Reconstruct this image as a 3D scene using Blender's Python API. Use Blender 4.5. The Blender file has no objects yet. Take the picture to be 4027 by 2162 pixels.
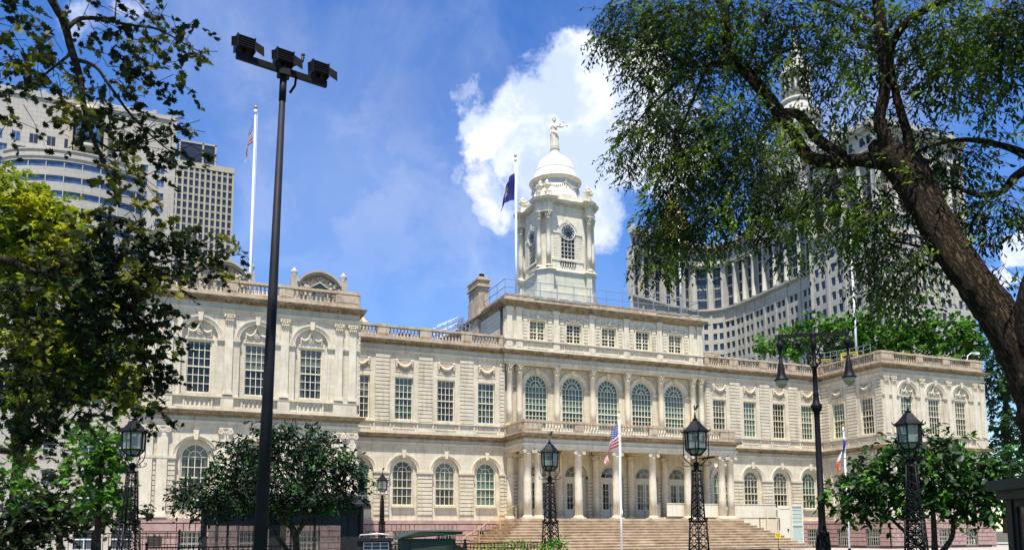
import bpy, math, random
import numpy as np
from mathutils import Vector, Matrix
random.seed(7)
rng = np.random.default_rng(11)
S = bpy.context.scene
COL = S.collection
PI = math.pi
def R_(d): return math.radians(d)

# ------------------------------------------------------------------ camera
CAM = np.array([-31.472, -54.852, 1.70])
YAW, PITCH, ROLL, FPX, PY = 0.3991, 0.1160, -0.0052, 3207.56, 1719.5   # pixels of the 4027 x 2162 photo
_f = np.array([math.sin(YAW)*math.cos(PITCH), math.cos(YAW)*math.cos(PITCH), math.sin(PITCH)])
_r0 = np.array([math.cos(YAW), -math.sin(YAW), 0.0]); _u0 = np.cross(_r0, _f)
CR = _r0*math.cos(ROLL) + _u0*math.sin(ROLL); CU = -_r0*math.sin(ROLL) + _u0*math.cos(ROLL); CF = _f
cd = bpy.data.cameras.new('camera'); cam = bpy.data.objects.new('camera', cd); COL.objects.link(cam)
cd.sensor_width = 36; cd.lens = 36*FPX/4027; cd.shift_y = (PY-1081)/4027
cd.clip_start = 0.1; cd.clip_end = 3000
cam.matrix_world = Matrix(((CR[0], CU[0], -CF[0], CAM[0]), (CR[1], CU[1], -CF[1], CAM[1]), (CR[2], CU[2], -CF[2], CAM[2]), (0, 0, 0, 1)))
S.camera = cam
K = 4027/2576.0
def ray(x, y):            # x, y measured on a 2576 px wide view of the photograph
    return CF + CR*((x*K-2013.5)/FPX) - CU*((y*K-PY)/FPX)
def at(x, y, D):          # the point on that line of sight D metres away (horizontally)
    r = ray(x, y); return CAM + r*(D/math.hypot(r[0], r[1]))
def onY(x, y, Y):
    r = ray(x, y); return CAM + r*((Y-CAM[1])/r[1])
def onZ(x, y, Z):
    r = ray(x, y); return CAM + r*((Z-CAM[2])/r[2])

# ------------------------------------------------------------------ light
TO_SUN = Vector((-0.17, -0.33, 1.0)).normalized()
w = bpy.data.worlds.new('World'); S.world = w; w.use_nodes = True
nt = w.node_tree; N = nt.nodes; L = nt.links
for n in list(N): N.remove(n)
out = N.new('ShaderNodeOutputWorld')
sky = N.new('ShaderNodeTexSky'); sky.sky_type = 'NISHITA'; sky.sun_disc = False
sky.sun_elevation = math.asin(TO_SUN.z); sky.sun_rotation = math.atan2(TO_SUN.x, TO_SUN.y)
sky.air_density = 1.0; sky.dust_density = 0.3; sky.ozone_density = 3.0; sky.altitude = 50
SKY_STR = 0.13
hs = N.new('ShaderNodeHueSaturation'); hs.inputs['Saturation'].default_value = 1.3; hs.inputs['Hue'].default_value = .512; hs.inputs['Value'].default_value = 1.0
L.new(sky.outputs[0], hs.inputs['Color'])
tc = N.new('ShaderNodeTexCoord')
nrm = N.new('ShaderNodeVectorMath'); nrm.operation = 'NORMALIZE'; L.new(tc.outputs['Generated'], nrm.inputs[0])
def noise(scale, det, rough, src, dist=0.0):
    n = N.new('ShaderNodeTexNoise'); n.inputs['Scale'].default_value = scale; n.inputs['Detail'].default_value = det
    n.inputs['Roughness'].default_value = rough; n.inputs['Distortion'].default_value = dist
    L.new(src, n.inputs['Vector']); return n
n1 = noise(9, 8, 0.62, nrm.outputs[0])
sub = N.new('ShaderNodeVectorMath'); sub.operation = 'SUBTRACT'; L.new(n1.outputs['Color'], sub.inputs[0]); sub.inputs[1].default_value = (.5, .5, .5)
scl = N.new('ShaderNodeVectorMath'); scl.operation = 'SCALE'; scl.inputs['Scale'].default_value = 0.13; L.new(sub.outputs[0], scl.inputs[0])
wob = N.new('ShaderNodeVectorMath'); wob.operation = 'ADD'; L.new(nrm.outputs[0], wob.inputs[0]); L.new(scl.outputs[0], wob.inputs[1])
def mth(op, a, b=None, c=None, clamp=False):
    m = N.new('ShaderNodeMath'); m.operation = op; m.use_clamp = clamp
    for i, v in enumerate((a, b, c)):
        if v is None: continue
        if hasattr(v, 'links'): L.new(v, m.inputs[i])
        else: m.inputs[i].default_value = v
    return m.outputs[0]
def mapr(v, a, b, c=0.0, d=1.0, smooth=True):
    m = N.new('ShaderNodeMapRange'); m.interpolation_type = 'SMOOTHSTEP' if smooth else 'LINEAR'
    L.new(v, m.inputs['Value'])
    for k, x in zip(('From Min', 'From Max', 'To Min', 'To Max'), (a, b, c, d)): m.inputs[k].default_value = x
    return m.outputs[0]
def blob(x, y, r, soft, amp=1.0):
    d = ray(x, y); d = d/np.linalg.norm(d)
    v = N.new('ShaderNodeVectorMath'); v.operation = 'DISTANCE'; L.new(wob.outputs[0], v.inputs[0]); v.inputs[1].default_value = d
    rr = r*K/FPX*0.92
    return mapr(v.outputs['Value'], rr*soft, rr, amp, 0.0)
# one cumulus behind the cupola and elm, small puffs at the right edge, thin veils
cl = None
for b in [(1470, 240, 175, .6), (1560, 330, 210, .6), (1370, 330, 170, .55), (1240, 330, 110, .45), (1440, 480, 200, .45, .9), (1260, 480, 120, .3, .75), (1600, 200, 120, .5),
          (1210, 240, 60, .2, .55), (1340, 190, 70, .2, .7), (1660, 400, 150, .5, .9), (1540, 520, 90, .3, .7), (1170, 420, 50, .2, .45), (1700, 270, 110, .4, .8),
          (2535, 640, 42, .5), (2570, 620, 50, .6), (2470, 700, 30, .5, .8), (2520, 690, 40, .5, .8), (2130, 380, 70, .1, .45), (2210, 350, 40, .1, .4),
          (200, 40, 90, .1, .5), (330, 15, 90, .1, .5)]:
    o = blob(*b); cl = o if cl is None else mth('MAXIMUM', cl, o)
n2 = noise(26, 9, 0.6, wob.outputs[0])
edge = mapr(mth('ADD', cl, mth('MULTIPLY', mth('SUBTRACT', n2.outputs['Fac'], .5), 0.9)), 0.10, 0.95)
n3 = noise(5.5, 7, 0.6, nrm.outputs[0], 0.6)
veil = mapr(n3.outputs['Fac'], 0.42, 0.80, 0.0, 0.13)
hz = None
for b in [(860, 470, 620, .0, .20), (620, 150, 380, .0, .14), (1200, 620, 500, .0, .16), (2150, 300, 300, .0, .22)]:
    o = blob(*b); hz = o if hz is None else mth('MAXIMUM', hz, o)
veil = mth('ADD', veil, mth('MULTIPLY', hz, mapr(n3.outputs['Fac'], 0.2, 0.7, 0.9, 1.05)))
n4 = noise(11, 6, 0.55, wob.outputs[0])
shade = N.new('ShaderNodeMix'); shade.data_type = 'RGBA'
L.new(mapr(n4.outputs['Fac'], 0.40, 0.60), shade.inputs['Factor'])
shade.inputs['A'].default_value = (3.6, 4.2, 5.6, 1); shade.inputs['B'].default_value = (6.0, 6.1, 6.4, 1)
mixv = N.new('ShaderNodeMix'); mixv.data_type = 'RGBA'; L.new(mth('MAXIMUM', mth('MULTIPLY', edge, 0.95), veil), mixv.inputs['Factor'])
L.new(hs.outputs[0], mixv.inputs['A']); L.new(shade.outputs['Result'], mixv.inputs['B'])
bg = N.new('ShaderNodeBackground'); L.new(mixv.outputs['Result'], bg.inputs['Color']); bg.inputs['Strength'].default_value = SKY_STR
L.new(bg.outputs[0], out.inputs['Surface'])
sd = bpy.data.lights.new('sun', 'SUN'); so = bpy.data.objects.new('sun', sd); COL.objects.link(so)
sd.energy = 5.0; sd.angle = R_(0.53); sd.color = (1.0, 0.95, 0.86)
so.rotation_euler = TO_SUN.to_track_quat('Z', 'Y').to_euler(); so.location = (0, 0, 60)
S.view_settings.view_transform = 'Standard'; S.view_settings.look = 'None'; S.view_settings.gamma = 1
S.view_settings.exposure = 0.66
S.cycles.max_bounces = 6; S.cycles.transparent_max_bounces = 8

# ------------------------------------------------------------------ materials
def mat(name, col, rough=0.8, var=0.12, scale=3.0, metal=0.0, col2=None, bump=0.0, bscale=30.0, spec=0.4, trans=None, ashlar=None, streak=0.0, randobj=0.0):
    m = bpy.data.materials.new(name); m.use_nodes = True
    t = m.node_tree; nn = t.nodes; ll = t.links; b = nn['Principled BSDF']
    b.inputs['Roughness'].default_value = rough; b.inputs['Metallic'].default_value = metal; b.inputs['Specular IOR Level'].default_value = spec
    g = nn.new('ShaderNodeNewGeometry'); P = g.outputs['Position']
    nz = nn.new('ShaderNodeTexNoise'); nz.inputs['Scale'].default_value = scale; nz.inputs['Detail'].default_value = 7; nz.inputs['Roughness'].default_value = .65
    ll.new(P, nz.inputs['Vector'])
    c2 = col2 or tuple(min(1, c*(1+var)) for c in col); c1 = col if col2 else tuple(c*(1-var) for c in col)
    r = nn.new('ShaderNodeValToRGB'); r.color_ramp.elements[0].position = .33; r.color_ramp.elements[1].position = .68
    r.color_ramp.elements[0].color = (*c1, 1); r.color_ramp.elements[1].color = (*c2, 1)
    ll.new(nz.outputs['Fac'], r.inputs['Fac']); src = r.outputs['Color']
    def mul(a, fac_socket, dark):
        mx = nn.new('ShaderNodeMix'); mx.data_type = 'RGBA'; mx.blend_type = 'MULTIPLY'
        ll.new(fac_socket, mx.inputs['Factor']); ll.new(a, mx.inputs['A']); mx.inputs['B'].default_value = (*dark, 1); return mx.outputs['Result']
    if streak:      # weathering: vertical runs of dirt
        mp = nn.new('ShaderNodeMapping'); mp.inputs['Scale'].default_value = (5, 5, .35); ll.new(P, mp.inputs['Vector'])
        n5 = nn.new('ShaderNodeTexNoise'); n5.inputs['Scale'].default_value = 1.3; n5.inputs['Detail'].default_value = 6; ll.new(mp.outputs[0], n5.inputs['Vector'])
        rr = nn.new('ShaderNodeMapRange'); ll.new(n5.outputs['Fac'], rr.inputs['Value'])
        for k, x in zip(('From Min', 'From Max', 'To Min', 'To Max'), (.52, .75, 0, streak)): rr.inputs[k].default_value = x
        src = mul(src, rr.outputs[0], (.40, .33, .25))
    if ashlar:      # block joints (width, height, strength)
        sp = nn.new('ShaderNodeSeparateXYZ'); ll.new(P, sp.inputs[0])
        ad = nn.new('ShaderNodeMath'); ll.new(sp.outputs[0], ad.inputs[0]); ll.new(sp.outputs[1], ad.inputs[1])
        cb = nn.new('ShaderNodeCombineXYZ'); ll.new(ad.outputs[0], cb.inputs[0]); ll.new(sp.outputs[2], cb.inputs[1])
        br = nn.new('ShaderNodeTexBrick'); ll.new(cb.outputs[0], br.inputs['Vector'])
        br.inputs['Scale'].default_value = 1; br.inputs['Brick Width'].default_value = ashlar[0]; br.inputs['Row Height'].default_value = ashlar[1]
        br.inputs['Mortar Size'].default_value = ashlar[3] if len(ashlar) > 3 else .008; br.inputs['Mortar Smooth'].default_value = .3
        br.inputs['Color1'].default_value = (1, 1, 1, 1); br.inputs['Color2'].default_value = (.86, .84, .8, 1); br.inputs['Mortar'].default_value = (.55, .5, .42, 1)
        mx = nn.new('ShaderNodeMix'); mx.data_type = 'RGBA'; mx.blend_type = 'MULTIPLY'; mx.inputs['Factor'].default_value = ashlar[2]
        ll.new(src, mx.inputs['A']); ll.new(br.outputs['Color'], mx.inputs['B']); src = mx.outputs['Result']
    if randobj:
        oi = nn.new('ShaderNodeObjectInfo'); hv = nn.new('ShaderNodeHueSaturation')
        rr = nn.new('ShaderNodeMapRange'); ll.new(oi.outputs['Random'], rr.inputs['Value'])
        rr.inputs['To Min'].default_value = 1-randobj; rr.inputs['To Max'].default_value = 1+randobj
        ll.new(rr.outputs[0], hv.inputs['Value']); ll.new(src, hv.inputs['Color']); src = hv.outputs['Color']
    ll.new(src, b.inputs['Base Color'])
    if bump:
        n6 = nn.new('ShaderNodeTexNoise'); n6.inputs['Scale'].default_value = bscale; n6.inputs['Detail'].default_value = 5; ll.new(P, n6.inputs['Vector'])
        bp = nn.new('ShaderNodeBump'); bp.inputs['Strength'].default_value = bump; bp.inputs['Distance'].default_value = .02
        ll.new(n6.outputs['Fac'], bp.inputs['Height']); ll.new(bp.outputs[0], b.inputs['Normal'])
    if trans:
        o = nn['Material Output']; tr = nn.new('ShaderNodeBsdfTranslucent'); mx = nn.new('ShaderNodeMixShader'); mx.inputs[0].default_value = trans
        ll.new(src, tr.inputs['Color']); ll.new(b.outputs[0], mx.inputs[1]); ll.new(tr.outputs[0], mx.inputs[2]); ll.new(mx.outputs[0], o.inputs['Surface'])
    return m
M = {}
M['stone'] = mat('limestone', (.66, .59, .45), .85, scale=1.1, var=.13, ashlar=(.95, .30, .6), streak=.50, bump=.4, bscale=18)
M['smooth'] = mat('smooth_limestone', (.68, .605, .46), .85, scale=1.6, var=.12, streak=.5, bump=.2, bscale=30)
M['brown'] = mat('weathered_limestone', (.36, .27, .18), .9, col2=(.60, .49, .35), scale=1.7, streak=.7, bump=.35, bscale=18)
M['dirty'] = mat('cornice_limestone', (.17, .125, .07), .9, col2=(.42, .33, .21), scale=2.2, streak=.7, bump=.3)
M['pink'] = mat('pink_brownstone', (.33, .205, .18), .9, col2=(.47, .31, .27), scale=2.3, bump=.4, bscale=14, streak=.2)
M['steps'] = mat('brownstone_steps', (.34, .24, .14), .9, col2=(.58, .46, .31), scale=1.3, bump=.3, bscale=16)
M['white'] = mat('painted_cupola', (.70, .645, .51), .6, var=.10, scale=1.5, streak=.5)
M['whitejoint'] = mat('painted_cupola_boards', (.66, .64, .50), .6, var=.06, scale=2, streak=.25, ashlar=(1.6, .44, .6, .022))
M['dome'] = mat('dome_paint', (.80, .77, .69), .5, var=.05, scale=3)
M['frame'] = mat('cream_window_paint', (.74, .68, .47), .5, var=.05)
M['door'] = mat('door_paint', (.62, .58, .46), .5, var=.06)
M['pane'] = mat('dark_window_glass', (.010, .010, .012), .12, col2=(.06, .055, .06), scale=2.4, spec=.45, randobj=.5)
M['teal'] = mat('teal_window_glass', (.05, .10, .095), .14, col2=(.12, .19, .17), scale=1.6, spec=.5)
M['iron'] = mat('black_iron', (.005, .0045, .005), .55, var=.2, spec=.22)
M['lampglass'] = mat('lantern_glass', (.40, .50, .44), .15, var=.15, scale=9, spec=.6)
M['globe'] = mat('lamp_globe', (.42, .37, .26), .25, var=.1, spec=.3)
M['grey'] = mat('galvanised_metal', (.30, .32, .35), .45, var=.08, metal=.3)
M['yellow'] = mat('yellow_paint', (.80, .58, .02), .5, var=.06)
M['polewhite'] = mat('white_pole_paint', (.82, .82, .80), .4, var=.03)
M['gold'] = mat('gilding', (.60, .36, .06), .35, var=.08, metal=.6)
M['roof'] = mat('roof_membrane', (.045, .045, .05), .8, var=.2)
def pane_mat(name, dark, blind, amount):
    m = bpy.data.materials.new(name); m.use_nodes = True; t = m.node_tree; nn = t.nodes; ll = t.links; b = nn['Principled BSDF']; b.inputs['Roughness'].default_value = .08; b.inputs['Specular IOR Level'].default_value = .5
    tc_ = nn.new('ShaderNodeTexCoord'); sp = nn.new('ShaderNodeSeparateXYZ'); ll.new(tc_.outputs['Generated'], sp.inputs[0]); oi = nn.new('ShaderNodeObjectInfo')
    def m_(op, a, c=None):
        q = nn.new('ShaderNodeMath'); q.operation = op
        for i, v in enumerate((a, c)):
            if v is None: continue
            if hasattr(v, 'links'): ll.new(v, q.inputs[i])
            else: q.inputs[i].default_value = v
        return q.outputs[0]
    rnd = oi.outputs['Random']; drop = m_('SUBTRACT', 1.15, m_('MULTIPLY', rnd, amount)); isb = m_('GREATER_THAN', sp.outputs[2], drop)
    r2 = m_('FRACT', m_('MULTIPLY', rnd, 17.3)); cur = m_('MULTIPLY', m_('GREATER_THAN', m_('ABSOLUTE', m_('SUBTRACT', sp.outputs[0], .5)), m_('SUBTRACT', .52, m_('MULTIPLY', r2, .22))), .55)
    nz = nn.new('ShaderNodeTexNoise'); nz.inputs['Scale'].default_value = 2.2; nz.inputs['Detail'].default_value = 5; g = nn.new('ShaderNodeNewGeometry'); mp = nn.new('ShaderNodeMapping'); mp.inputs['Scale'].default_value = (3.5, 3.5, 1); ll.new(g.outputs['Position'], mp.inputs['Vector']); ll.new(mp.outputs[0], nz.inputs['Vector'])
    f = m_('MAXIMUM', m_('MULTIPLY', isb, .85), cur); cr = nn.new('ShaderNodeValToRGB'); cr.color_ramp.elements[0].position = .4; cr.color_ramp.elements[0].color = (*[c*.4 for c in dark], 1); cr.color_ramp.elements[1].position = .65; cr.color_ramp.elements[1].color = (*[c*2.2 for c in dark], 1); ll.new(nz.outputs['Fac'], cr.inputs['Fac'])
    mx = nn.new('ShaderNodeMix'); mx.data_type = 'RGBA'; ll.new(f, mx.inputs['Factor']); ll.new(cr.outputs['Color'], mx.inputs['A']); mx.inputs['B'].default_value = (*blind, 1); ll.new(mx.outputs['Result'], b.inputs['Base Color'])
    bp = nn.new('ShaderNodeBump'); bp.inputs['Strength'].default_value = .10; bp.inputs['Distance'].default_value = .02; ll.new(nz.outputs['Fac'], bp.inputs['Height']); ll.new(bp.outputs[0], b.inputs['Normal']); return m
M['pane'] = pane_mat('dark_sash_glass', (.016, .014, .014), (.15, .15, .12), 1.1)
M['teal'] = pane_mat('green_blind_glass', (.035, .06, .055), (.10, .17, .145), 1.5)
def band_pane(name):     # tall centre windows: green blinds, their shadows painted in as darker bands
    m = pane_mat(name, (.04, .07, .06), (.085, .16, .14), 1.5); t = m.node_tree; nn = t.nodes; ll = t.links; b = nn['Principled BSDF']; old = b.inputs['Base Color'].links[0].from_socket
    tc_ = nn.new('ShaderNodeTexCoord'); sp = nn.new('ShaderNodeSeparateXYZ'); ll.new(tc_.outputs['Object'], sp.inputs[0]); w_ = nn.new('ShaderNodeMath'); w_.operation = 'MULTIPLY'; w_.inputs[1].default_value = 2.24; ll.new(sp.outputs[2], w_.inputs[0])
    f = nn.new('ShaderNodeMath'); f.operation = 'FRACT'; ll.new(w_.outputs[0], f.inputs[0]); gt = nn.new('ShaderNodeMath'); gt.operation = 'GREATER_THAN'; gt.inputs[1].default_value = .62; ll.new(f.outputs[0], gt.inputs[0])
    mx = nn.new('ShaderNodeMix'); mx.data_type = 'RGBA'; mx.blend_type = 'MULTIPLY'; ll.new(gt.outputs[0], mx.inputs['Factor']); ll.new(old, mx.inputs['A']); mx.inputs['B'].default_value = (.45, .5, .5, 1); ll.new(mx.outputs['Result'], b.inputs['Base Color']); return m
M['tealband'] = band_pane('banded_blind_glass')
# ------------------------------------------------------------------ mesh helpers
class MB:
    def __init__(s): s.v = []; s.f = []; s.mi = []; s.sm = []; s.T = None; s.flip = False
    def frame(s, o, u, n):       # facade frame: u along the wall, w outwards, z up
        if o is None: s.T = None; s.flip = False; return s
        s.T = lambda p: (o[0]+p[0]*u[0]+p[1]*n[0], o[1]+p[0]*u[1]+p[1]*n[1], p[2]); s.flip = (u[0]*n[1]-u[1]*n[0]) < 0; return s
    def add(s, vs, fs, m=0, smooth=False):
        b = len(s.v); s.v += [s.T(p) if s.T else tuple(p) for p in vs]
        for f in fs:
            s.f.append([b+i for i in (reversed(f) if s.flip else f)]); s.mi.append(m); s.sm.append(smooth)
    def box(s, x0, x1, y0, y1, z0, z1, m=0):
        if x0 > x1: x0, x1 = x1, x0
        if y0 > y1: y0, y1 = y1, y0
        s.add([(x0,y0,z0),(x1,y0,z0),(x1,y1,z0),(x0,y1,z0),(x0,y0,z1),(x1,y0,z1),(x1,y1,z1),(x0,y1,z1)],
              [(3,2,1,0),(4,5,6,7),(0,1,5,4),(1,2,6,5),(2,3,7,6),(3,0,4,7)], m)
    def wedge(s, x0, x1, y0, y1, z0, z1, tx, ty, m=0):   # box whose top is inset by tx, ty
        s.add([(x0,y0,z0),(x1,y0,z0),(x1,y1,z0),(x0,y1,z0),(x0+tx,y0+ty,z1),(x1-tx,y0+ty,z1),(x1-tx,y1-ty,z1),(x0+tx,y1-ty,z1)],
              [(3,2,1,0),(4,5,6,7),(0,1,5,4),(1,2,6,5),(2,3,7,6),(3,0,4,7)], m)
    def beam(s, a, b, r, m=0, h=None, n=4, r2=None, smooth=False, cap=True):      # bar from a to b
        a = Vector(a); b = Vector(b); d = b-a
        if d.length < 1e-6: return
        d.normalize(); x = d.cross(Vector((0,0,1)));
        if x.length < 1e-3: x = Vector((1,0,0))
        x.normalize(); y = d.cross(x).normalized(); r2 = r if r2 is None else r2; vs = []
        for p, q in ((a, r), (b, r2)):
            for k in range(n):
                t = 2*PI*(k+.5)/n; hh = (h if h else q)
                vs.append(p + x*(math.cos(t)*q*(1.414 if n == 4 else 1)) + y*(math.sin(t)*hh*(1.414 if n == 4 else 1)))
        fs = [(k, n+k, n+(k+1) % n, (k+1) % n) for k in range(n)]
        if cap: fs += [tuple(range(n)), tuple(reversed(range(n, 2*n)))]
        s.add(vs, fs, m, smooth)
    def tube(s, pts, rs, n=6, m=0, smooth=True, caps=True):
        pts = [Vector(p) for p in pts]
        if not hasattr(rs, '__len__'): rs = [rs]*len(pts)
        vs = []; x = None
        for i, p in enumerate(pts):
            d = (pts[min(i+1, len(pts)-1)]-pts[max(i-1, 0)]).normalized()
            if x is None:
                x = d.cross(Vector((0,0,1)))
                if x.length < 1e-2: x = Vector((1,0,0))
            x = (x - d*x.dot(d)); 
            if x.length < 1e-5: x = d.orthogonal()
            x.normalize(); y = d.cross(x)
            for k in range(n):
                t = 2*PI*k/n; vs.append(p + (x*math.cos(t)+y*math.sin(t))*rs[i])
        fs = []
        for i in range(len(pts)-1):
            for k in range(n): fs.append((i*n+k, i*n+(k+1) % n, (i+1)*n+(k+1) % n, (i+1)*n+k))
        if caps: fs += [tuple(reversed(range(n))), tuple(range((len(pts)-1)*n, len(pts)*n))]
        s.add(vs, fs, m, smooth)
    def lathe(s, prof, c=(0,0), n=12, m=0, smooth=True, sx=1, sy=1, ph=0.0, cap=True):   # prof: (r, z)
        vs = [(c[0]+r*sx*math.cos(2*PI*(k+ph)/n), c[1]+r*sy*math.sin(2*PI*(k+ph)/n), z) for r, z in prof for k in range(n)]
        fs = [(i*n+k, i*n+(k+1) % n, (i+1)*n+(k+1) % n, (i+1)*n+k) for i in range(len(prof)-1) for k in range(n)]
        if cap: fs += [tuple(reversed(range(n))), tuple(range((len(prof)-1)*n, len(prof)*n))]
        s.add(vs, fs, m, smooth)
    def prism(s, poly, z0, z1, m=0):     # poly in (x, y), extruded in z
        n = len(poly); vs = [(x, y, z0) for x, y in poly]+[(x, y, z1) for x, y in poly]
        s.add(vs, [tuple(reversed(range(n))), tuple(range(n, 2*n))]+[(k, (k+1) % n, n+(k+1) % n, n+k) for k in range(n)], m)
    def vprism(s, poly, y0, y1, m=0):    # poly in (x, z), extruded in y
        n = len(poly); vs = [(x, y0, z) for x, z in poly]+[(x, y1, z) for x, z in poly]
        s.add(vs, [tuple(range(n)), tuple(reversed(range(n, 2*n)))]+[((k+1) % n, k, n+k, n+(k+1) % n) for k in range(n)], m)
    def sphere(s, c, r, n=6, m=0, sx=1, sy=1, sz=1, smooth=True):
        prof = [(max(1e-4, r*math.sin(PI*i/n)), -r*math.cos(PI*i/n)) for i in range(n+1)]
        k = max(5, int(n*1.5)); vs = [(c[0]+q*sx*math.cos(2*PI*j/k), c[1]+q*sy*math.sin(2*PI*j/k), c[2]+z*sz) for q, z in prof for j in range(k)]
        s.add(vs, [(i*k+j, i*k+(j+1) % k, (i+1)*k+(j+1) % k, (i+1)*k+j) for i in range(n) for j in range(k)], m, smooth)
    def ring(s, cx, cz, r0, r1, y0, y1, a0=0, a1=PI, n=16, m=0):   # flat arch moulding in the wall plane
        vs = []
        for i in range(n+1):
            t = a0+(a1-a0)*i/n; c, q = math.cos(t), math.sin(t)
            vs += [(cx+r0*c, y0, cz+r0*q), (cx+r1*c, y0, cz+r1*q), (cx+r1*c, y1, cz+r1*q), (cx+r0*c, y1, cz+r0*q)]
        fs = []
        for i in range(n):
            a = 4*i; b = a+4
            for k in range(4): fs.append((a+k, a+(k+1) % 4, b+(k+1) % 4, b+k))
        fs += [(3, 2, 1, 0), (4*n, 4*n+1, 4*n+2, 4*n+3)]
        s.add(vs, fs, m, False)
    def sweep(s, prof, path, closed=False, m=0):   # prof: (offset outwards, z) mitred along a plan polyline; outwards is to the right
        P = [Vector((p[0], p[1])) for p in path]; n = len(P); k = len(prof); vs = []
        for i in range(n):
            a = P[i-1] if (i > 0 or closed) else None; b = P[(i+1) % n] if (i < n-1 or closed) else None
            d1 = (P[i]-a).normalized() if a is not None else (b-P[i]).normalized(); d2 = (b-P[i]).normalized() if b is not None else d1
            n1 = Vector((d1.y, -d1.x)); n2 = Vector((d2.y, -d2.x)); mt = (n1+n2); mt = mt/max(.3, mt.length_squared)*2 if mt.length > 1e-3 else n1
            for o, z in prof: q = P[i]+mt*o; vs.append((q.x, q.y, z))
        fs = []
        for i in range(n if closed else n-1):
            j = (i+1) % n
            for q in range(k-1): fs.append((i*k+q, j*k+q, j*k+q+1, i*k+q+1))
        if not closed: fs += [tuple(reversed(range(k))), tuple(range((n-1)*k, n*k))]
        s.add(vs, fs, m, False)
    def build(s, name, mats, parent=None, off=None, loc=None, rot=0):
        me = bpy.data.meshes.new(name); v = s.v
        if off is not None: v = [(p[0]-off[0], p[1]-off[1], p[2]-off[2]) for p in v]
        me.from_pydata([tuple(p) for p in v], [], s.f)
        if not isinstance(mats, (list, tuple)): mats = [mats]
        for m in mats: me.materials.append(m)
        if len(me.polygons):
            me.polygons.foreach_set('material_index', s.mi); me.polygons.foreach_set('use_smooth', s.sm)
        o = bpy.data.objects.new(name, me); COL.objects.link(o)
        if parent: o.parent = parent
        if loc is not None: o.location = loc
        if rot: o.rotation_euler = (0, 0, rot)
        return o
def dash(path, step, fn):      # call fn(x, y, ang) at even spacing along a polyline
    for a, b in zip(path[:-1], path[1:]):
        a = Vector(a[:2]); b = Vector(b[:2]); L_ = (b-a).length; n = max(1, int(L_/step)); t = math.atan2(b.y-a.y, b.x-a.x)
        for i in range(n): q = a+(b-a)*((i+.5)/n); fn(q.x, q.y, t)
def tag(o, label=None, cat=None, group=None, kind=None):
    if label: o['label'] = label
    if cat: o['category'] = cat
    if group: o['group'] = group
    if kind: o['kind'] = kind
    return o
def thing(name, label, cat, loc=(0,0,0), rot=0, group=None):
    o = bpy.data.objects.new(name, None); COL.objects.link(o); o.location = loc; o.rotation_euler = (0,0,rot); o.empty_display_size = .3
    return tag(o, label, cat, group)
def dup(o, parent=None, loc=None, rot=None):
    c = o.copy(); COL.objects.link(c); c.parent = parent
    if loc is not None: c.location = loc
    if rot is not None: c.rotation_euler = (0,0,rot)
    for ch in list(o.children): dup(ch, c)
    return c
# ------------------------------------------------------------------ ground
def sheet(name, x0, x1, y0, y1, z, m):
    b = MB(); b.add([(x0,y0,z),(x1,y0,z),(x1,y1,z),(x0,y1,z)], [(0,1,2,3)]); o = b.build(name, m); tag(o, kind='structure'); return o
M['soil'] = mat('park_soil', (.05, .06, .03), .95, col2=(.10, .09, .05), scale=.6)
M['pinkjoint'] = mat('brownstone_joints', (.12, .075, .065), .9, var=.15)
M['grime'] = mat('grimy_recess', (.17, .13, .085), .9, col2=(.30, .24, .16), scale=6)  # dark tone stands for the shade inside the rustication grooves
M['lawn'] = mat('lawn_turf', (.035, .07, .015), .95, col2=(.07, .12, .03), scale=2)
M['paving'] = mat('pale_paving', (.30, .28, .23), .9, col2=(.42, .39, .33), scale=.8, ashlar=(1.2, .6, .25, .01))
M['asphalt'] = mat('asphalt', (.045, .045, .048), .9, var=.2)
sheet('ground', -900, 1100, -400, 1600, 0.0, M['soil'])
sheet('plaza', -40, 60, -24, 34, 0.30, M['paving'])
b = MB(); b.box(-40.2, 60.2, -24.2, -24.0, 0, .32); tag(b.build('kerb', M['paving']), kind='structure')
sheet('lawn', -60, 40, -50, -30.6, 0.02, M['lawn'])
sheet('road', -60, 60, 62, 76, 0.02, M['asphalt'])

# ------------------------------------------------------------------ city hall
HALL = thing('city_hall', 'long cream limestone city hall with domed clock cupola and porch above wide brown steps', 'building')
A, S2, WC, W0, W1, D = 10.34, 3.0895, 27.08, 21.18, 32.98, 6.72
FM = ((0,0), (1,0), (0,-1))                 # main front
FL_ = ((-WC,-D), (1,0), (0,-1)); FR_ = ((WC,-D), (1,0), (0,-1))     # wing fronts
FE = ((W0,-3.36), (0,-1), (-1,0))           # inner side of the right wing, facing west
FW_ = ((-W0,-3.36), (0,1), (1,0))           # inner side of the left wing
Z1, Z2, ZC1, ZC2 = 2.58, 8.62, 8.20, 14.80

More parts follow.
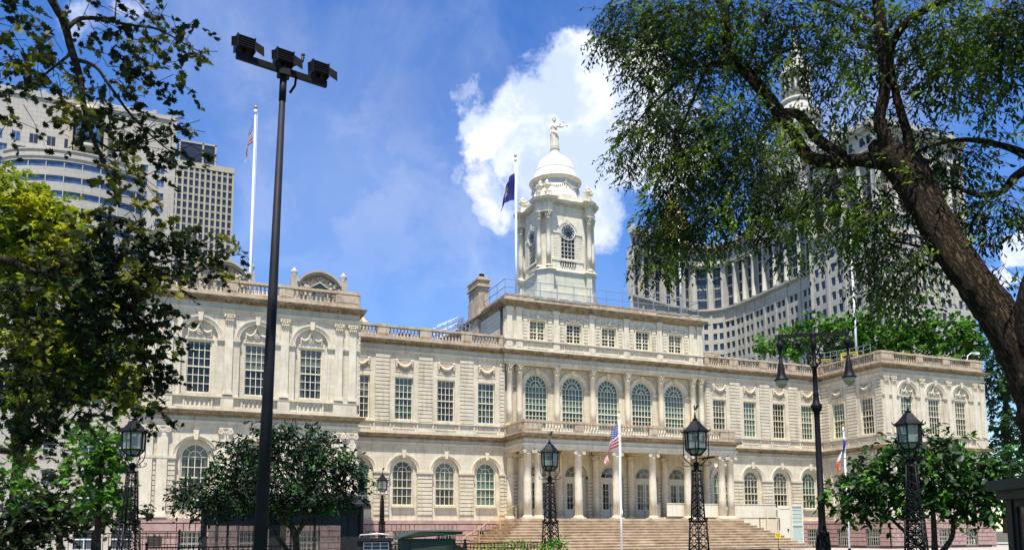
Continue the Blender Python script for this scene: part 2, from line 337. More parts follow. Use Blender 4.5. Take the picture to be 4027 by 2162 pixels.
def arcpts(cx, cz, r, n=14, a0=PI, a1=0): return [(cx+r*math.cos(a0+(a1-a0)*i/n), cz+r*math.sin(a0+(a1-a0)*i/n)) for i in range(n+1)]
def panel(b, u0, u1, z0, z1, w, ops, m=0, depth=.2):
    """flat wall panel at outward distance w with openings; ops: (uc, hw, zb, zt, arch) arch -> zt is the spring line"""
    ops = sorted(ops); edges = [u0]
    for i in range(len(ops)-1): edges.append((ops[i][0]+ops[i+1][0])/2)
    edges.append(u1)
    if not ops: b.add([(u0,w,z0),(u1,w,z0),(u1,w,z1),(u0,w,z1)], [(0,1,2,3)], m); return
    for i, (uc, hw, zb, zt, arch) in enumerate(ops):
        a, c = edges[i], edges[i+1]; q = lambda x0, x1, y0, y1: b.add([(x0,w,y0),(x1,w,y0),(x1,w,y1),(x0,w,y1)], [(0,1,2,3)], m)
        q(a, uc-hw, z0, z1); q(uc+hw, c, z0, z1)
        if zb > z0: q(uc-hw, uc+hw, z0, zb)
        d = w-depth
        if arch:
            ap = arcpts(uc, zt, hw); 
            for k in range(len(ap)-1):
                (xa, ya), (xb, yb) = ap[k], ap[k+1]
                b.add([(xa,w,ya),(xb,w,yb),(xb,w,z1),(xa,w,z1)], [(0,1,2,3)], m)
                b.add([(xa,w,ya),(xb,w,yb),(xb,d,yb),(xa,d,ya)], [(3,2,1,0)], m)
        else:
            q(uc-hw, uc+hw, zt, z1); b.add([(uc-hw,w,zt),(uc+hw,w,zt),(uc+hw,d,zt),(uc-hw,d,zt)], [(3,2,1,0)], m)
        b.add([(uc-hw,w,zb),(uc-hw,w,zt),(uc-hw,d,zt),(uc-hw,d,zb)], [(0,1,2,3)], m); b.add([(uc+hw,w,zb),(uc+hw,w,zt),(uc+hw,d,zt),(uc+hw,d,zb)], [(3,2,1,0)], m)
        if zb > z0: b.add([(uc-hw,w,zb),(uc+hw,w,zb),(uc+hw,d,zb),(uc-hw,d,zb)], [(0,1,2,3)], m)
def courses(b, u0, u1, z0, z1, w0, w1, h=.27, g=.05, m=0):
    w1 = w0+(w1-w0)*1.7   # rusticated courses standing proud of w0
    n = max(1, round((z1-z0)/h)); hh = (z1-z0)/n
    for i in range(n): b.box(u0, u1, w0-.05, w1, z0+i*hh+g/2, z0+(i+1)*hh-g/2, m)
    b.box(u0+.01, u1-.01, w0-.04, w0+.006, z0+g/2, z1-g/2, 1)  # dark backing strip, groove shade put into its colour

# ---- windows: built once per kind, then copied
def window_mesh(hw, h, cols, rows, arch=0, fan=5, rings=(.5,), meet=.5, fw=.07, bar=.018, rows2=None, mull=0):
    b = MB()
    if mull: b.box(-.05, .05, -.07, .03, 0, h)
    # frame
    b.box(-hw, -hw+fw, -.05, .06, 0, h); b.box(hw-fw, hw, -.05, .06, 0, h); b.box(-hw+fw, hw-fw, -.055, .06, 0, fw)
    if not arch: b.box(-hw+fw, hw-fw, -.055, .06, h-fw, h)
    else: b.ring(0, h, hw-fw, hw, -.05, .06, n=16)
    i0, i1 = -hw+fw, hw-fw
    for k in range(1, cols): x = i0+(i1-i0)*k/cols; b.box(x-bar, x+bar, -.03, .02, fw, h-(0 if arch else fw))
    zm = h*meet; b.box(i0, i1, -.07, .02, zm-.035, zm+.035)
    r1 = rows//2 if rows2 is None else rows2; r2 = rows-r1
    for k in range(1, r1): z = fw+(zm-fw)*k/r1; b.box(i0, i1, -.032, .02, z-bar, z+bar)
    for k in range(1, r2+(1 if arch else 0)): z = zm+(h-(0 if arch else fw)-zm)*k/r2; b.box(i0, i1, -.032, .02, z-bar, z+bar)
    if arch:
        R0 = hw-fw
        for q in rings: b.ring(0, h, R0*q-bar*1.2, R0*q+bar*1.2, -.03, .02, n=12)
        for k in range(1, fan+1):
            t = PI*k/(fan+1); q = rings[0]; b.beam((R0*q*math.cos(t), -.005, h+R0*q*math.sin(t)), (R0*math.cos(t), -.005, h+R0*math.sin(t)), bar*.9)
        b.beam((0, -.005, h), (0, -.005, h+R0*rings[0]), bar*.9)
    p = MB()
    if arch: poly = [(-hw+.02, .03), (hw-.02, .03)] + [(x, z) for x, z in arcpts(0, h, hw-.02, 14, 0, PI)]
    else: poly = [(-hw+.02, .03), (hw-.02, .03), (hw-.02, h-.02), (-hw+.02, h-.02)]
    p.vprism(poly, .03, .05)
    return b, p
def window_proto(args, glass, mf='frame'):
    b, p = window_mesh(*args[0], **args[1]); o = b.build('window', M[mf], HALL); g = p.build('pane', M[glass], o); return o
used = set()
def put_window(proto, F, u, w, z):
    o = proto if proto.name not in used else dup(proto, HALL); used.add(o.name)
    x = F[0][0]+u*F[1][0]+w*F[2][0]; y = F[0][1]+u*F[1][1]+w*F[2][1]
    o.location = (x, y, z); o.rotation_euler = (0, 0, math.atan2(F[1][1], F[1][0])); return o
PW2 = window_proto(((.655, 3.0, 4, 6), {}), 'pane')
PW2b = window_proto(((.655, 3.0, 4, 6), {}), 'teal')
PW1 = window_proto(((.74, 2.35, 4, 4), dict(arch=1, rings=(.48,), meet=.51, fan=3)), 'pane')
PW1b = window_proto(((.74, 2.35, 4, 4), dict(arch=1, rings=(.48,), meet=.51, fan=3)), 'teal')
PWC = window_proto(((.93, 3.12, 6, 7), dict(arch=1, rings=(.55, .22), meet=.42, fan=7, rows2=3)), 'tealband')
PWA = window_proto(((.63, 1.46, 4, 5), dict(meet=.4, fw=.06, mull=1)), 'pane')
PWB = window_proto(((.64, 1.45, 4, 4), dict(meet=.5)), 'pane')

# ---- ornaments
def garland_mesh(wd=.55, drop=.38):
    b = MB()
    for i in range(13):
        t = -1+i/6; z = drop*(t*t-1); b.sphere((t*wd, -.06, z+.26), .07+.04*(1-t*t)+.012*(i%2), 4, sy=1.1)
    for sgn in (-1, 1):
        for k in range(4): b.sphere((sgn*wd*1.02, -.06, .30-.13*k), .10-.012*k, 4, sy=1)
    return b
def wing_garland_mesh():
    b = MB(); b.ring(0, 0, .10, .17, -.07, 0, 0, 2*PI, 14); b.sphere((0,-.06,0), .07, 5)
    for k in range(6): b.sphere((.115*math.cos(k*PI/3), -.06, .115*math.sin(k*PI/3)), .045, 4)
    for k in range(7):
        for sg in (-1, 1): b.sphere((sg*(.05+.02*k), -.05, .42-.055*k), .06, 4)
    for sg in (-1, 1):
        for i in range(8):
            t = i/7; b.sphere((sg*(.2+.38*t), -.05, .02+.10*(2*t-1)**2-.02), .07, 4)
        for k in range(4): b.sphere((sg*.60, -.045, .08-.10*k), .062-.006*k, 4)
    for k in range(3): b.sphere((0,-.06,.48+.07*k), .08, 4)
    return b
def baluster_prof(z0, z1):
    h = z1-z0
    return [(.075, z0), (.075, z0+.06*h), (.045, z0+.08*h), (.085, z0+.25*h), (.092, z0+.36*h), (.06, z0+.55*h), (.035, z0+.78*h), (.06, z0+.84*h), (.06, z0+.92*h), (.072, z0+.93*h), (.072, z1)]
def balustrade(parent, name, p0, p1, z0, z1, peds, base_h=.28, rail=.15, th=.26, end=True, m=('brown', 'brown'), bw=.24, plinth=True):
    """p0->p1 plan line; peds: list of (u0,u1) solid pedestals along it"""
    p0 = Vector(p0); p1 = Vector(p1); L_ = (p1-p0).length; u = (p1-p0)/L_; n = (u.y, -u.x)
    b = MB().frame((p0.x, p0.y), (u.x, u.y), n)
    b.box(0, L_, -th/2-.03, th/2+.03, z0, z0+base_h); b.box(-.02, L_+.02, -th/2-.05, th/2+.05, z1-rail, z1-rail*.3); b.box(0, L_, -th/2-.02, th/2+.02, z1-rail*.3, z1)
    cur = 0.0
    for a, c in list(peds)+[(L_, L_)]:
        if a-cur > .25:
            k = max(1, int(round((a-cur)/bw)))
            for i in range(k): b.lathe(baluster_prof(z0+base_h, z1-rail), (cur+(a-cur)*(i+.5)/k, 0), 7, m=1)
        if c > a:
            b.box(a, c, -th/2-.04, th/2+.04, z0+base_h-.001, z1-rail+.001); b.box(a+.1, c-.1, th/2+.04, th/2+.055, z0+base_h+.08, z1-rail-.08)
            b.box(a-.03, c+.03, -th/2-.07, th/2+.07, z1-rail-.002, z1+.03)
        cur = c
    return b.build(name, [M[m[0]], M[m[1]]], parent)

def corinthian(r, h):          # capital, axis at 0, bottom at z 0
    b = MB(); b.lathe([(r, 0), (r*1.02, h*.1), (r*.98, h*.12), (r*1.0, h*.5), (r*1.25, h*.86), (r*1.25, h*.88)], n=10)
    for row, (zz, hh, nn_, rr) in enumerate(((h*.12, h*.34, 8, r*1.04), (h*.38, h*.34, 8, r*1.12))):
        for k in range(nn_):
            t = 2*PI*(k+.5*row)/nn_; c, s_ = math.cos(t), math.sin(t)
            b.tube([(rr*c, rr*s_, zz), ((rr*1.1)*c, (rr*1.1)*s_, zz+hh*.7), ((rr*1.35)*c, (rr*1.35)*s_, zz+hh), ((rr*1.42)*c, (rr*1.42)*s_, zz+hh*.78)], [r*.3, r*.27, r*.2, r*.08], 4)
    for k in range(4):
        t = PI/4+k*PI/2; c, s_ = math.cos(t), math.sin(t); b.sphere((r*1.55*c, r*1.55*s_, h*.80), r*.27, 5); b.tube([(r*.95*c, r*.95*s_, h*.5), (r*1.3*c, r*1.3*s_, h*.78)], [r*.14, r*.2], 4)
        t = k*PI/2; b.sphere((r*1.28*math.cos(t), r*1.28*math.sin(t), h*.92), r*.16, 4)
    q = r*1.5; b.box(-q, q, -q, q, h*.88, h); return b
def ionic(r, h):
    b = MB(); b.lathe([(r, 0), (r*1.05, h*.15), (r, h*.2), (r*1.1, h*.45), (r*1.15, h*.6)], n=12); q = r*1.3; b.box(-q, q, -q, q, h*.82, h); b.box(-q*1.05, q*1.05, -r*1.0, r*1.0, h*.5, h*.83)
    for sx in (-1, 1):
        for sy in (-1, 1):
            x, y = sx*r*1.35, sy*r*1.12; b.frame((x, y), (1, 0), (0, 1))
            vs = []; 
            b.ring(0, h*.38, .001, h*.34, -.05, .05, 0, 2*PI, 12); b.ring(0, h*.38, h*.2, h*.36, -.08, .08, 0, 2*PI, 12); b.ring(0, h*.38, .001, h*.1, -.08, .08, 0, 2*PI, 8); b.frame(None, None, None)
    return b
def column_base(b, r, z, h):
    q = r*1.42; b.box(-q, q, -q, q, z, z+h*.35); b.lathe([(r*1.35, z+h*.35), (r*1.4, z+h*.5), (r*1.32, z+h*.65), (r*1.15, z+h*.7), (r*1.22, z+h*.85), (r*1.02, z+h)], n=16)
def column(parent, mats, loc, r, z0, z1, capfn, caph, baseh=.22, rt=.86, name='column', lib={}):
    key = (r, z0, z1, capfn.__name__, mats)
    if key not in lib:
        b = MB(); column_base(b, r, 0, baseh); H = z1-z0-caph
        b.lathe([(r, baseh), (r, H*.33), (r*.97, H*.6), (r*rt, H-.06), (r*rt*1.12, H-.05), (r*rt*1.12, H)], n=18)
        o = b.build(name, M[mats], parent); c = capfn(r*rt, caph).build('capital', M[mats], o); c.location = (0, 0, H); lib[key] = o
    else: o = dup(lib[key], parent)
    o.location = (loc[0], loc[1], z0); return o
def pilaster(parent, F, u, wd, w, z0, z1, capkind, caph, lib={}):
    key = (wd, z0, z1, capkind)
    if key not in lib:
        b = MB(); h = wd/2; H = z1-z0-caph
        b.box(-h*1.22, h*1.22, -.19, 0, 0, .10); b.box(-h*1.15, h*1.15, -.165, 0, .10, .17); b.box(-h*1.08, h*1.08, -.14, 0, .17, .24); b.box(-h, h, -.11, 0, .24, H)
        o = b.build('pilaster', M['smooth'], parent); c = MB()
        if capkind == 'c':
            c.box(-h*1.0, h*1.0, -.12, 0, 0, caph); c.box(-h*1.35, h*1.35, -.2, 0, caph*.88, caph+.0)
            for row in range(2):
                for k in range(4-row): x = (-.78+.52*k+row*.26)*h; z = caph*(.12+.3*row); c.tube([(x,-.12,z), (x,-.17,z+caph*.2), (x,-.22,z+caph*.28), (x,-.22,z+caph*.2)], [h*.24, h*.24, h*.18, h*.08], 5)
            for sg in (-1, 1): c.sphere((sg*h*1.12, -.16, caph*.76), h*.3, 6); c.sphere((sg*h*.36, -.16, caph*.74), h*.2, 5)
            c.sphere((0, -.2, caph*.93), h*.2, 5)
        else:
            c.box(-h*1.02, h*1.02, -.13, 0, 0, caph*.2); c.box(-h*1.3, h*1.3, -.18, 0, caph*.8, caph); c.box(-h*1.1, h*1.1, -.14, 0, caph*.2, caph*.8)
            for sg in (-1, 1):
                for r0, r1, y in ((.0001, caph*.42, -.17), (caph*.24, caph*.44, -.21), (.0001, caph*.13, -.21)): c.ring(sg*h*.95, caph*.36, r0, r1, y, 0, 0, 2*PI, 12)
        g = c.build('capital', M['smooth'], o); g.location = (0, 0, H); lib[key] = o
    else: o = dup(lib[key], parent)
    o.location = (F[0][0]+u*F[1][0]+w*F[2][0], F[0][1]+u*F[1][1]+w*F[2][1], z0); o.rotation_euler = (0, 0, math.atan2(F[1][1], F[1][0])); return o

# ---- walls -----------------------------------------------------------------
wall = MB(); rough = MB(); pink = MB()
def basement(F, u0, u1, wins, parts=True):
    pink.frame(*F)
    ops = [(u, .66, .5, 1.93, 0) for u in wins]
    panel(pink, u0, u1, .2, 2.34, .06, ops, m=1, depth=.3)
    pink.box(u0, u1, -.1, .14, 2.34, Z1)                      # projecting band
    # bossed blocks, staggered, around the openings
    zs = [.5, .84, 1.18, 1.52, 1.86, 2.3]
    for r, (a, c) in enumerate(zip(zs[:-1], zs[1:])):
        cuts = [u0] + sum([[u-.70, u+.70] for u in wins], []) + [u1]
        segs = [(cuts[i], cuts[i+1]) for i in range(0, len(cuts), 2)] if c <= 1.95 else [(u0, u1)]
        for s0, s1 in segs:
            L_ = s1-s0
            if L_ < .05: continue
            n = max(1, round(L_/.85)); off = (0 if r % 2 == 0 else .5)
            xs = [s0]+[s0+L_*(i+off)/n for i in range(n+1) if 0.05 < (i+off)/n < .97]+[s1]
            if c > 1.95 and wins:                              # flared lintel voussoirs
                xs = [s0]; 
                for u in wins: xs += [u-.8, u-.45, u-.15, u+.15, u+.45, u+.8]
                xs.append(s1)
            for x0, x1 in zip(xs[:-1], xs[1:]):
                if x1-x0 > .06: pink.box(x0+.022, x1-.022, .03, .12, a+.022, c-.022)
    for u in wins:
        put_window(PWB, F, u, -.22, .5)
    pink.frame(None, None, None)
def bars(F, u, z0, z1, hw):
    b = MB()
    for k in range(7): x = -hw+2*hw*k/6; b.beam((x, -.02, z0), (x, -.02, z1), .011)
    for z in (z0+.08, (z0+z1)/2, z1-.1): b.beam((-hw, -.02, z), (hw, -.02, z), .012)
    o = b.build('window_grille', M['grille'], HALL); o.location = (F[0][0]+u*F[1][0]+.03*F[2][0], F[0][1]+u*F[1][1]+.03*F[2][1], 0); o.rotation_euler = (0, 0, math.atan2(F[1][1], F[1][0]))
M['grille'] = mat('pale_grille_paint', (.45, .43, .38), .5, var=.1)
ARCH1 = []
arch_lib = {}
def arch_part(F, uc, w, zs, r0, r1, key_h, parent=HALL, mname='smooth'):
    key = (r0, r1, key_h, mname)
    if key not in arch_lib:
        b = MB(); st = (r1-r0)/3
        b.ring(0, 0, r0, r1-st*2, -.03, 0, n=20); b.ring(0, 0, r1-st*2, r1-st, -.055, 0, n=20); b.ring(0, 0, r1-st, r1, -.09, 0, n=20)
        k = .10; b.vprism([(-k, r0-.05), (k, r0-.05), (k*1.5, r1+key_h), (-k*1.5, r1+key_h)], -.16, 0)
        o = b.build('arch_moulding', M[mname], parent); arch_lib[key] = o
    else: o = dup(arch_lib[key], parent)
    o.location = (F[0][0]+uc*F[1][0]+w*F[2][0], F[0][1]+uc*F[1][1]+w*F[2][1], zs); o.rotation_euler = (0, 0, math.atan2(F[1][1], F[1][0]))
def first_floor(F, u0, u1, wins, pil=None, blind=False):
    """arched windows; wins: list of u centres, u0..u1 extents"""
    wall.frame(*F)
    panel(wall, u0, u1, Z1, 7.62, 0, [(u, 1.0, Z1+.02, 5.97, 1) for u in wins], depth=.16)
    wall.box(u0, u1, -.5, -.155, Z1-.2, Z1+.04)
    for i, u in enumerate(wins):
        a = u-1.0; c = u+1.0
        panel(wall, a, c, Z1, 7.05, -.16, [(u, .75, 3.62, 5.97, 1)], depth=.2)
        wall.box(u-.82, u+.82, -.18, .03, 3.47, 3.60)                  # sill
        put_window(PW1b if (i+len(wins)) % 3 == 1 else PW1, F, u, -.30, 3.62)
        arch_part(F, u, 0, 5.97, .98, 1.21, .26)
    # piers: imposts and courses
    cuts = [u0]+sum([[u-1.0, u+1.0] for u in wins], [])+[u1]
    for k in range(0, len(cuts), 2):
        a, c = cuts[k], cuts[k+1]
        if c-a < .08: continue
        wall.box(a-.0, c+.0, -.02, .09, 5.74, 5.83); wall.box(a-.04 if k else a, c+.04 if k+2 < len(cuts) else c, -.14, .13, 5.83, 5.97)
        if not pil: courses(wall, a+.02, c-.02, 2.95, 5.72, 0, .035)
        else:
            pp = sorted(p for p in pil if a-.3 < p < c+.3); xs = [a]
            for p in pp: xs += [p-.3, p+.3]
            xs.append(c)
            for q in range(0, len(xs), 2):
                if xs[q+1]-xs[q] > .06: courses(wall, xs[q]+.01, xs[q+1]-.01, 2.95, 5.72, 0, .03)
    wall.frame(None, None, None)
def belt_pedestals(F, u0, u1, wins, proud):     # the zone between belt cornice and upper windows
    wall.frame(*F); panel(wall, u0, u1, 8.40, 9.36, -.02, [])
    wall.box(u0, u1, -.1, .09, Z2-.06, 8.80)
    for u in wins:
        wall.box(u-.78, u-.70, -.02, .02, 8.92, 9.24); wall.box(u+.70, u+.78, -.02, .02, 8.92, 9.24); wall.box(u-.70, u+.70, -.02, .02, 9.18, 9.24); wall.box(u-.70, u+.70, -.02, .02, 8.92, 8.97)
        wall.box(u-1.02, u-.92, -.02, .05, 8.80, 9.32); wall.box(u+.92, u+1.02, -.02, .05, 8.80, 9.32)
    wall.box(u0, u1, -.12, .05, 9.32, 9.37, 0); wall.box(u0, u1, -.12, .09, 9.37, 9.44, 0)
    wall.frame(None, None, None)
def second_floor_plain(F, u0, u1, wins, flat_garland=True):
    wall.frame(*F)
    panel(wall, u0, u1, 9.36, 14.14, 0, [(u, .66, 9.56, 12.55, 0) for u in wins], depth=.26)
    cuts = [u0]+sum([[u-1.02, u+1.02] for u in wins], [])+[u1]
    for k in range(0, len(cuts), 2):
        if cuts[k+1]-cuts[k] > .08: courses(wall, cuts[k]+.01, cuts[k+1]-.01, 9.46, 14.1, 0, .05, h=.275)
    for i, u in enumerate(wins):
        put_window(PW2b if (i+int(F[0][0] > 0)) % 2 else PW2, F, u, -.2, 9.56)
        wall.box(u-.72, u+.72, -.03, .06, 9.44, 9.54)
        # carved festoon panel
        for x0, x1, z0, z1 in ((-.70, .70, 13.80, 13.84), (-.70, .70, 12.92, 12.96), (-.70, -.66, 12.96, 13.80), (.66, .70, 12.96, 13.80)): wall.box(u+x0, u+x1, -.02, .025, z0, z1)
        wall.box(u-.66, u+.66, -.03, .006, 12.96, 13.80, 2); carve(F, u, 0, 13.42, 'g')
    wall.frame(None, None, None)
carve_lib = {}
def carve(F, u, w, z, kind):
    if kind not in carve_lib:
        o = (garland_mesh() if kind == 'g' else wing_garland_mesh()).build('carved_garland', M['smooth'], HALL); carve_lib[kind] = o
    else: o = dup(carve_lib[kind], HALL)
    o.location = (F[0][0]+u*F[1][0]+w*F[2][0], F[0][1]+u*F[1][1]+w*F[2][1], z); o.rotation_euler = (0, 0, math.atan2(F[1][1], F[1][0]))
def second_floor_wing(F, h):
    """h = half width; three arched bays with garlands, corinthian pilasters"""
    wall.frame(*F); wins = (-S2, 0, S2)
    panel(wall, -h, h, 9.36, 14.14, 0, [(u, .95, 9.42, 12.73, 1) for u in wins], depth=.14)
    for i, u in enumerate(wins):
        panel(wall, u-.95, u+.95, 9.3, 13.75, -.14, [(u, .64, 9.56, 12.55, 0)], depth=.2)
        put_window(PW2b if (i == 0 and F[0][0] > 0) else PW2, F, u, -.26, 9.56); carve(F, u, -.13, 13.02, 'w')
        wall.frame(*F); wall.box(u-.75, u+.75, -.16, -.09, 12.58, 12.66)
        arch_part(F, u, 0, 12.73, .96, 1.24, .14)
    cuts = [-h, -S2-.95, -S2+.95, -.95, .95, S2-.95, S2+.95, h]
    wall.frame(*F)
    for k in range(0, 8, 2):
        a, c = cuts[k], cuts[k+1]; wall.box(a, c, -.1, .06, 12.47, 12.58); wall.box(a-.03, c+.03, -.13, .10, 12.58, 12.71)
    for p in (-5.50, -4.68, -S2/2, S2/2, 4.68, 5.50): pilaster(HALL, F, p, .44, 0, 9.50, 14.13, 'c', .58)
    # blind balustrades in the pedestal zone
    wall.frame(*F); panel(wall, -h, h, 8.40, 9.40, -.02, [])
    wall.box(-h, h, -.1, .12, Z2-.06, 8.74)
    for u in wins:
        for k in range(6): wall.lathe([(.07, 8.80), (.07, 8.84), (.04, 8.87), (.085, 8.97), (.04, 9.1), (.06, 9.16)], (u-.6+.24*k, -.01), 7)
        wall.box(u-.75, u+.75, -.02, .06, 8.74, 8.80)
    for p in (-5.09, -S2/2, S2/2, 5.09):
        q = .70 if abs(p) > 4 else .34; wall.box(p-q, p+q, -.02, .12, 8.74, 9.32)
    for p in (-3.8, -2.35, -.75, .75, 2.35, 3.8): wall.box(p-.05, p+.05, -.02, .07, 8.74, 9.32)
    wall.box(-h, h, -.12, .14, 9.32, 9.42); wall.frame(None, None, None)
def wing_first(F, h):
    pil = (-5.52, -4.77, -S2/2, S2/2, 4.77, 5.52)
    first_floor(F, -h, h, (-S2, 0, S2), pil)
    for p in pil: pilaster(HALL, F, p, .54, 0, 2.62, 7.62, 'i', .34)
hL = W1-WC  # 5.87
hI = WC-W0  # 5.95
for F in (FL_, FR_):
    sg = -1 if F is FL_ else 1
    hh = 5.90
    basement(F, -hh, hh, (-S2, 0, S2)); wing_first(F, hh); second_floor_wing(F, hh)
    for u in (-S2, 0, S2): bars(F, u, .45, 1.9, .62)
mains_l = [-(A+k*S2) for k in range(4)]; mains_r = [A+k*S2 for k in range(4)]
for wins, u0, u1 in ((sorted(mains_l), -W0, -8.95), (mains_r, 8.95, W0)):
    wn = [u for u in wins]
    basement(FM, u0, u1, wn); first_floor(FM, u0, u1, wn); belt_pedestals(FM, u0, u1, wn, 0); second_floor_plain(FM, u0, u1, wn)
    for u in wn: bars(FM, u, .45, 1.9, .62)
# inner sides of the wings
for F, parts in ((FE, True), (FW_, False)):
    wn = (-1.40, 1.69) if parts else (-1.69, 1.40)
    basement(F, -3.36, 3.36, wn); first_floor(F, -3.36, 3.36, wn); belt_pedestals(F, -3.36, 3.36, wn, 0); second_floor_plain(F, -3.36, 3.36, wn)
    if parts:
        for u in wn: bars(F, u, .45, 1.9, .62)
# outer flanks and back, plain
for x, n in ((-W1-.03, -1), (W1+.03, 1)):
    F = ((x, 8.6), (0, -1 if n < 0 else 1), (n, 0)); wall.frame(*F); wall.box(-15.4, 15.4, -.5, 0, Z1, 15.2); wall.frame(None, None, None); pink.frame(*F); pink.box(-15.4, 15.4, -.5, .1, .2, Z1); pink.frame(None, None, None)
wall.box(-W1, W1, 23.6, 24, .2, 15.2)
# centre, second floor: five tall arched windows behind engaged columns
wall.frame(*FM)
panel(wall, -8.95, 8.95, 9.36, 14.14, -.34, [(k*S2, .95, 9.46, 12.62, 1) for k in range(-2, 3)], depth=.22)
wall.box(-8.95, 8.95, -.5, 0, 8.4, 9.40)
for k in range(-2, 3):
    put_window(PWC, FM, k*S2, -.50, 9.50); arch_part(FM, k*S2, -.34, 12.62, .97, 1.27, .12)
    wall.frame(*FM)
for a, c in [(-8.95, -2*S2-.97)]+[(k*S2+.97, (k+1)*S2-.97) for k in range(-2, 2)]+[(2*S2+.97, 8.95)]:
    wall.box(a, c, -.4, -.27, 12.42, 12.52); wall.box(a-.03, c+.03, -.4, -.21, 12.52, 12.64)
wall.box(-8.97, -8.90, -.5, 0, 9.4, 14.14); wall.box(8.90, 8.97, -.5, 0, 9.4, 14.14)
wall.frame(None, None, None)
COLX = (-8.52, -7.72, -1.5*S2, -.5*S2, .5*S2, 1.5*S2, 7.72, 8.52)
for x in COLX: column(HALL, 'smooth', (x, .0), .235, 9.42, 14.14, corinthian, .62)
# entablatures (architrave + frieze) on both levels, whole front as one path
PATH = [(-W1, 24), (-W1, -D), (-W0, -D), (-W0, 0), (W0, 0), (W0, -D), (W1, -D), (W1, 24)]
PATH2 = PATH[:4]+[(-8.98, 0), (-8.98, -.22), (8.98, -.22), (8.98, 0)]+PATH[4:]
wall.sweep([(-.4, 7.60), (.03, 7.60), (.03, 7.70), (.07, 7.70), (.07, 7.84), (.12, 7.84), (.15, 7.92), (.15, 7.98), (.01, 8.00), (.01, 8.22), (-.4, 8.22)], PATH)
wall.sweep([(-.4, 14.12), (.04, 14.12), (.04, 14.21), (.08, 14.21), (.08, 14.32), (.13, 14.32), (.16, 14.38), (.16, 14.43), (.01, 14.44), (.01, 14.80), (-.4, 14.80)], PATH2)
pink.box(-9.1, 9.1, .3, .4, .3, 2.5); pink.box(-10, -9, .0, .4, .3, 2.5); pink.box(9, 10, .0, .4, .3, 2.5)
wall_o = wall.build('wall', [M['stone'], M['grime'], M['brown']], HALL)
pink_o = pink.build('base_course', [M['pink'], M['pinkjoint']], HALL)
c = MB()
c.sweep([(-.3, 8.20), (.05, 8.20), (.09, 8.27), (.09, 8.33), (.30, 8.36), (.36, 8.40), (.36, 8.46), (.42, 8.52), (.42, 8.55), (-.3, 8.62)], PATH)
dash(PATH[1:-1], .13, lambda x, y, t: c.box(x-.035*abs(math.cos(t))-.14*abs(math.sin(t)), x+.035*abs(math.cos(t))+.14*abs(math.sin(t)), y-.14*abs(math.cos(t))-.035*abs(math.sin(t)), y+.14*abs(math.cos(t))+.035*abs(math.sin(t)), 8.27, 8.33))
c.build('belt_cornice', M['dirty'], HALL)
c = MB()
c.sweep([(-.3, 14.80), (.04, 14.80), (.10, 14.86), (.10, 14.92), (.34, 14.95), (.34, 15.02), (.42, 15.10), (.42, 15.13), (-.3, 15.20)], PATH2)
def modil(x, y, t):
    c_, s_ = abs(math.cos(t)), abs(math.sin(t)); hx = .07*c_+.3*s_; hy = .3*c_+.07*s_; c.box(x-hx, x+hx, y-hy, y+hy, 14.87, 14.945)
dash(PATH2[1:-1], .27, modil)
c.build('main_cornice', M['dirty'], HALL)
# roofs
r = MB(); r.box(-W1+.2, W1-.2, .3, 23.7, 15.0, 15.3); r.box(-W1+.2, -W0-.2, -D+.3, .4, 15.0, 15.3); r.box(W0+.2, W1-.2, -D+.3, .4, 15.0, 15.3)
r.box(9.4, 20.6, 5.2, 12, 15.3, 16.55); r.wedge(-20, -9.3, 6, 14, 15.3, 17.2, .3, 3)
roof_o = r.build('roof', M['roof'], HALL)
# parapets
PZ0, PZ1 = 15.19, 16.20
for sgx in (-1, 1):
    F0 = sgx*WC; x0, x1 = F0-5.88, F0+5.88
    peds = [(0, 1.15), (2.05+1.9, 4.85), (5.88+1.03, 7.81), (10.61, 11.76)] 
    peds = [(0, 1.45), (5.88-1.545-.4, 5.88-1.545+.4), (5.88+1.545-.4, 5.88+1.545+.4), (11.76-1.45, 11.76)]
    balustrade(HALL, 'balustrade', (x0, -D+.12), (x1, -D+.12), PZ0, PZ1, peds)
balustrade(HALL, 'balustrade', (-W0+.1, .12), (-8.95, .12), PZ0, PZ1, [(0, .5)]+[(W0-.1-A-S2*k-S2/2-.42, W0-.1-A-S2*k-S2/2+.42) for k in (2, 1, 0)]+[(11.7, 12.08)])
balustrade(HALL, 'balustrade', (8.95, .12), (W0-.1, .12), PZ0, PZ1, [(0, .4)]+[(A+S2*k+S2/2-8.95-.42, A+S2*k+S2/2-8.95+.42) for k in (0, 1, 2)]+[(11.55, 12.08)])
balustrade(HALL, 'balustrade', (W0+.12, 0), (W0+.12, -D+.12), PZ0, PZ1, [(0, .5), (2.9, 3.7), (6.1, 6.6)])
balustrade(HALL, 'balustrade', (-W0-.12, -D+.12), (-W0-.12, 0), PZ0, PZ1, [(0, .5), (2.9, 3.7), (6.1, 6.6)])
balustrade(HALL, 'balustrade', (-W1+.12, 20), (-W1+.12, -D+.12), PZ0, PZ1, [(k*3.0, k*3.0+.8) for k in range(9)])
balustrade(HALL, 'balustrade', (W1-.12, -D+.12), (W1-.12, 20), PZ0, PZ1, [(k*3.0, k*3.0+.8) for k in range(9)])

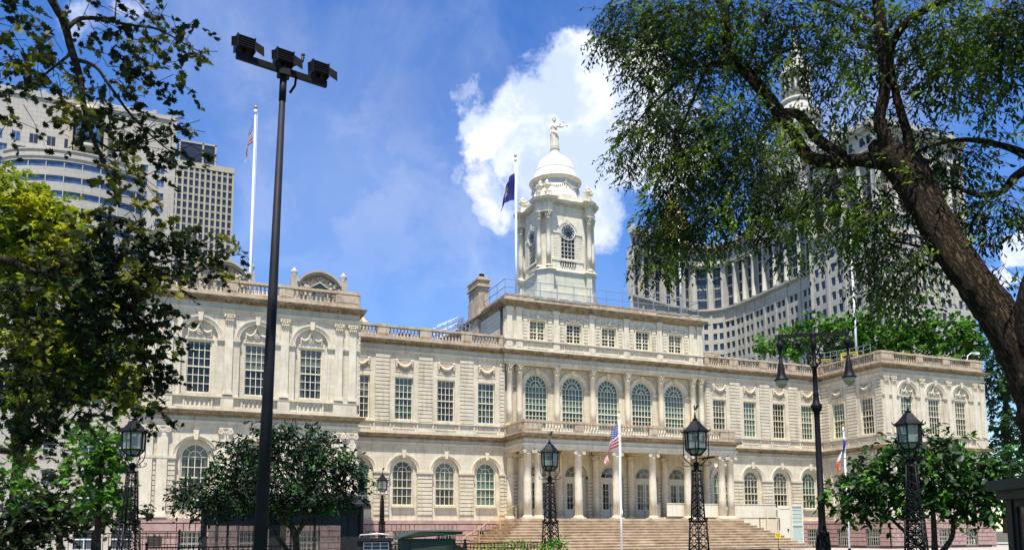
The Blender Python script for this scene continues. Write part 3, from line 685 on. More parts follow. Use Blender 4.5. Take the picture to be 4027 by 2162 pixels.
# attic storey over the centre
AX = 8.85; at_ = MB(); at_.frame(*FM)
panel(at_, -AX, AX, 15.15, 18.6, -.05, [(k*S2, .64, 16.14, 17.62, 0) for k in range(-2, 3)], depth=.24)
at_.box(-AX-.02, AX+.02, -.3, .10, 15.16, 15.36)
at_.box(-AX-.02, AX+.02, -.3, .03, 15.96, 16.02); at_.box(-AX-.04, AX+.04, -.3, .09, 16.02, 16.10)
apil = (-8.50, -7.72, -1.5*S2, -.5*S2, .5*S2, 1.5*S2, 7.72, 8.50)
for p in apil:
    at_.box(p-.28, p+.28, -.06, .07, 15.36, 15.96); at_.box(p-.17, p+.17, .07, .085, 15.46, 15.88); at_.box(p-.30, p+.30, -.06, .13, 16.0, 16.11)
    at_.box(p-.25, p+.25, -.06, .09, 16.10, 16.20); at_.box(p-.21, p+.21, -.06, .06, 16.20, 18.2)
    at_.box(p-.22, p+.22, -.06, .075, 18.2, 18.26); at_.wedge(p-.30, p+.30, -.06, .14, 18.26, 18.5, -.0, 0)
    at_.sphere((p-.22, .12, 18.38), .09, 5); at_.sphere((p+.22, .12, 18.38), .09, 5)
for k in range(-2, 3):
    u = k*S2; put_window(PWA, FM, u, -.22, 16.15); at_.frame(*FM)
    at_.box(u-.85, u+.85, -.07, .0, 15.46, 15.50); at_.box(u-.85, u+.85, -.07, 0, 15.84, 15.88); at_.box(u-.85, u-.81, -.07, 0, 15.5, 15.84); at_.box(u+.81, u+.85, -.07, 0, 15.5, 15.84)
    at_.box(u-.72, u-.645, -.08, .0, 16.12, 17.7); at_.box(u+.645, u+.72, -.08, 0, 16.12, 17.7); at_.box(u-.80, u+.80, -.08, .02, 17.66, 17.78)
    for i in range(11):
        t = -1+i/5; at_.sphere((u+t*.62, .02, 17.92+.10*math.cos(t*PI*2)*.8), .075, 4)
    at_.box(u-.1, u+.1, 0, .08, 17.82, 18.08)
    for a, c_ in ((-1.20, -.86), (.86, 1.20)): courses(at_, u+a, u+c_, 16.25, 18.2, -.05, -.005, h=.24)
at_.frame(None, None, None)
at_.box(-AX, AX, .35, 21, 15.2, 18.62)
courses(at_.frame((-AX, 10.5), (0, -1), (-1, 0)), -10.4, 10.4, 15.4, 18.4, -.05, .02, h=.32, g=.02); at_.frame(None, None, None)
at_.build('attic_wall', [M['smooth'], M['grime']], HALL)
c = MB(); AP = [(-AX, 21), (-AX, -.03), (AX, -.03), (AX, 21)]
c.sweep([(-.3, 18.48), (.05, 18.48), (.05, 18.62), (.14, 18.68), (.14, 18.74), (.34, 18.78), (.34, 18.86), (.40, 18.93), (-.3, 18.99)], AP)
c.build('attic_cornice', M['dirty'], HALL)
c = MB(); c.sweep([(-.4, 18.97), (.02, 18.97), (.02, 19.30), (.06, 19.31), (.06, 19.36), (-.4, 19.36)], AP)
for x0, x1 in ((-8.9, -6.5), (-1.7, 4.4), (6.8, 8.9)): c.box(x0, x1, -.09, .1, 18.99, 19.40)
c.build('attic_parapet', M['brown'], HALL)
r = MB(); r.box(-AX+.15, AX-.15, .2, 20.8, 19.0, 19.42); r.build('attic_roof', M['roof'], HALL)
b = MB(); b.beam((-9.0, .35, 15.3), (-9.0, .35, 18.3), .07); b.box(-9.15, -8.85, .22, .48, 18.2, 18.5); b.build('downpipe', M['roof'], HALL)
# chimney at the attic's flank
CX0, CX1, CY0, CY1 = -9.08, -8.22, 5.0, 7.3; ch = MB()
cb = lambda e, z0, z1: ch.box(CX0-e, CX1+e, CY0-e, CY1+e, z0, z1)
cb(0, 16.0, 21.4); cb(.05, 21.1, 21.2); cb(.16, 21.4, 21.55); cb(.05, 21.55, 21.95); cb(.15, 21.95, 22.1); cb(-.05, 22.1, 22.28)
for y in (5.1, 6.2): ch.box(CX0-.04, CX0+.02, y, y+.95, 16.3, 20.9)
ch.box(CX0+.14, CX1-.14, CY0-.05, CY0+.02, 16.3, 20.9)
ch.build('chimney', M['brown'], HALL)
ch = MB(); ch.box(8.1, 9.3, 8.5, 11.5, 16, 21.4); ch.box(7.95, 9.45, 8.35, 11.65, 21.4, 21.6); ch.box(8.1, 9.3, 8.5, 11.5, 21.6, 22.0); ch.build('chimney', M['brown'], HALL)

# ---- porch -----------------------------------------------------------------
PXL = 8.95; ps = MB(); ps.box(-9.3, 9.3, -3.85, .0, 0.25, 2.66)
ps.build('porch_floor', M['steps'], HALL)
st = MB(); nst = 11
for i in range(nst):
    z = 2.55-.19*i; e = .34*i; xh = 9.28+e; y = -3.80-e; st.box(-xh, xh, y-.06, -.1-.004*i, z-.19, z-.0); st.box(-xh-.035, xh+.035, y-.095, -.1-.004*i, z-.045, z+.004)
st.build('steps', M['steps'], HALL)
for x in (-8.58, -7.76, -1.5*S2, -.5*S2, .5*S2, 1.5*S2, 7.76, 8.58):
    column(HALL, 'smooth', (x, -3.30), .285, 2.66, 7.50, ionic, .34)
for x in (-8.60, -7.72, -1.5*S2, -.5*S2, .5*S2, 1.5*S2, 7.72, 8.60): column(HALL, 'smooth', (x, -.24), .26, 2.66, 7.50, ionic, .34)
e = MB(); PP = [(-PXL, 0), (-PXL, -3.60), (PXL, -3.60), (PXL, 0)]
e.sweep([(-.55, 7.50), (.0, 7.50), (.0, 7.61), (.04, 7.61), (.04, 7.74), (.09, 7.74), (.12, 7.84), (.12, 7.88), (.0, 7.90), (.0, 8.2), (-.55, 8.2)], PP)
for x in (-7.2, -1.5*S2, -.5*S2, .5*S2, 1.5*S2, 7.2): e.box(x-.22, x+.22, -3.2, -.1, 7.55, 7.8)
e.box(-PXL+.1, PXL-.1, -3.5, -.02, 7.80, 8.3); e.build('porch_entablature', M['smooth'], HALL)
e = MB(); e.sweep([(-.3, 8.19), (.04, 8.19), (.09, 8.26), (.09, 8.32), (.30, 8.36), (.36, 8.42), (.36, 8.48), (.40, 8.54), (-.3, 8.60)], PP)
dash(PP, .13, lambda x, y, t: e.box(x-.035*abs(math.cos(t))-.14*abs(math.sin(t)), x+.035*abs(math.cos(t))+.14*abs(math.sin(t)), y-.14*abs(math.cos(t))-.035*abs(math.sin(t)), y+.14*abs(math.cos(t))+.035*abs(math.sin(t)), 8.26, 8.32))
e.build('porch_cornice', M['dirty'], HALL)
pr = []
for k in (-1.5, -.5, .5, 1.5): pr.append((PXL+k*S2-.36, PXL+k*S2+.36))
balustrade(HALL, 'balustrade', (-PXL, -3.44), (PXL, -3.44), 8.56, 9.50, [(0, 1.35)]+pr+[(2*PXL-1.35, 2*PXL)], base_h=.22, m=('brown', 'smooth'))
balustrade(HALL, 'balustrade', (-PXL+.14, -.05), (-PXL+.14, -3.44), 8.56, 9.50, [(0, .25), (2.7, 3.3)], base_h=.22, m=('brown', 'smooth'))
balustrade(HALL, 'balustrade', (PXL-.14, -3.44), (PXL-.14, -.05), 8.56, 9.50, [(0, .6), (3.1, 3.38)], base_h=.22, m=('brown', 'smooth'))
# porch back wall with five arched doorways
pw = MB().frame(*FM)
panel(pw, -8.97, 8.97, 2.60, 7.62, 0, [(k*S2, .98, 2.67, 5.90, 1) for k in range(-2, 3)], depth=.35)
for a, c_ in [(-8.97, -2*S2-.98)]+[(k*S2+.98, (k+1)*S2-.98) for k in range(-2, 2)]+[(2*S2+.98, 8.97)]:
    courses(pw, a+.01, c_-.01, 2.75, 5.66, 0, .035); pw.box(a, c_, -.3, .08, 5.68, 5.9)
for k in range(-2, 3): panel(pw, k*S2-.98, k*S2+.98, 2.6, 7.0, -.34, [(k*S2, .84, 2.66, 5.90, 1)], depth=.1)
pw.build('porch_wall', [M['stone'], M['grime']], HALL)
def door_proto():
    b = MB(); hw, H = .84, 3.24      # spring at 5.90 - 2.66
    b.ring(0, H, hw-.07, hw, -.05, .06, n=16); b.box(-hw, -hw+.08, -.06, .06, 0, H); b.box(hw-.08, hw, -.06, .06, 0, H); b.box(-hw+.08, hw-.08, -.07, .06, H-.30, H-.02)
    b.box(-hw+.08, hw-.08, -.05, .05, H-.42, H-.30)
    for sg in (-1, 1):
        x0, x1 = (.03, .76) if sg > 0 else (-.76, -.03)
        b.box(x0, x0+.14, -.03, .04, .02, H-.42); b.box(x1-.10, x1, -.03, .04, .02, H-.42); b.box(x0+.14, x1-.10, -.03, .04, .02, .78); b.box(x0+.14, x1-.10, -.03, .04, H-.52, H-.42)
        b.box(x0+.20, x1-.16, -.045, 0, .2, .62)
        for k in range(1, 4): z = .78+(H-1.30)*k/4; b.box(x0+.14, x1-.10, -.02, .03, z-.015, z+.015)
        xm = (x0+.14+x1-.10)/2; b.box(xm-.015, xm+.015, -.02, .03, .78, H-.52)
    b.ring(0, H, .36, .40, -.03, .03, n=12)
    for k in range(1, 4): t = PI*k/4; b.beam((.38*math.cos(t), 0, H+.38*math.sin(t)), (.78*math.cos(t), 0, H+.78*math.sin(t)), .015)
    o = b.build('door', M['door'], HALL)
    p = MB(); p.vprism([(-.8, .7), (.8, .7)]+arcpts(0, H, .8, 14, 0, PI), .02, .035); p.build('pane', M['pane'], o)
    q = MB()
    for sg in (-1, 1): q.tube([(sg*.09, -.04, 1.0), (sg*.09, -.09, 1.03), (sg*.09, -.09, 1.2), (sg*.09, -.04, 1.23)], .014, 5)
    q.build('handle', M['iron'], o); return o
dp = door_proto()
for i, k in enumerate(range(-2, 3)):
    o = dp if i == 0 else dup(dp, HALL); o.location = (k*S2, .36, 2.66)
# ------------------------------------------------------------------ clock cupola (a part of the hall, at 0, 9.3)
TX, TY = 0.0, 9.3
def rot4(pts):
    o = []
    for k in range(4):
        c, s_ = [(1,0),(0,1),(-1,0),(0,-1)][k]; o += [(TX+x*c-y*s_, TY+x*s_+y*c) for x, y in pts]
    return o
def tplan(a, w, e):   # one corner: main face at distance a, chamfer block outwards to w, half width e of the flat face; clockwise order
    return [(e, -a), (e, -w), (e+.45, -w), (w, -e-.45), (w, -e), (a, -e)]
body_plan = rot4([(1.75, -2.30), (2.30, -1.75)])
tw = MB()
tw.prism(body_plan, 24.4, 30.3)
# stepped base
for i, (z0, z1, g) in enumerate(((19.3, 20.4, .55), (20.4, 21.3, .40), (21.3, 22.3, .25), (22.3, 24.0, .05))):
    pl = rot4(tplan(2.42+g, 2.80+g, 1.62)); tw.prism(pl, z0, z1-.0)
    n = int((z1-z0)/.42)
    for k in range(1, n+1): pass
pl = tplan(2.42, 2.80, 1.62)
CP = rot4(tplan(2.42, 2.80, 1.62))
tw.sweep([(.006, 23.9), (.02, 24.0), (.16, 24.14), (.2, 24.2), (.2, 24.26), (.03, 24.40), (-.5, 24.42)], CP, closed=True)
tw.prism(rot4(tplan(2.38, 2.76, 1.62)), 24.01, 24.435)
for z in (20.85, 21.8, 22.75, 23.2, 23.6):
    pass
# entablature, dentilled cornice, blocking course
EP = rot4(tplan(2.32, 2.84, 1.66))
tw.prism(EP, 29.42, 30.42)
tw.sweep([(.006, 29.41), (.006, 29.6), (.03, 29.61), (.03, 29.78), (.08, 29.82), (.006, 29.86)], EP, closed=True)
tw.sweep([(.006, 30.18), (.05, 30.2), (.05, 30.30), (.10, 30.36), (.34, 30.42), (.34, 30.52), (.42, 30.64), (-.3, 30.72)], EP, closed=True)
def dn(x, y, t): tw.beam((x, y, 30.31), (x+.001+.16*math.sin(t), y-.16*math.cos(t), 30.31), .045, h=.05)
dash(EP+[EP[0]], .19, lambda x, y, t: dn(x+.08*math.sin(t), y-.08*math.cos(t), t))
tw.prism(rot4(tplan(2.28, 2.72, 1.62)), 30.66, 31.25)
# arched window fronts with rusticated jambs on the four faces
FACES = [((TX, TY-2.30), (1, 0), (0, -1)), ((TX-2.30, TY), (0, -1), (-1, 0)), ((TX, TY+2.30), (-1, 0), (0, 1)), ((TX+2.30, TY), (0, 1), (1, 0))]
for F in FACES:
    tw.frame(*F)
    for sg in (-1, 1):
        for i in range(10): tw.box(sg*.78, sg*1.35, 0, .075, 25.42+i*.225, 25.42+i*.225+.195)
        tw.box(sg*.74, sg*1.42, 0, .13, 27.68, 27.85); tw.box(sg*.74, sg*1.55, 0, .12, 25.22, 25.38); tw.box(sg*.80, sg*1.5, 0, .06, 24.44, 25.22)
    tw.ring(0, 27.85, .74, .88, 0, .07, n=18); tw.ring(0, 27.85, .88, 1.04, 0, .12, n=18); tw.vprism([(-.11, 28.55), (.11, 28.55), (.15, 29.05), (-.15, 29.05)], 0, .2)
    tw.box(-.8, .8, 0, .03, 24.44, 24.72); tw.box(-.74, .74, 0, .16, 25.22, 25.38)
    for k in range(6): tw.lathe([(.06, 24.74), (.06, 24.78), (.035, 24.82), (.075, 24.93), (.03, 25.08), (.05, 25.14), (.05, 25.2)], (-.58+.232*k, .06), 7)
    tw.frame(None, None, None)
for i_, f_ in enumerate(tw.f): tw.mi[i_] = 1 if all(19 < tw.v[j_][2] < 24.1 for j_ in f_) else 0
TWR = tw.build('clock_tower', [M['white'], M['whitejoint']], HALL)
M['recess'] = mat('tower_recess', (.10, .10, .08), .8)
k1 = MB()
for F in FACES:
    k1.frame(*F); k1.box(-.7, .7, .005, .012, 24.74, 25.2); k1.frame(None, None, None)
k1.build('baluster_recess', M['recess'], TWR)  # flat dark sheet, shade behind the balusters put into its colour
# joints of the rusticated base, drawn as thin darker lines in the material
def bx_win():
    b, p = MB(), MB(); hw = .70
    b.ring(0, 2.42, hw-.05, hw, -.06, .0, n=16); b.box(-hw, -hw+.05, -.06, 0, 0, 2.42); b.box(hw-.05, hw, -.06, 0, 0, 2.42); b.box(-hw, hw, -.06, 0, 0, .06)
    for k in range(1, 4): x = -hw+2*hw*k/4; b.box(x-.022, x+.022, -.04, 0, 0, 2.3)
    for k in range(1, 6): z = 1.85*k/5; b.box(-hw, hw, -.04, 0, z-.022, z+.022)
    p.vprism([(-hw, .02), (hw, .02)]+arcpts(0, 2.42, hw, 14, 0, PI), -.012, -.004); return b, p
M['clockblack'] = mat('clock_face', (.055, .065, .07), .35, var=.3, scale=4)
M['clockwhite'] = mat('clock_paint', (.75, .74, .66), .5, var=.03)
M['clockhand'] = mat('clock_hands', (.012, .012, .013), .5)
def numeral(b, s_, th):      # roman numeral strokes, upright towards the centre
    ro = {1:'I',2:'II',3:'III',4:'IIII',5:'V',6:'VI',7:'VII',8:'VIII',9:'IX',10:'X',11:'XI',12:'XII'}[s_]
    wd = {'I': .04, 'V': .085, 'X': .085}; tot = sum(wd[c] for c in ro); x = -tot/2; r0, r1 = .43, .60
    def P(xx, r): return (r*math.sin(th)+xx*math.cos(th), -.10, r*math.cos(th)-xx*math.sin(th))
    for c in ro:
        q = wd[c]; m_ = x+q/2
        if c == 'I': b.beam(P(m_, r0), P(m_, r1), .010)
        elif c == 'V': b.beam(P(x+.01, r1), P(m_, r0), .009); b.beam(P(x+q-.01, r1), P(m_, r0), .009)
        else: b.beam(P(x+.01, r1), P(x+q-.01, r0), .009); b.beam(P(x+q-.01, r1), P(x+.01, r0), .009)
        x += q
first = None
for F in FACES:
    if first is None:
        b, p = bx_win(); o = b.build('window', M['white'], TWR); p.build('pane', M['pane'], o)
        cf = MB(); cf.ring(0, 0, .0001, .66, -.085, -.02, 0, 2*PI, 32); ck = cf.build('clock_face', M['clockblack'], TWR)
        b = MB(); b.ring(0, 0, .655, .70, -.12, -.01, 0, 2*PI, 32); b.ring(0, 0, .635, .655, -.09, -.08, 0, 2*PI, 32); 
        for i in range(1, 13): numeral(b, i, 2*PI*i/12)
        rim = b.build('clock_numerals', M['clockwhite'], TWR)
        b = MB(); h1 = 2*PI*(2+25/60)/12; h2 = 2*PI*25/60
        b.beam((-.09*math.sin(h1), -.13, -.09*math.cos(h1)), (.40*math.sin(h1), -.13, .40*math.cos(h1)), .028, r2=.012); b.beam((-.12*math.sin(h2), -.15, -.12*math.cos(h2)), (.58*math.sin(h2), -.15, .58*math.cos(h2)), .02, r2=.008)
        b.ring(0, 0, .0001, .05, -.16, -.09, 0, 2*PI, 10); hands = b.build('clock_hands', M['clockhand'], TWR); first = (o, ck, rim, hands)
        parts = first
    else: parts = [dup(q, TWR) for q in first]
    rz = math.atan2(F[1][1], F[1][0])
    for q, z in zip(parts, (25.42, 27.84, 27.84, 27.84)):
        q.location = (F[0][0]+.012*F[2][0], F[0][1]+.012*F[2][1], z); q.rotation_euler = (0, 0, rz)
for x, y in rot4([(2.0, -2.62), (2.62, -2.0)]): 
    column(TWR, 'white', (x, y), .215, 24.44, 29.42, corinthian, .60, baseh=.2, rt=.88)
# drum, rim, dome, pedestal
b = MB(); b.lathe([(2.22, 31.2), (2.22, 31.5), (2.13, 31.55), (2.13, 33.0)], (TX, TY), 40); b.build('drum', M['white'], TWR)
b = MB(); b.lathe([(2.13, 32.95), (2.2, 33.0), (2.36, 33.14), (2.40, 33.22), (2.40, 33.30), (2.22, 33.38), (2.1, 33.55), (1.88, 34.05), (1.80, 34.14), (1.80, 34.22), (1.7, 34.24)], (TX, TY), 40); b.build('dome_rim', M['white'], TWR)
b = MB(); prof = [(1.72*math.cos(t), 34.2+1.78*math.sin(t)) for t in [i*PI/2/12*.9 for i in range(13)]]; b.lathe(prof, (TX, TY), 40)
for k in range(16):
    t = 2*PI*k/16; b.tube([(TX+(r_+.012)*math.cos(t), TY+(r_+.012)*math.sin(t), z) for r_, z in prof], .022, 4)
b.build('dome', M['dome'], TWR)
b = MB(); b.lathe([(.60, 35.86), (.60, 35.98), (.50, 36.05), (.42, 36.2), (.40, 36.5), (.46, 36.55), (.46, 36.63)], (TX, TY), 24); b.build('statue_pedestal', M['white'], TWR)
# festoons round the drum
b = MB()
for k in range(8):
    t0 = 2*PI*k/8
    for i in range(11):
        q = i/10; t = t0+q*2*PI/8; z = 32.62-.34*(1-(2*q-1)**2); b.sphere((TX+2.17*math.cos(t), TY+2.17*math.sin(t), z), .07, 4)
    for i in range(6): b.sphere((TX+2.17*math.cos(t0), TY+2.17*math.sin(t0), 32.8-i*.12), .095-.008*i, 4)
b.build('drum_festoon', M['white'], TWR)
# urns, two on every corner block
b = MB(); b.box(-.3, .3, -.3, .3, 0, .14); b.lathe([(.2, .14), (.09, .22), (.08, .3), (.14, .36), (.30, .55), (.33, .68), (.22, .8), (.16, .86), (.24, .92), (.2, .98), (.08, 1.02), (.1, 1.1), (.03, 1.2)], (0,0), 14)
for k in range(4): t = k*PI/2+PI/4; b.ring(0, 0, .05, .1, 0, .04, 0, 2*PI, 8) if 0 else b.tube([(.30*math.cos(t), .30*math.sin(t), .60), (.42*math.cos(t), .42*math.sin(t), .72), (.34*math.cos(t), .34*math.sin(t), .84), (.2*math.cos(t), .2*math.sin(t), .84)], .04, 5)
urn = b.build('urn', M['white'], TWR)
for i, (x, y) in enumerate(rot4([(1.98, -2.42), (2.42, -1.98)])):
    o = urn if i == 0 else dup(urn, TWR); o.location = (x, y, 31.2)
# Justice: robed figure, scales in the raised left hand
b = MB()
def robe(levels, n=28, folds=9):
    vs = []; 
    for j, (z, rx, ry, cx, cy, fd) in enumerate(levels):
        for k in range(n):
            t = 2*PI*k/n; f = 1+fd*math.cos(folds*t+j*.25)+fd*.5*math.cos(5*t+1.3+j*.4); vs.append((cx+rx*f*math.cos(t), cy+ry*f*math.sin(t), z))
    fs = [(i*n+k, i*n+(k+1) % n, (i+1)*n+(k+1) % n, (i+1)*n+k) for i in range(len(levels)-1) for k in range(n)]
    fs += [tuple(reversed(range(n))), tuple(range((len(levels)-1)*n, len(levels)*n))]; b.add(vs, fs, 0, True)
robe([(0, .40, .34, 0, 0, .09), (.25, .37, .31, 0, 0, .11), (.7, .34, .28, -.02, 0, .11), (1.15, .345, .27, -.04, 0, .09), (1.45, .36, .27, -.05, 0, .07), (1.62, .35, .26, -.05, 0, .05), (1.66, .30, .22, -.05, 0, .03), (1.78, .255, .19, -.05, 0, .03),
      (1.95, .27, .20, -.04, -.01, .03), (2.12, .31, .22, -.03, -.02, .03), (2.27, .34, .19, -.02, 0, .02), (2.36, .30, .15, -.02, 0, 0), (2.41, .15, .12, -.02, 0, 0), (2.47, .10, .10, -.02, 0, 0), (2.60, .095, .095, -.02, -.01, 0)])
b.sphere((-.02, -.02, 2.76), .155, 9, sx=.86, sy=1.0, sz=1.22); b.tube([(-.02, -.16, 2.80), (-.02, -.20, 2.73), (-.02, -.165, 2.71)], [.015, .026, .02], 5)
b.sphere((-.02, .05, 2.84), .165, 8, sz=.95); b.sphere((-.02, .2, 2.78), .085, 6)
b.ring(-.02, 2.84, .15, .18, -.1, .02, 0, PI, 10)
for k in range(5): b.beam((-.02+.13*math.cos(PI*(k+.5)/5), -.04, 2.9+.06*math.sin(PI*(k+.5)/5)), (-.02+.17*math.cos(PI*(k+.5)/5), -.05, 3.02+.05*math.sin(PI*(k+.5)/5)), .02, n=4, r2=.004)
for sx in (-1, 1): b.sphere((-.02+sx*.055, -.155, 2.79), .02, 4)
# right arm down to the robe, left arm bent up holding the scales
b.tube([(-.34, 0, 2.26), (-.42, .0, 2.05), (-.45, -.02, 1.78), (-.43, -.06, 1.6), (-.40, -.10, 1.45), (-.385, -.12, 1.36)], [.10, .095, .08, .07, .05, .05], 8)
for k in range(4): b.tube([(-.40+.025*k, -.12, 1.38), (-.40+.025*k, -.15, 1.31), (-.40+.025*k, -.14, 1.25-.01*(k % 2))], .014, 5)
b.tube([(.30, 0, 2.25), (.45, -.02, 2.16), (.62, -.04, 2.12), (.78, -.05, 2.16), (.84, -.05, 2.3), (.83, -.05, 2.48), (.81, -.05, 2.58)], [.10, .095, .08, .075, .065, .05, .048], 8)
for k in range(4): b.tube([(.78+.02*k, -.07, 2.58), (.77+.02*k, -.11, 2.63), (.79+.02*k, -.10, 2.67)], .014, 5)
# drapery across the hips and shoulder
b.tube([(-.33, -.16, 1.60), (-.1, -.29, 1.52), (.15, -.27, 1.38), (.30, -.15, 1.15), (.33, -.05, .9)], [.05, .07, .08, .07, .04], 7)
b.tube([(-.25, -.18, 2.30), (-.08, -.22, 2.1), (.1, -.22, 1.95), (.2, -.16, 1.8)], [.04, .05, .05, .04], 6)
st_ = b.build('justice_statue', M['white'], TWR); st_.location = (TX, TY, 36.62); st_.rotation_euler = (0, 0, R_(-22))
b = MB(); b.tube([(.80, -.10, 2.74), (.80, -.10, 2.66)], .02, 5); b.beam((.50, -.10, 2.66), (1.12, -.10, 2.50), .018)
for x, z in ((.50, 2.66), (1.12, 2.50)):
    for q in (-.07, .07): b.beam((x, -.1, z), (x+q, -.1, z-.30), .008)
    b.lathe([(.02, z-.35), (.09, z-.33), (.11, z-.29)], (x, -.1), 10)
sc = b.build('scales', M['white'], st_)

# ------------------------------------------------------------------ the sign boards fixed low on the walls
M['bronze'] = mat('dark_bronze', (.07, .055, .045), .45, metal=.4, var=.2)
b = MB(); b.box(-.36, .36, -.05, 0, 0, .52); b.box(-.32, .32, -.065, -.05, .04, .48); b.sphere((0, -.04, .56), .07, 6)
for k in range(7): b.box(-.26, .26, -.07, -.065, .10+.05*k, .115+.05*k)
o = b.build('bronze_plaque', M['bronze'], None, loc=(-32.05, -D-.115, 1.1)); tag(o, 'dark bronze plaque on the pink base below the left wing pilasters', 'plaque')
# ------------------------------------------------------------------ flagpoles and flags
def flagpole(x, y, z0, z1, r, label, lean=(0,0)):
    r = r*.8
    t = thing('flagpole', label, 'flagpole', (x, y, z0), 0, 'white flagpoles')
    H = z1-z0; b = MB(); b.tube([(0,0,0), (lean[0]*.3, lean[1]*.3, H*.3), (lean[0], lean[1], H)], [r, r*.95, r*.55], 10); b.build('pole', M['polewhite'], t)
    b = MB(); b.lathe([(r*.7, H-.02), (r*1.1, H+.02), (r*1.1, H+.22), (r*.4, H+.25), (r*.4, H+.32)], (lean[0], lean[1]), 10); b.build('truck', M['polewhite'], t)
    b = MB(); b.sphere((lean[0], lean[1], H+.32+r*1.1), r*1.2, 8); b.build('finial', M['gold'], t)
    b = MB(); b.lathe([(r*2.2, 0), (r*2.2, .1), (r*1.5, .3), (r*1.1, .35)], (0,0), 10); b.build('collar', M['polewhite'] if z0 > 5 else M['iron'], t)
    if z0 < 5:
        b = MB(); b.box(-.04, .04, -r-.06, -r, 2.4, 2.62); b.lathe([(r*1.25, 2.3), (r*1.25, 2.36)], (0,0), 10); b.build('cleat', M['polewhite'], t)
    b = MB(); b.tube([(r+.03, 0, 1.2), (r+.03, 0, H)], .008, 4); b.build('halyard', M['polewhite'], t)
    return t
def cloth(name, top, hoist, fly, wfac, folds, mt, label, seed=0, dirx=-1, spread=.35, drop=.9):
    """limp hanging flag: hoist edge on the pole, the fly falls in folds; uv = (fly, hoist)"""
    nu, nv = 40, 26; vs = []; uv = []
    rr = random.Random(seed); ph = rr.random()*6
    for j in range(nv+1):
        t = j/nv
        for i in range(nu+1):
            s_ = i/nu; reach = wfac*fly*(1-math.exp(-2.3*s_))*(.75+.25*t)
            z = -t*hoist*(1-.15*s_)-s_**1.15*drop*fly*(1-.38*t)
            y = math.sin(s_*folds*2*PI+ph+t*1.4)*.11*spread/.35*(s_**.6)+.06*math.sin(3.1*s_+5*t+ph); x = dirx*(reach+.05*math.sin(s_*folds*2*PI*1.3+t*2+ph))
            vs.append((x, y, z)); uv.append((s_, 1-t))
    me = bpy.data.meshes.new(name); fs = [(j*(nu+1)+i, j*(nu+1)+i+1, (j+1)*(nu+1)+i+1, (j+1)*(nu+1)+i) for j in range(nv) for i in range(nu)]
    me.from_pydata(vs, [], fs); ul = me.uv_layers.new(name='UVMap')
    for lp in me.loops: ul.data[lp.index].uv = uv[lp.vertex_index]
    for p in me.polygons: p.use_smooth = True
    me.materials.append(mt); o = bpy.data.objects.new(name, me); COL.objects.link(o); o.location = top; tag(o, label, 'flag'); return o
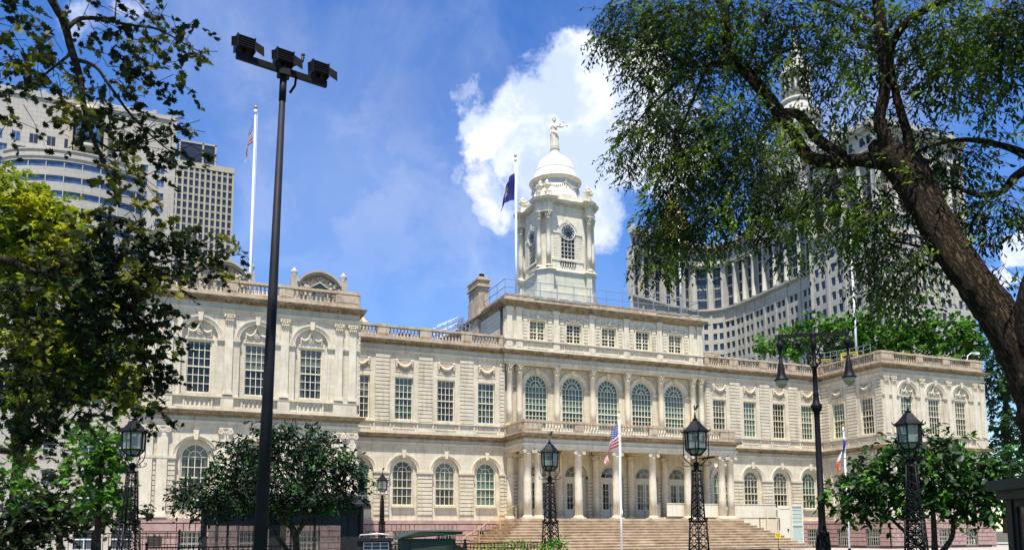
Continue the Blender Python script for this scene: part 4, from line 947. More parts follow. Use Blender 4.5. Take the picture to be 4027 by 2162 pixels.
def flag_mat(name, kind):
    m = bpy.data.materials.new(name); m.use_nodes = True; t = m.node_tree; nn = t.nodes; ll = t.links; b = nn['Principled BSDF']; b.inputs['Roughness'].default_value = .7
    u = nn.new('ShaderNodeUVMap'); sp = nn.new('ShaderNodeSeparateXYZ'); ll.new(u.outputs[0], sp.inputs[0]); U, V = sp.outputs[0], sp.outputs[1]
    def m_(op, a, c=None):
        q = nn.new('ShaderNodeMath'); q.operation = op
        for i, v in enumerate((a, c)):
            if v is None: continue
            if hasattr(v, 'links'): ll.new(v, q.inputs[i])
            else: q.inputs[i].default_value = v
        return q.outputs[0]
    def mix(f, A_, B_):
        q = nn.new('ShaderNodeMix'); q.data_type = 'RGBA'; ll.new(f, q.inputs['Factor'])
        for k, v in (('A', A_), ('B', B_)):
            if hasattr(v, 'links'): ll.new(v, q.inputs[k])
            else: q.inputs[k].default_value = (*v, 1)
        return q.outputs['Result']
    if kind == 'us':
        stripe = m_('LESS_THAN', m_('FRACT', m_('MULTIPLY', m_('ADD', V, -.0001), 6.5)), .5)
        col = mix(stripe, (.80, .78, .76), (.62, .02, .04)); canton = m_('MULTIPLY', m_('LESS_THAN', U, .4), m_('GREATER_THAN', V, .4615))
        fx = m_('SUBTRACT', m_('FRACT', m_('MULTIPLY', U, 15)), .5); fy = m_('SUBTRACT', m_('FRACT', m_('MULTIPLY', V, 9.3)), .5)
        star = m_('LESS_THAN', m_('ADD', m_('MULTIPLY', fx, fx), m_('MULTIPLY', fy, fy)), .06)
        col = mix(canton, col, mix(star, (.015, .03, .22), (.8, .8, .8)))
    elif kind == 'city':
        col = mix(m_('GREATER_THAN', U, .333), (.01, .03, .32), (.85, .84, .82)); col = mix(m_('GREATER_THAN', U, .667), col, (.95, .12, .015))
        du = m_('SUBTRACT', U, .5); dv = m_('SUBTRACT', V, .5); r2 = m_('ADD', m_('MULTIPLY', du, du), m_('MULTIPLY', m_('MULTIPLY', dv, dv), .4))
        col = mix(m_('MULTIPLY', m_('LESS_THAN', r2, .013), m_('GREATER_THAN', r2, .009)), col, (.02, .05, .35))
    else:
        col = (.012, .02, .16); du = m_('MULTIPLY', m_('SUBTRACT', U, .5), 1.6); dv = m_('SUBTRACT', V, .52); r = m_('SQRT', m_('ADD', m_('MULTIPLY', du, du), m_('MULTIPLY', dv, dv)))
        nz = nn.new('ShaderNodeTexNoise'); nz.inputs['Scale'].default_value = 14; ll.new(u.outputs[0], nz.inputs['Vector'])
        col = mix(m_('MULTIPLY', m_('LESS_THAN', r, .32), m_('GREATER_THAN', nz.outputs['Fac'], .5)), col, (.55, .38, .12))
        col = mix(m_('MULTIPLY', m_('LESS_THAN', r, .3), m_('GREATER_THAN', nz.outputs['Fac'], .57)), col, (.6, .58, .55))
        col = mix(m_('MULTIPLY', m_('LESS_THAN', r, .28), m_('LESS_THAN', nz.outputs['Fac'], .38)), col, (.5, .05, .03))
    if hasattr(col, 'links'): ll.new(col, b.inputs['Base Color'])
    o = nn['Material Output']; tr = nn.new('ShaderNodeBsdfTranslucent'); mx = nn.new('ShaderNodeMixShader'); mx.inputs[0].default_value = .35
    if hasattr(col, 'links'): ll.new(col, tr.inputs['Color'])
    ll.new(b.outputs[0], mx.inputs[1]); ll.new(tr.outputs[0], mx.inputs[2]); ll.new(mx.outputs[0], o.inputs['Surface']); return m
MUS, MCITY, MST = flag_mat('striped_flag_cloth', 'us'), flag_mat('tricolour_flag_cloth', 'city'), flag_mat('blue_flag_cloth', 'state')
flagpole(-26.8, 3, 15.2, 31.5, .13, 'tall white flagpole on the roof of the left wing carrying a striped flag')
flagpole(-7.5, 1.0, 19.42, 30.5, .12, 'white flagpole on the central roof left of the clock cupola with a dark blue flag')
flagpole(7.5, 1.0, 19.42, 30.5, .12, 'white flagpole on the central roof right of the cupola, half hidden by leaves')
flagpole(23.6, -2.0, 15.2, 29.2, .13, 'tall white flagpole on the roof of the right wing beside the yellow guard frames')
flagpole(-8.66, -16.0, .3, 7.95, .075, 'slim white flagpole standing in front of the central steps')
flagpole(7.55, -16.0, .3, 7.95, .075, 'slim white flagpole with blue white and orange flag right of the twin street lamp')
# onY of the flag extents in the photo gives hoist and drop
cloth('striped_flag', (-26.95, 2.8, 30.9), 1.7, 2.6, .26, 2.2, MUS, 'striped star-spangled flag hanging limp from the left roof flagpole', 3, drop=1.2, dirx=-.8)
cloth('blue_flag', (-7.62, 1.0, 29.5), 2.2, 3.0, .42, 2.4, MST, 'dark blue flag with small crest hanging beside the clock cupola', 5, drop=.78)
cloth('striped_flag', (-8.74, -16.05, 7.75), 1.35, 2.1, .50, 2.6, MUS, 'red white and blue striped flag hanging on the pole before the central steps', 8, drop=1.08)
cloth('tricolour_flag', (7.45, -16.15, 7.5), .85, 2.3, .34, .8, MCITY, 'blue white and orange flag hanging limp before the right wing', 9, drop=.98)

# ------------------------------------------------------------------ roof railings
def railing(name, pts, h, label, m='grey', rails=(1.0, .5), step=1.5, r=.022, group=None, n=5):
    base = pts[0]; t = MB(); 
    for a, c in zip(pts[:-1], pts[1:]):
        a = Vector(a); c = Vector(c); L_ = (c-a).length; k = max(1, round(L_/step))
        for i in range(k+1): p = a+(c-a)*(i/k); t.beam(p, p+Vector((0,0,h)), r)
    th = thing(name, label, 'railing', base, 0, group); t.build('post', M[m], th, off=base)
    q = MB()
    for a, c in zip(pts[:-1], pts[1:]):
        for f in rails: q.beam(Vector(a)+Vector((0,0,h*f)), Vector(c)+Vector((0,0,h*f)), r)
    q.build('rail', M[m], th, off=base); return th
def railing_posts(name, pts, h, label, m='grey', rails=(1.0, .5), step=1.5, r=.022, group=None):
    base = Vector(pts[0]); th = thing(name, label, 'railing', base, 0, group); pm = MB(); pm.beam((0,0,0), (0,0,h), r); first = None; seen = []
    for a, c in zip(pts[:-1], pts[1:]):
        a = Vector(a); c = Vector(c); k = max(1, round((c-a).length/step))
        for i in range(k+1):
            p = a+(c-a)*(i/k)
            if any((p-s_).length < .05 for s_ in seen): continue
            seen.append(p)
            if first is None: first = pm.build('post', M[m], th); o = first
            else: o = dup(first, th)
            o.location = p-base
    for f in rails:
        q = MB()
        for a, c in zip(pts[:-1], pts[1:]): q.beam(Vector(a)+Vector((0,0,h*f)), Vector(c)+Vector((0,0,h*f)), r)
        q.build('rail', M[m], th, off=base)
    return th
railing_posts('roof_railing', [(-8.7, 8.5, 19.45), (-8.7, .3, 19.45), (8.7, .3, 19.45), (8.7, 8.5, 19.45)], 1.25, 'long grey metal guard rail around the central attic roof')
b = MB()
for k in range(16): b.box(-8.6+1.1*k, -8.6+1.1*k+.7, .0, .12, 19.40, 19.53)
b.box(-8.8, 8.8, .1, .3, 19.42, 19.50); b.box(-8.8, -8.6, .1, 8.5, 19.42, 19.5); tag(b.build('roof_walkway', M['grey']), 'grey metal edging under the central roof guard rail', 'walkway')
railing_posts('roof_railing', [(-20.8, 4.5, 15.35), (-14, 4.5, 15.35)], 1.3, 'thin grey rail on the left connecting roof beside the solar panels', r=.012, step=2.2)
# stair with rails climbing to the attic, left side
sr = thing('roof_stair', 'grey metal stair with handrails climbing to the central attic roof', 'stair', (-13.4, 2.4, 15.3))
b = MB()
for i in range(9): b.box(.0+i*.42, .5+i*.42, 0, .9, .0+(8-abs(i-4)*1.0)*.0, .05)
b.build('walkway', M['grey'], sr)
for yy in (0, .95):
    b = MB(); P3 = [(-1.2, yy, .5), (.6, yy, 1.0), (2.0, yy, 1.55), (3.4, yy, 1.0), (4.6, yy, .55)]
    P3 = [(0, yy, .9), (1.7, yy, 1.75), (2.9, yy, 1.15), (4.2, yy, .55)]
    for off_ in (0, .45, .9):
        b.tube([(p[0], p[1], p[2]+off_) for p in P3], .022, 5, smooth=False)
    for a, c in zip(P3[:-1], P3[1:]):
        for k in range(4): q = Vector(a)+(Vector(c)-Vector(a))*(k/4); b.beam(q-Vector((0,0,.25)), q+Vector((0,0,.9)), .02)
    b.beam(Vector(P3[-1]), Vector(P3[-1])+Vector((0,0,.9)), .02); b.build('handrail', M['grey'], sr)
b = MB()
for i in range(12): x = 1.7+i*.22; b.box(x, x+.2, 0, .95, 1.62-i*.09-.03, 1.62-i*.09)
for i in range(8): x = i*.21; b.box(x, x+.2, 0, .95, .8+i*.1-.03, .8+i*.1)
b.build('tread', M['grey'], sr)
railing_posts('roof_railing', [(-11.6, 3.6, 16.6), (-9.7, 7.0, 18.2)], 1.1, 'short grey rail rising beside the chimney', step=.7)
M['solar'] = mat('solar_glass', (.012, .02, .06), .2, var=.4, scale=1)
b = MB(); b.wedge(-20.5, -14.2, 5.5, 10.5, 15.3, 16.3, .2, 2.2); tag(b.build('solar_array', M['solar']), 'dark blue solar panels on the left connecting roof', 'solar panels')
b = MB(); b.box(-15.5, -15.2, 5.2, 5.6, 15.6, 17.05); b.box(-14.95, -14.65, 5.2, 5.6, 15.6, 17.05); b.box(-15.5, -14.65, 5.25, 5.5, 15.6, 15.8); tag(b.build('roof_vent', M['iron']), 'pair of dark upright vents on the left connecting roof', 'vent')
# right side roofs
railing_posts('roof_railing', [(9.6, 3.0, 15.3), (20.6, 3.0, 15.3)], 1.9, 'grey galvanised rail along the right connecting roof', rails=(1, .8, .6, .42), step=.8)
railing_posts('roof_railing', [(20.9, 2.0, 15.3), (22.6, -2.2, 15.3), (22.9, -4.2, 15.3)], 2.1, 'grey galvanised ramp rail on the right wing roof', rails=(1, .82, .64, .46), step=.6)
def guard(loc, rot, label, s_=1.0):
    t = thing('safety_barrier', label, 'guard frame', loc, rot, 'yellow guard frames on the roof'); b = MB()
    for y in (0, .8*s_):
        for x in (0, 1.3*s_): b.beam((x, y, 0), (x, y, 1.0), .028)
        b.beam((0, y, 1.0), (1.3*s_, y, 1.0), .028); b.beam((0, y, .5), (1.3*s_, y, .5), .028)
    b.beam((0,0,.03), (0,.8*s_,.03), .028); b.build('frame', M['yellow'], t); b = MB(); b.beam((1.3*s_, .8*s_, .5), (1.3*s_, .8*s_, 1.0), .02)
    for z in (.5, 1.0): b.beam((1.3*s_, 0, z), (1.3*s_, .8*s_, z), .028)
    b.build('gate', M['yellow'], t); return t
guard((10.0, 1.2, 15.6), 0, 'yellow guard frame beside the central attic on the right roof')
guard((20.9, .2, 15.75), R_(-35), 'left one of two yellow guard frames at the right wing corner')
guard((21.6, -2.2, 15.9), R_(-50), 'right one of two yellow guard frames at the right wing corner')
guard((-20.6, 1.2, 15.7), 0, 'yellow guard frame behind the left connecting parapet')
b = MB(); b.box(9.5, 13.4, 3.4, 6, 15.3, 16.9); 
for k in range(5): b.box(9.6, 13.3, 3.34, 3.4, 16.0+.15*k, 16.08+.15*k)
tag(b.build('roof_ventilator', M['roof']), 'low dark louvred ventilator housing on the right connecting roof', 'ventilator')
t = thing('floodlight', 'white security light arm on the right wing parapet end', 'light', (31.6, -D+.3, 16.2)); b = MB(); b.tube([(0,0,0), (.1,0,.45), (.6,0,.75), (1.1,0,.78)], .045, 6); b.tube([(-.4,0,.0), (0,0,.1)], .05, 5); b.build('arm', M['polewhite'], t); b = MB(); b.box(1.05, 1.45, -.12, .12, .66, .84); b.build('lamp_head', M['polewhite'], t)
t = thing('floodlight', 'small black spotlight on top of the chimney', 'light', (-8.6, 5.6, 22.28)); b = MB(); b.box(-.18, .18, -.14, .14, .08, .36); b.build('lamp_head', M['iron'], t); b = MB(); b.beam((0,0,0), (0,0,.1), .05); b.build('bracket', M['iron'], t)

# ------------------------------------------------------------------ ramp wall, lift, rails, signs at the steps
M['panel'] = mat('cream_ramp_panel', (.70, .64, .50), .7, var=.06, streak=.25)
t = thing('ramp_wall', 'cream panelled ramp wall above the right end of the steps', 'ramp wall', (9, -2.8, .3))
def pan(x0, x1, z0, z1, k, yy=-2.8):
    b = MB(); L_ = (x1-x0)/k
    for i in range(k): b.box(x0+i*L_+.01, x0+(i+1)*L_-.01, yy, yy+.08, z0, z1)
    b.box(x0, x1, yy-.03, yy+.11, z1, z1+.05); b.build('panel', M['panel'], t, off=(9, -2.8, .3))
pan(2.97, 4.62, 2.86, 3.80, 2, -2.95); pan(6.1, 7.9, 2.80, 3.78, 2, -2.95); pan(8.9, 13.5, 2.80, 3.80, 4, -2.6)
b = MB(); b.box(2.97, 13.5, -2.5, -.2, 2.66, 2.80); b.box(2.2, 3.0, -2.0, -1.9, 2.66, 3.8); b.add([(9.4,-2.56,.3),(13.6,-2.56,.3),(13.6,-2.56,2.8),(9.4,-2.56,2.8),(9.4,-2.5,.3),(13.6,-2.5,.3),(13.6,-2.5,2.8),(9.4,-2.5,2.8)], [(0,1,2,3),(4,7,6,5),(3,2,6,7),(1,5,6,2)]); b.build('ramp_deck', M['panel'], t, off=(9, -2.8, .3))
t = thing('wheelchair_lift', 'grey glazed wheelchair lift cabin beside the right end of the steps', 'lift', (12.5, -4, .3)); b = MB()
for x, y, z in ((0, 0, 3.4), (1.15, 0, 3.4), (2.35, 0, 3.4), (0, 1.3, 3.4), (2.35, 1.3, 3.4), (1.3, 0, 3.4)): b.beam((x, y, 0), (x, y, z), .05)
for z in (1.9, 3.4, .25): b.beam((1.3, 0, z), (2.35, 0, z), .045)
b.box(0, 1.2, -.04, .04, 3.2, 3.4)
for k in range(4): b.beam((1.3, 0, 2.2+.3*k), (2.35, 0, 2.2+.3*k), .014)
b.build('frame', M['panel'], t); b = MB(); b.box(1.36, 2.30, .01, .03, .3, 1.85); b.box(1.36, 2.3, .01, .03, 1.95, 3.35); b.build('pane', M['lampglass'], t)
b = MB(); b.box(.06, 1.1, .0, .05, .1, 3.15); b.build('door', M['panel'], t); b = MB(); b.box(.85, .95, -.05, 0, 1.4, 1.6); b.build('control_box', M['iron'], t)
railing_posts('stair_rail', [(10.6, -4.1, 1.8), (12.5, -4.1, 1.8)], .9, 'short brown handrail in front of the ramp wall', m='bronze', rails=(1,), step=1.9)
M['brass'] = mat('tan_handrail', (.55, .38, .16), .5, var=.05)
t = thing('stair_handrail', 'thin tan handrail running up the left end of the steps', 'handrail', (-13.3, -3.2, .5)); b = MB(); H0 = [(-13.3, -3.2, 1.35), (-9.2, -2.2, 3.55)]
b.beam(H0[0], H0[1], .022); b.beam(H0[1], (-9.0, -2.2, 3.5), .022); b.build('rail', M['brass'], t, off=(-13.3, -3.2, .5))
for x, y, z0, z1 in ((-12.0, -2.88, .5, 2.05), (-10.3, -2.47, 1.6, 2.95), (-9.0, -2.2, 2.66, 3.5)): b = MB(); b.beam((x,y,z0), (x,y,z1), .022); b.build('post', M['brass'], t, off=(-13.3, -3.2, .5))
def text_mesh(body, size, m, parent, loc, rot=(PI/2, 0, 0), ext=.004):
    cu = bpy.data.curves.new('lettering', 'FONT'); cu.body = body; cu.size = size; cu.align_x = 'CENTER'; cu.align_y = 'CENTER'; cu.extrude = ext; cu.space_line = .9
    o = bpy.data.objects.new('lettering', cu); COL.objects.link(o); dg = bpy.context.evaluated_depsgraph_get(); me = bpy.data.meshes.new_from_object(o.evaluated_get(dg)); me.name = 'lettering'
    bpy.data.objects.remove(o); q = bpy.data.objects.new('lettering', me); COL.objects.link(q); me.materials.clear(); me.materials.append(m); q.parent = parent; q.location = loc; q.rotation_euler = rot; return q
M['blue'] = mat('sign_blue', (.015, .04, .42), .5, var=.03)
t = thing('caution_sign', 'small yellow caution steps sign on a thin post before the steps', 'sign', (8.07, -9.0, .3), R_(-23)); b = MB(); b.beam((0,0,0), (0,0,1.0), .014); b.build('post', M['iron'], t)
b = MB(); b.box(-.19, .19, -.012, .012, .98, 1.30); b.build('sign_panel', M['yellow'], t); text_mesh('CAUTION', .07, M['iron'], t, (0, -.018, 1.23)); text_mesh('STEPS', .10, M['iron'], t, (0, -.018, 1.08))
b = MB(); b.box(-.17, .17, -.016, -.012, 1.165, 1.175); b.build('sign_line', M['iron'], t)
t = thing('accessibility_sign', 'small blue sign with white wheelchair symbol by the right wing', 'sign', (31.5, -9.5, .25), R_(-30)); b = MB(); b.beam((0,0,0), (0,0,1.4), .02); b.build('post', M['grey'], t)
b = MB(); b.box(-.2, .2, -.012, .012, .95, 1.50); b.build('sign_panel', M['blue'], t); b = MB()
b.ring(-.02, 1.14, .085, .11, -.02, -.012, PI*.8, PI*2.05, 14); b.beam((-.03, -.018, 1.36), (-.02, -.018, 1.22), .016); b.beam((-.02, -.018, 1.22), (.08, -.018, 1.20), .014); b.beam((.08, -.018, 1.2), (.12, -.018, 1.08), .014); b.beam((-.03, -.018, 1.29), (.07, -.018, 1.28), .012); b.sphere((-.035, -.018, 1.40), .03, 5, sy=.3)
b.build('wheelchair_symbol', M['polewhite'], t)
railing_posts('ramp_railing', [(32.0, -10.5, .3), (34.5, -9.0, .3)], 1.1, 'dark thin ramp railing by the right end of the hall', m='iron', step=.6, rails=(1, .5), r=.018)
# ------------------------------------------------------------------ lantern posts (lattice iron, six-sided lanterns)
M['eagle'] = mat('green_bronze', (.035, .06, .05), .6, var=.3)
def lattice_post(parent, z0, z1, w0, w1, collar, thin=1.0):     # four legs with scroll work between, a collar part way up
    def half(z): return (w0+(w1-w0)*((z-z0)/(z1-z0)))*(1.12 if z < collar else .92)
    b = MB()
    for sx in (-1, 1):
        for sy in (-1, 1):
            b.tube([(sx*half(z), sy*half(z), z) for z in (z0, collar-.01)], .024, 5); b.tube([(sx*half(z+.001), sy*half(z+.001), z) for z in (collar, z1)], .020, 5)
    b.tube([(0, 0, z0), (0, 0, z1)], .012, 4)
    b.build('leg', M['iron'], parent)
    s_ = MB()
    for face in range(4):
        c, q = [(1,0),(0,1),(-1,0),(0,-1)][face]
        def P(u, w, z): return (u*c-w*q, u*q+w*c, z)
        z = z0+.05
        while z < z1-.12:
            h = half(z+.1); hh = min(.26, h*1.7)
            for sg in (-1, 1):
                pts = [P(sg*h*.92*math.sin(PI*t/8)**1.0 if 0 else sg*h*(.05+.9*math.sin(PI*t/8)), -h, z+hh*t/8) for t in range(9)]; s_.tube(pts, .015*thin, 4)
                k = [P(sg*h*(.55+.28*math.cos(a)), -h, z+hh*.5+.28*h*math.sin(a)) for a in [i*PI/4 for i in range(7)]]; s_.tube(k, .012*thin, 4)
            s_.tube([P(-h, -h, z+hh), P(h, -h, z+hh)], .007, 4)
            z += hh+.015
        s_.tube([P(-half(z0), -half(z0), z0+.02), P(half(z0), -half(z0), z0+.02)], .01, 4)
    s_.build('scrollwork', M['iron'], parent)
    b = MB(); h = half(collar+.01); b.box(-h-.03, h+.03, -h-.03, h+.03, collar-.04, collar+.0); b.box(-h-.05, h+.05, -h-.05, h+.05, collar-.015, collar+.015)
    for sx in (-1, 1):
        for sy in (-1, 1): b.sphere((sx*(h+.03), sy*(h+.03), collar+.05), .035, 6)
    b.build('collar', M['iron'], parent); b = MB()
    b.lathe([(.10, z1-.06), (.13, z1-.02), (.07, z1), (.05, z1+.10), (.09, z1+.14), (.04, z1+.2)], (0,0), 8); b.build('shaft_cap', M['iron'], parent)
    b = MB(); b.box(-w0*1.35, w0*1.35, -w0*1.35, w0*1.35, 0, z0*.45); b.box(-w0*1.22, w0*1.22, -w0*1.22, w0*1.22, z0*.45, z0); b.box(-w0*1.4, w0*1.4, -w0*1.4, w0*1.4, z0-.05, z0+.01); b.build('base', M['iron'], parent)
def lantern_post(x, y, z, rot, label, lantern=True, s_=1.0, wide=1.0, eagle=True, thin=1.0):
    t = thing('lantern_post', label, 'lamp post', (x, y, z), rot, 'lattice iron lantern posts'); t.scale = (s_, s_, s_)
    lattice_post(t, .75, 3.25, .165*wide, .085*wide, 1.97, thin)
    if not lantern: return t
    r1, r0 = .275, .13; b = MB()
    hexp = lambda r, z, ph=0: [(r*math.cos(PI/3*k+ph), r*math.sin(PI/3*k+ph), z) for k in range(6)]
    T_, B_, U_ = hexp(r1, 4.20), hexp(r1*.94, 3.76), hexp(r0, 3.62)
    for k in range(6):
        b.beam(T_[k], B_[k], .016); b.beam(B_[k], U_[k], .014); b.beam(B_[k], B_[(k+1) % 6], .018); b.beam(T_[k], T_[(k+1) % 6], .02); b.beam(U_[k], U_[(k+1) % 6], .014)
    b.lathe([(.12, 3.60), (.12, 3.63)], (0,0), 6); b.build('lantern_frame', M['iron'], t)
    b = MB(); b.add(hexp(r1*.97, 4.19)+hexp(r1*.91, 3.76)+hexp(r0*.97, 3.63), [(k, (k+1) % 6, 6+(k+1) % 6, 6+k) for k in range(6)]+[(6+k, 6+(k+1) % 6, 12+(k+1) % 6, 12+k) for k in range(6)]); b.build('lantern_glass', M['lampglass2'], t)
    b = MB(); b.lathe([(.045, 3.63), (.05, 3.7), (.07, 3.85), (.075, 4.0), (.05, 4.1)], (0,0), 10); b.build('bulb', M['globe'], t)
    b = MB(); b.lathe([(.36, 4.19), (.35, 4.22), (.25, 4.30), (.16, 4.40), (.11, 4.47), (.06, 4.49), (.07, 4.53), (.03, 4.55)], (0,0), 6, smooth=False)
    for k in range(6):
        c, q = math.cos(PI/3*k), math.sin(PI/3*k); b.tube([(.33*c, .33*q, 4.21), (.38*c, .38*q, 4.235), (.395*c, .395*q, 4.29)], [.02, .015, .004], 4)
    b.build('lantern_roof', M['iron'], t)
    b = MB()      # yoke under the lantern
    for k in range(4):
        a = PI/4+k*PI/2; c, q = math.cos(a), math.sin(a); b.tube([(.04*c, .04*q, 3.30), (.13*c, .13*q, 3.38), (.27*c, .27*q, 3.50), (.31*c, .31*q, 3.62), (.31*c, .31*q, 4.15)], .013, 5)
        b.tube([(.04*c, .04*q, 3.36), (.24*c, .24*q, 3.34), (.33*c, .33*q, 3.36), (.36*c, .36*q, 3.41), (.33*c, .33*q, 3.44), (.30*c, .30*q, 3.41)], .010, 5)
    b.build('yoke', M['iron'], t)
    b = MB(); b.lathe([(.035, 4.55), (.05, 4.58), (.015, 4.78)], (0,0), 8)
    b.sphere((0, 0, 4.86), .04, 6, sx=.8, sz=1.3); b.sphere((-.035, 0, 4.92), .022, 5); b.tube([(-.05, 0, 4.92), (-.075, 0, 4.905)], [.008, .002], 4)
    for sg in (-1, 1): b.add([(0, sg*.02, 4.88), (.05, sg*.07, 5.0), (.12, sg*.11, 4.99), (.08, sg*.05, 4.86), (.03, sg*.02, 4.82), (.0, sg*.03, 4.87), (.05, sg*.085, 4.985), (.12, sg*.12, 4.975), (.08, sg*.06, 4.85), (.03, sg*.03, 4.81)], [(0,1,2,3,4), (9,8,7,6,5), (0,1,6,5), (1,2,7,6), (2,3,8,7), (3,4,9,8)])
    b.tube([(.03, 0, 4.83), (.09, 0, 4.78)], [.02, .01], 4); o_ = b.build('eagle_finial', M['eagle'], t); o_.scale = (.7, .7, .8); o_.location = (0, 0, 4.55*.2)
    return t
def clear_mat(name, col, alpha, rough=.05):
    m = mat(name, col, rough, var=.1, scale=6, spec=.6); t = m.node_tree; o = t.nodes['Material Output']; tr = t.nodes.new('ShaderNodeBsdfTransparent'); mx = t.nodes.new('ShaderNodeMixShader')
    mx.inputs[0].default_value = alpha; t.links.new(tr.outputs[0], mx.inputs[1]); t.links.new(t.nodes['Principled BSDF'].outputs[0], mx.inputs[2]); t.links.new(mx.outputs[0], o.inputs['Surface']); return m
M['lampglass2'] = clear_mat('lantern_glass_clear', (.30, .38, .34), .55)
lantern_post(-32.3, -32.9, 0, .3, 'black lattice lantern post at the left, in front of the tall hedge tree', wide=1.25, thin=.6)
lantern_post(-30.4, -27.5, 0, .1, 'small bare black lattice post without lantern beside the left wing', lantern=False, s_=.80, wide=.8, thin=.6)
lantern_post(-21.2, -13.1, .3, .2, 'distant slender lantern post before the left connecting wall', s_=.98, wide=.75)
lantern_post(-19.85, -30.5, 0, .4, 'black lattice lantern post before the left end of the steps, shrubs at its foot', s_=1.03, wide=1.15)
lantern_post(-19.25, -37.8, 0, .15, 'black lattice lantern post before the right end of the porch')
lantern_post(-15.25, -40.75, 0, .55, 'black lattice lantern post standing in front of the small right tree', wide=1.25)

# ------------------------------------------------------------------ twin-arm street lamp
t = thing('street_lamp', 'tall black cast iron street lamp with two hanging bell lamps and scrolls', 'street lamp', (-13.55, -36.0, 0), R_(-36))
b = MB(); b.lathe([(.25, 0), (.25, .35), (.22, .45), (.18, .9), (.20, 1.0), (.22, 1.12), (.18, 1.22), (.16, 1.4), (.18, 1.5), (.14, 1.65), (.11, 1.9), (.10, 2.6), (.115, 2.62), (.115, 2.70), (.098, 2.72), (.082, 5.0), (.09, 5.25), (.14, 5.3), (.17, 5.42), (.17, 5.46), (.10, 5.55), (.085, 5.75), (.10, 5.8), (.075, 5.85), (.065, 6.6), (.09, 6.62), (.09, 6.68), (.06, 6.7), (.055, 7.2), (.09, 7.25), (.09, 7.5), (.075, 7.52), (.10, 7.6), (.10, 7.68), (.06, 7.72), (.07, 7.78), (.01, 7.86)], (0,0), 16)
for z in (5.22, 6.2): b.beam((-.19, 0, z), (.19, 0, z), .012)
for k in range(12): a = PI/6*k; b.tube([(.215*math.cos(a), .215*math.sin(a), .92), (.165*math.cos(a), .165*math.sin(a), 1.68)], .02, 4)
b.build('column', M['iron'], t)
b = MB(); b.beam((-1.0, 0, 7.62), (1.0, 0, 7.62), .036); b.beam((-1.02, 0, 7.655), (1.02, 0, 7.655), .012, h=.035); b.build('crossarm', M['iron'], t)
for sg in (-1, 1):
    b = MB(); sp = []
    for i in range(40): a = i/39; r_ = .05+.15*a; th = -PI*.5*sg*0+a*2*PI*1.6; sp.append((sg*(.42-r_*math.cos(th+.4)), 0, 7.36+r_*math.sin(th+.4)))
    b.tube(sp, .027, 5); b.sphere((sg*.42, 0, 7.36), .075, 6)
    b.tube([(sg*.07, 0, 7.0), (sg*.12, 0, 7.12), (sg*.2, 0, 7.3), (sg*.24, 0, 7.45), (sg*.2, 0, 7.58)], .026, 5)
    b.tube([(sg*.60, 0, 7.42), (sg*.68, 0, 7.5), (sg*.76, 0, 7.48), (sg*.76, 0, 7.4), (sg*.70, 0, 7.38)], .02, 5)
    for z, r_ in ((6.95, .08), (6.78, .065)): b.tube([(sg*(.06+r_+r_*math.cos(a)), 0, z+r_*math.sin(a)) for a in [i*PI/5-PI for i in range(9)]], .02, 5)
    b.tube([(sg*.06, 0, 6.62), (sg*.14, 0, 6.75), (sg*.2, 0, 6.95), (sg*.14, 0, 7.1), (sg*.07, 0, 7.2)], .022, 5)
    b.build('scroll', M['iron'], t)
    x = sg*.97; b = MB(); b.lathe([(.01, 7.78), (.03, 7.72), (.06, 7.68), (.06, 7.58), (.04, 7.52), (.10, 7.44), (.115, 7.36), (.10, 7.27), (.04, 7.2), (.035, 6.92), (.05, 6.9), (.07, 6.78), (.09, 6.72), (.11, 6.55), (.14, 6.40), (.17, 6.33), (.215, 6.30), (.215, 6.27), (.19, 6.26)], (x, 0), 16)
    b.build('lamp_hood', M['iron'], t); b = MB(); b.lathe([(.19, 6.27), (.185, 6.2), (.16, 6.12), (.11, 6.06), (.04, 6.03), (.005, 6.025)], (x, 0), 16); b.build('globe', M['globe'], t)

# ------------------------------------------------------------------ floodlight mast in the foreground
a0 = onZ(600, 128, 9.45); a1 = onZ(826, 203, 9.45); mid = at(713, 190, 13.5)
M['booth0'] = mat('flat_black_paint', (.006, .006, .007), .8, spec=.1)
t = thing('floodlight_mast', 'very tall dark floodlight mast with three floodlights on a crossarm', 'floodlight mast', (-30.13, -41.42, 0))
off = (-30.13, -41.42, 0); M['mast'] = mat('mast_paint', (.008, .008, .010), .6, col2=(.022, .022, .03), scale=1.2, spec=.15)
b = MB(); tp = at(713, 195, 13.45); b.tube([(-30.13, -41.42, 0), Vector((-30.13, -41.42, 0)).lerp(Vector(tp), .5), tp], [.118, .082, .048], 16); b.tube([Vector((-30.13, -41.42, 0)).lerp(Vector(tp), .955), tp], .06, 12); b.build('pole', M['mast'], t, off=off)
ca = Vector(a0); cb_ = Vector(a1); cm = Vector((tp[0], tp[1], 9.42)); dd = (cb_-ca).normalized(); ca = cm-dd*(cm-ca).length; cb_ = cm+dd*(cb_-cm).length
b = MB(); b.beam(ca, cb_, .035, h=.05); b.box(cm.x-.1, cm.x+.1, cm.y-.1, cm.y+.1, 9.32, 9.42); b.tube([cm+dd*.12+Vector((0,0,-.35)), cm+dd*.2+Vector((0,0,-.2)), cm+dd*.22+Vector((0,0,.0))], .022, 5)
b.tube([cm+Vector((.02,0,.0)), cm+dd*.15+Vector((0,0,.15)), cm+dd*.32+Vector((0,0,.28)), cm+dd*.33+Vector((0,0,.36))], [.035, .03, .025, .03], 6); b.build('crossarm', M['iron'], t, off=off)
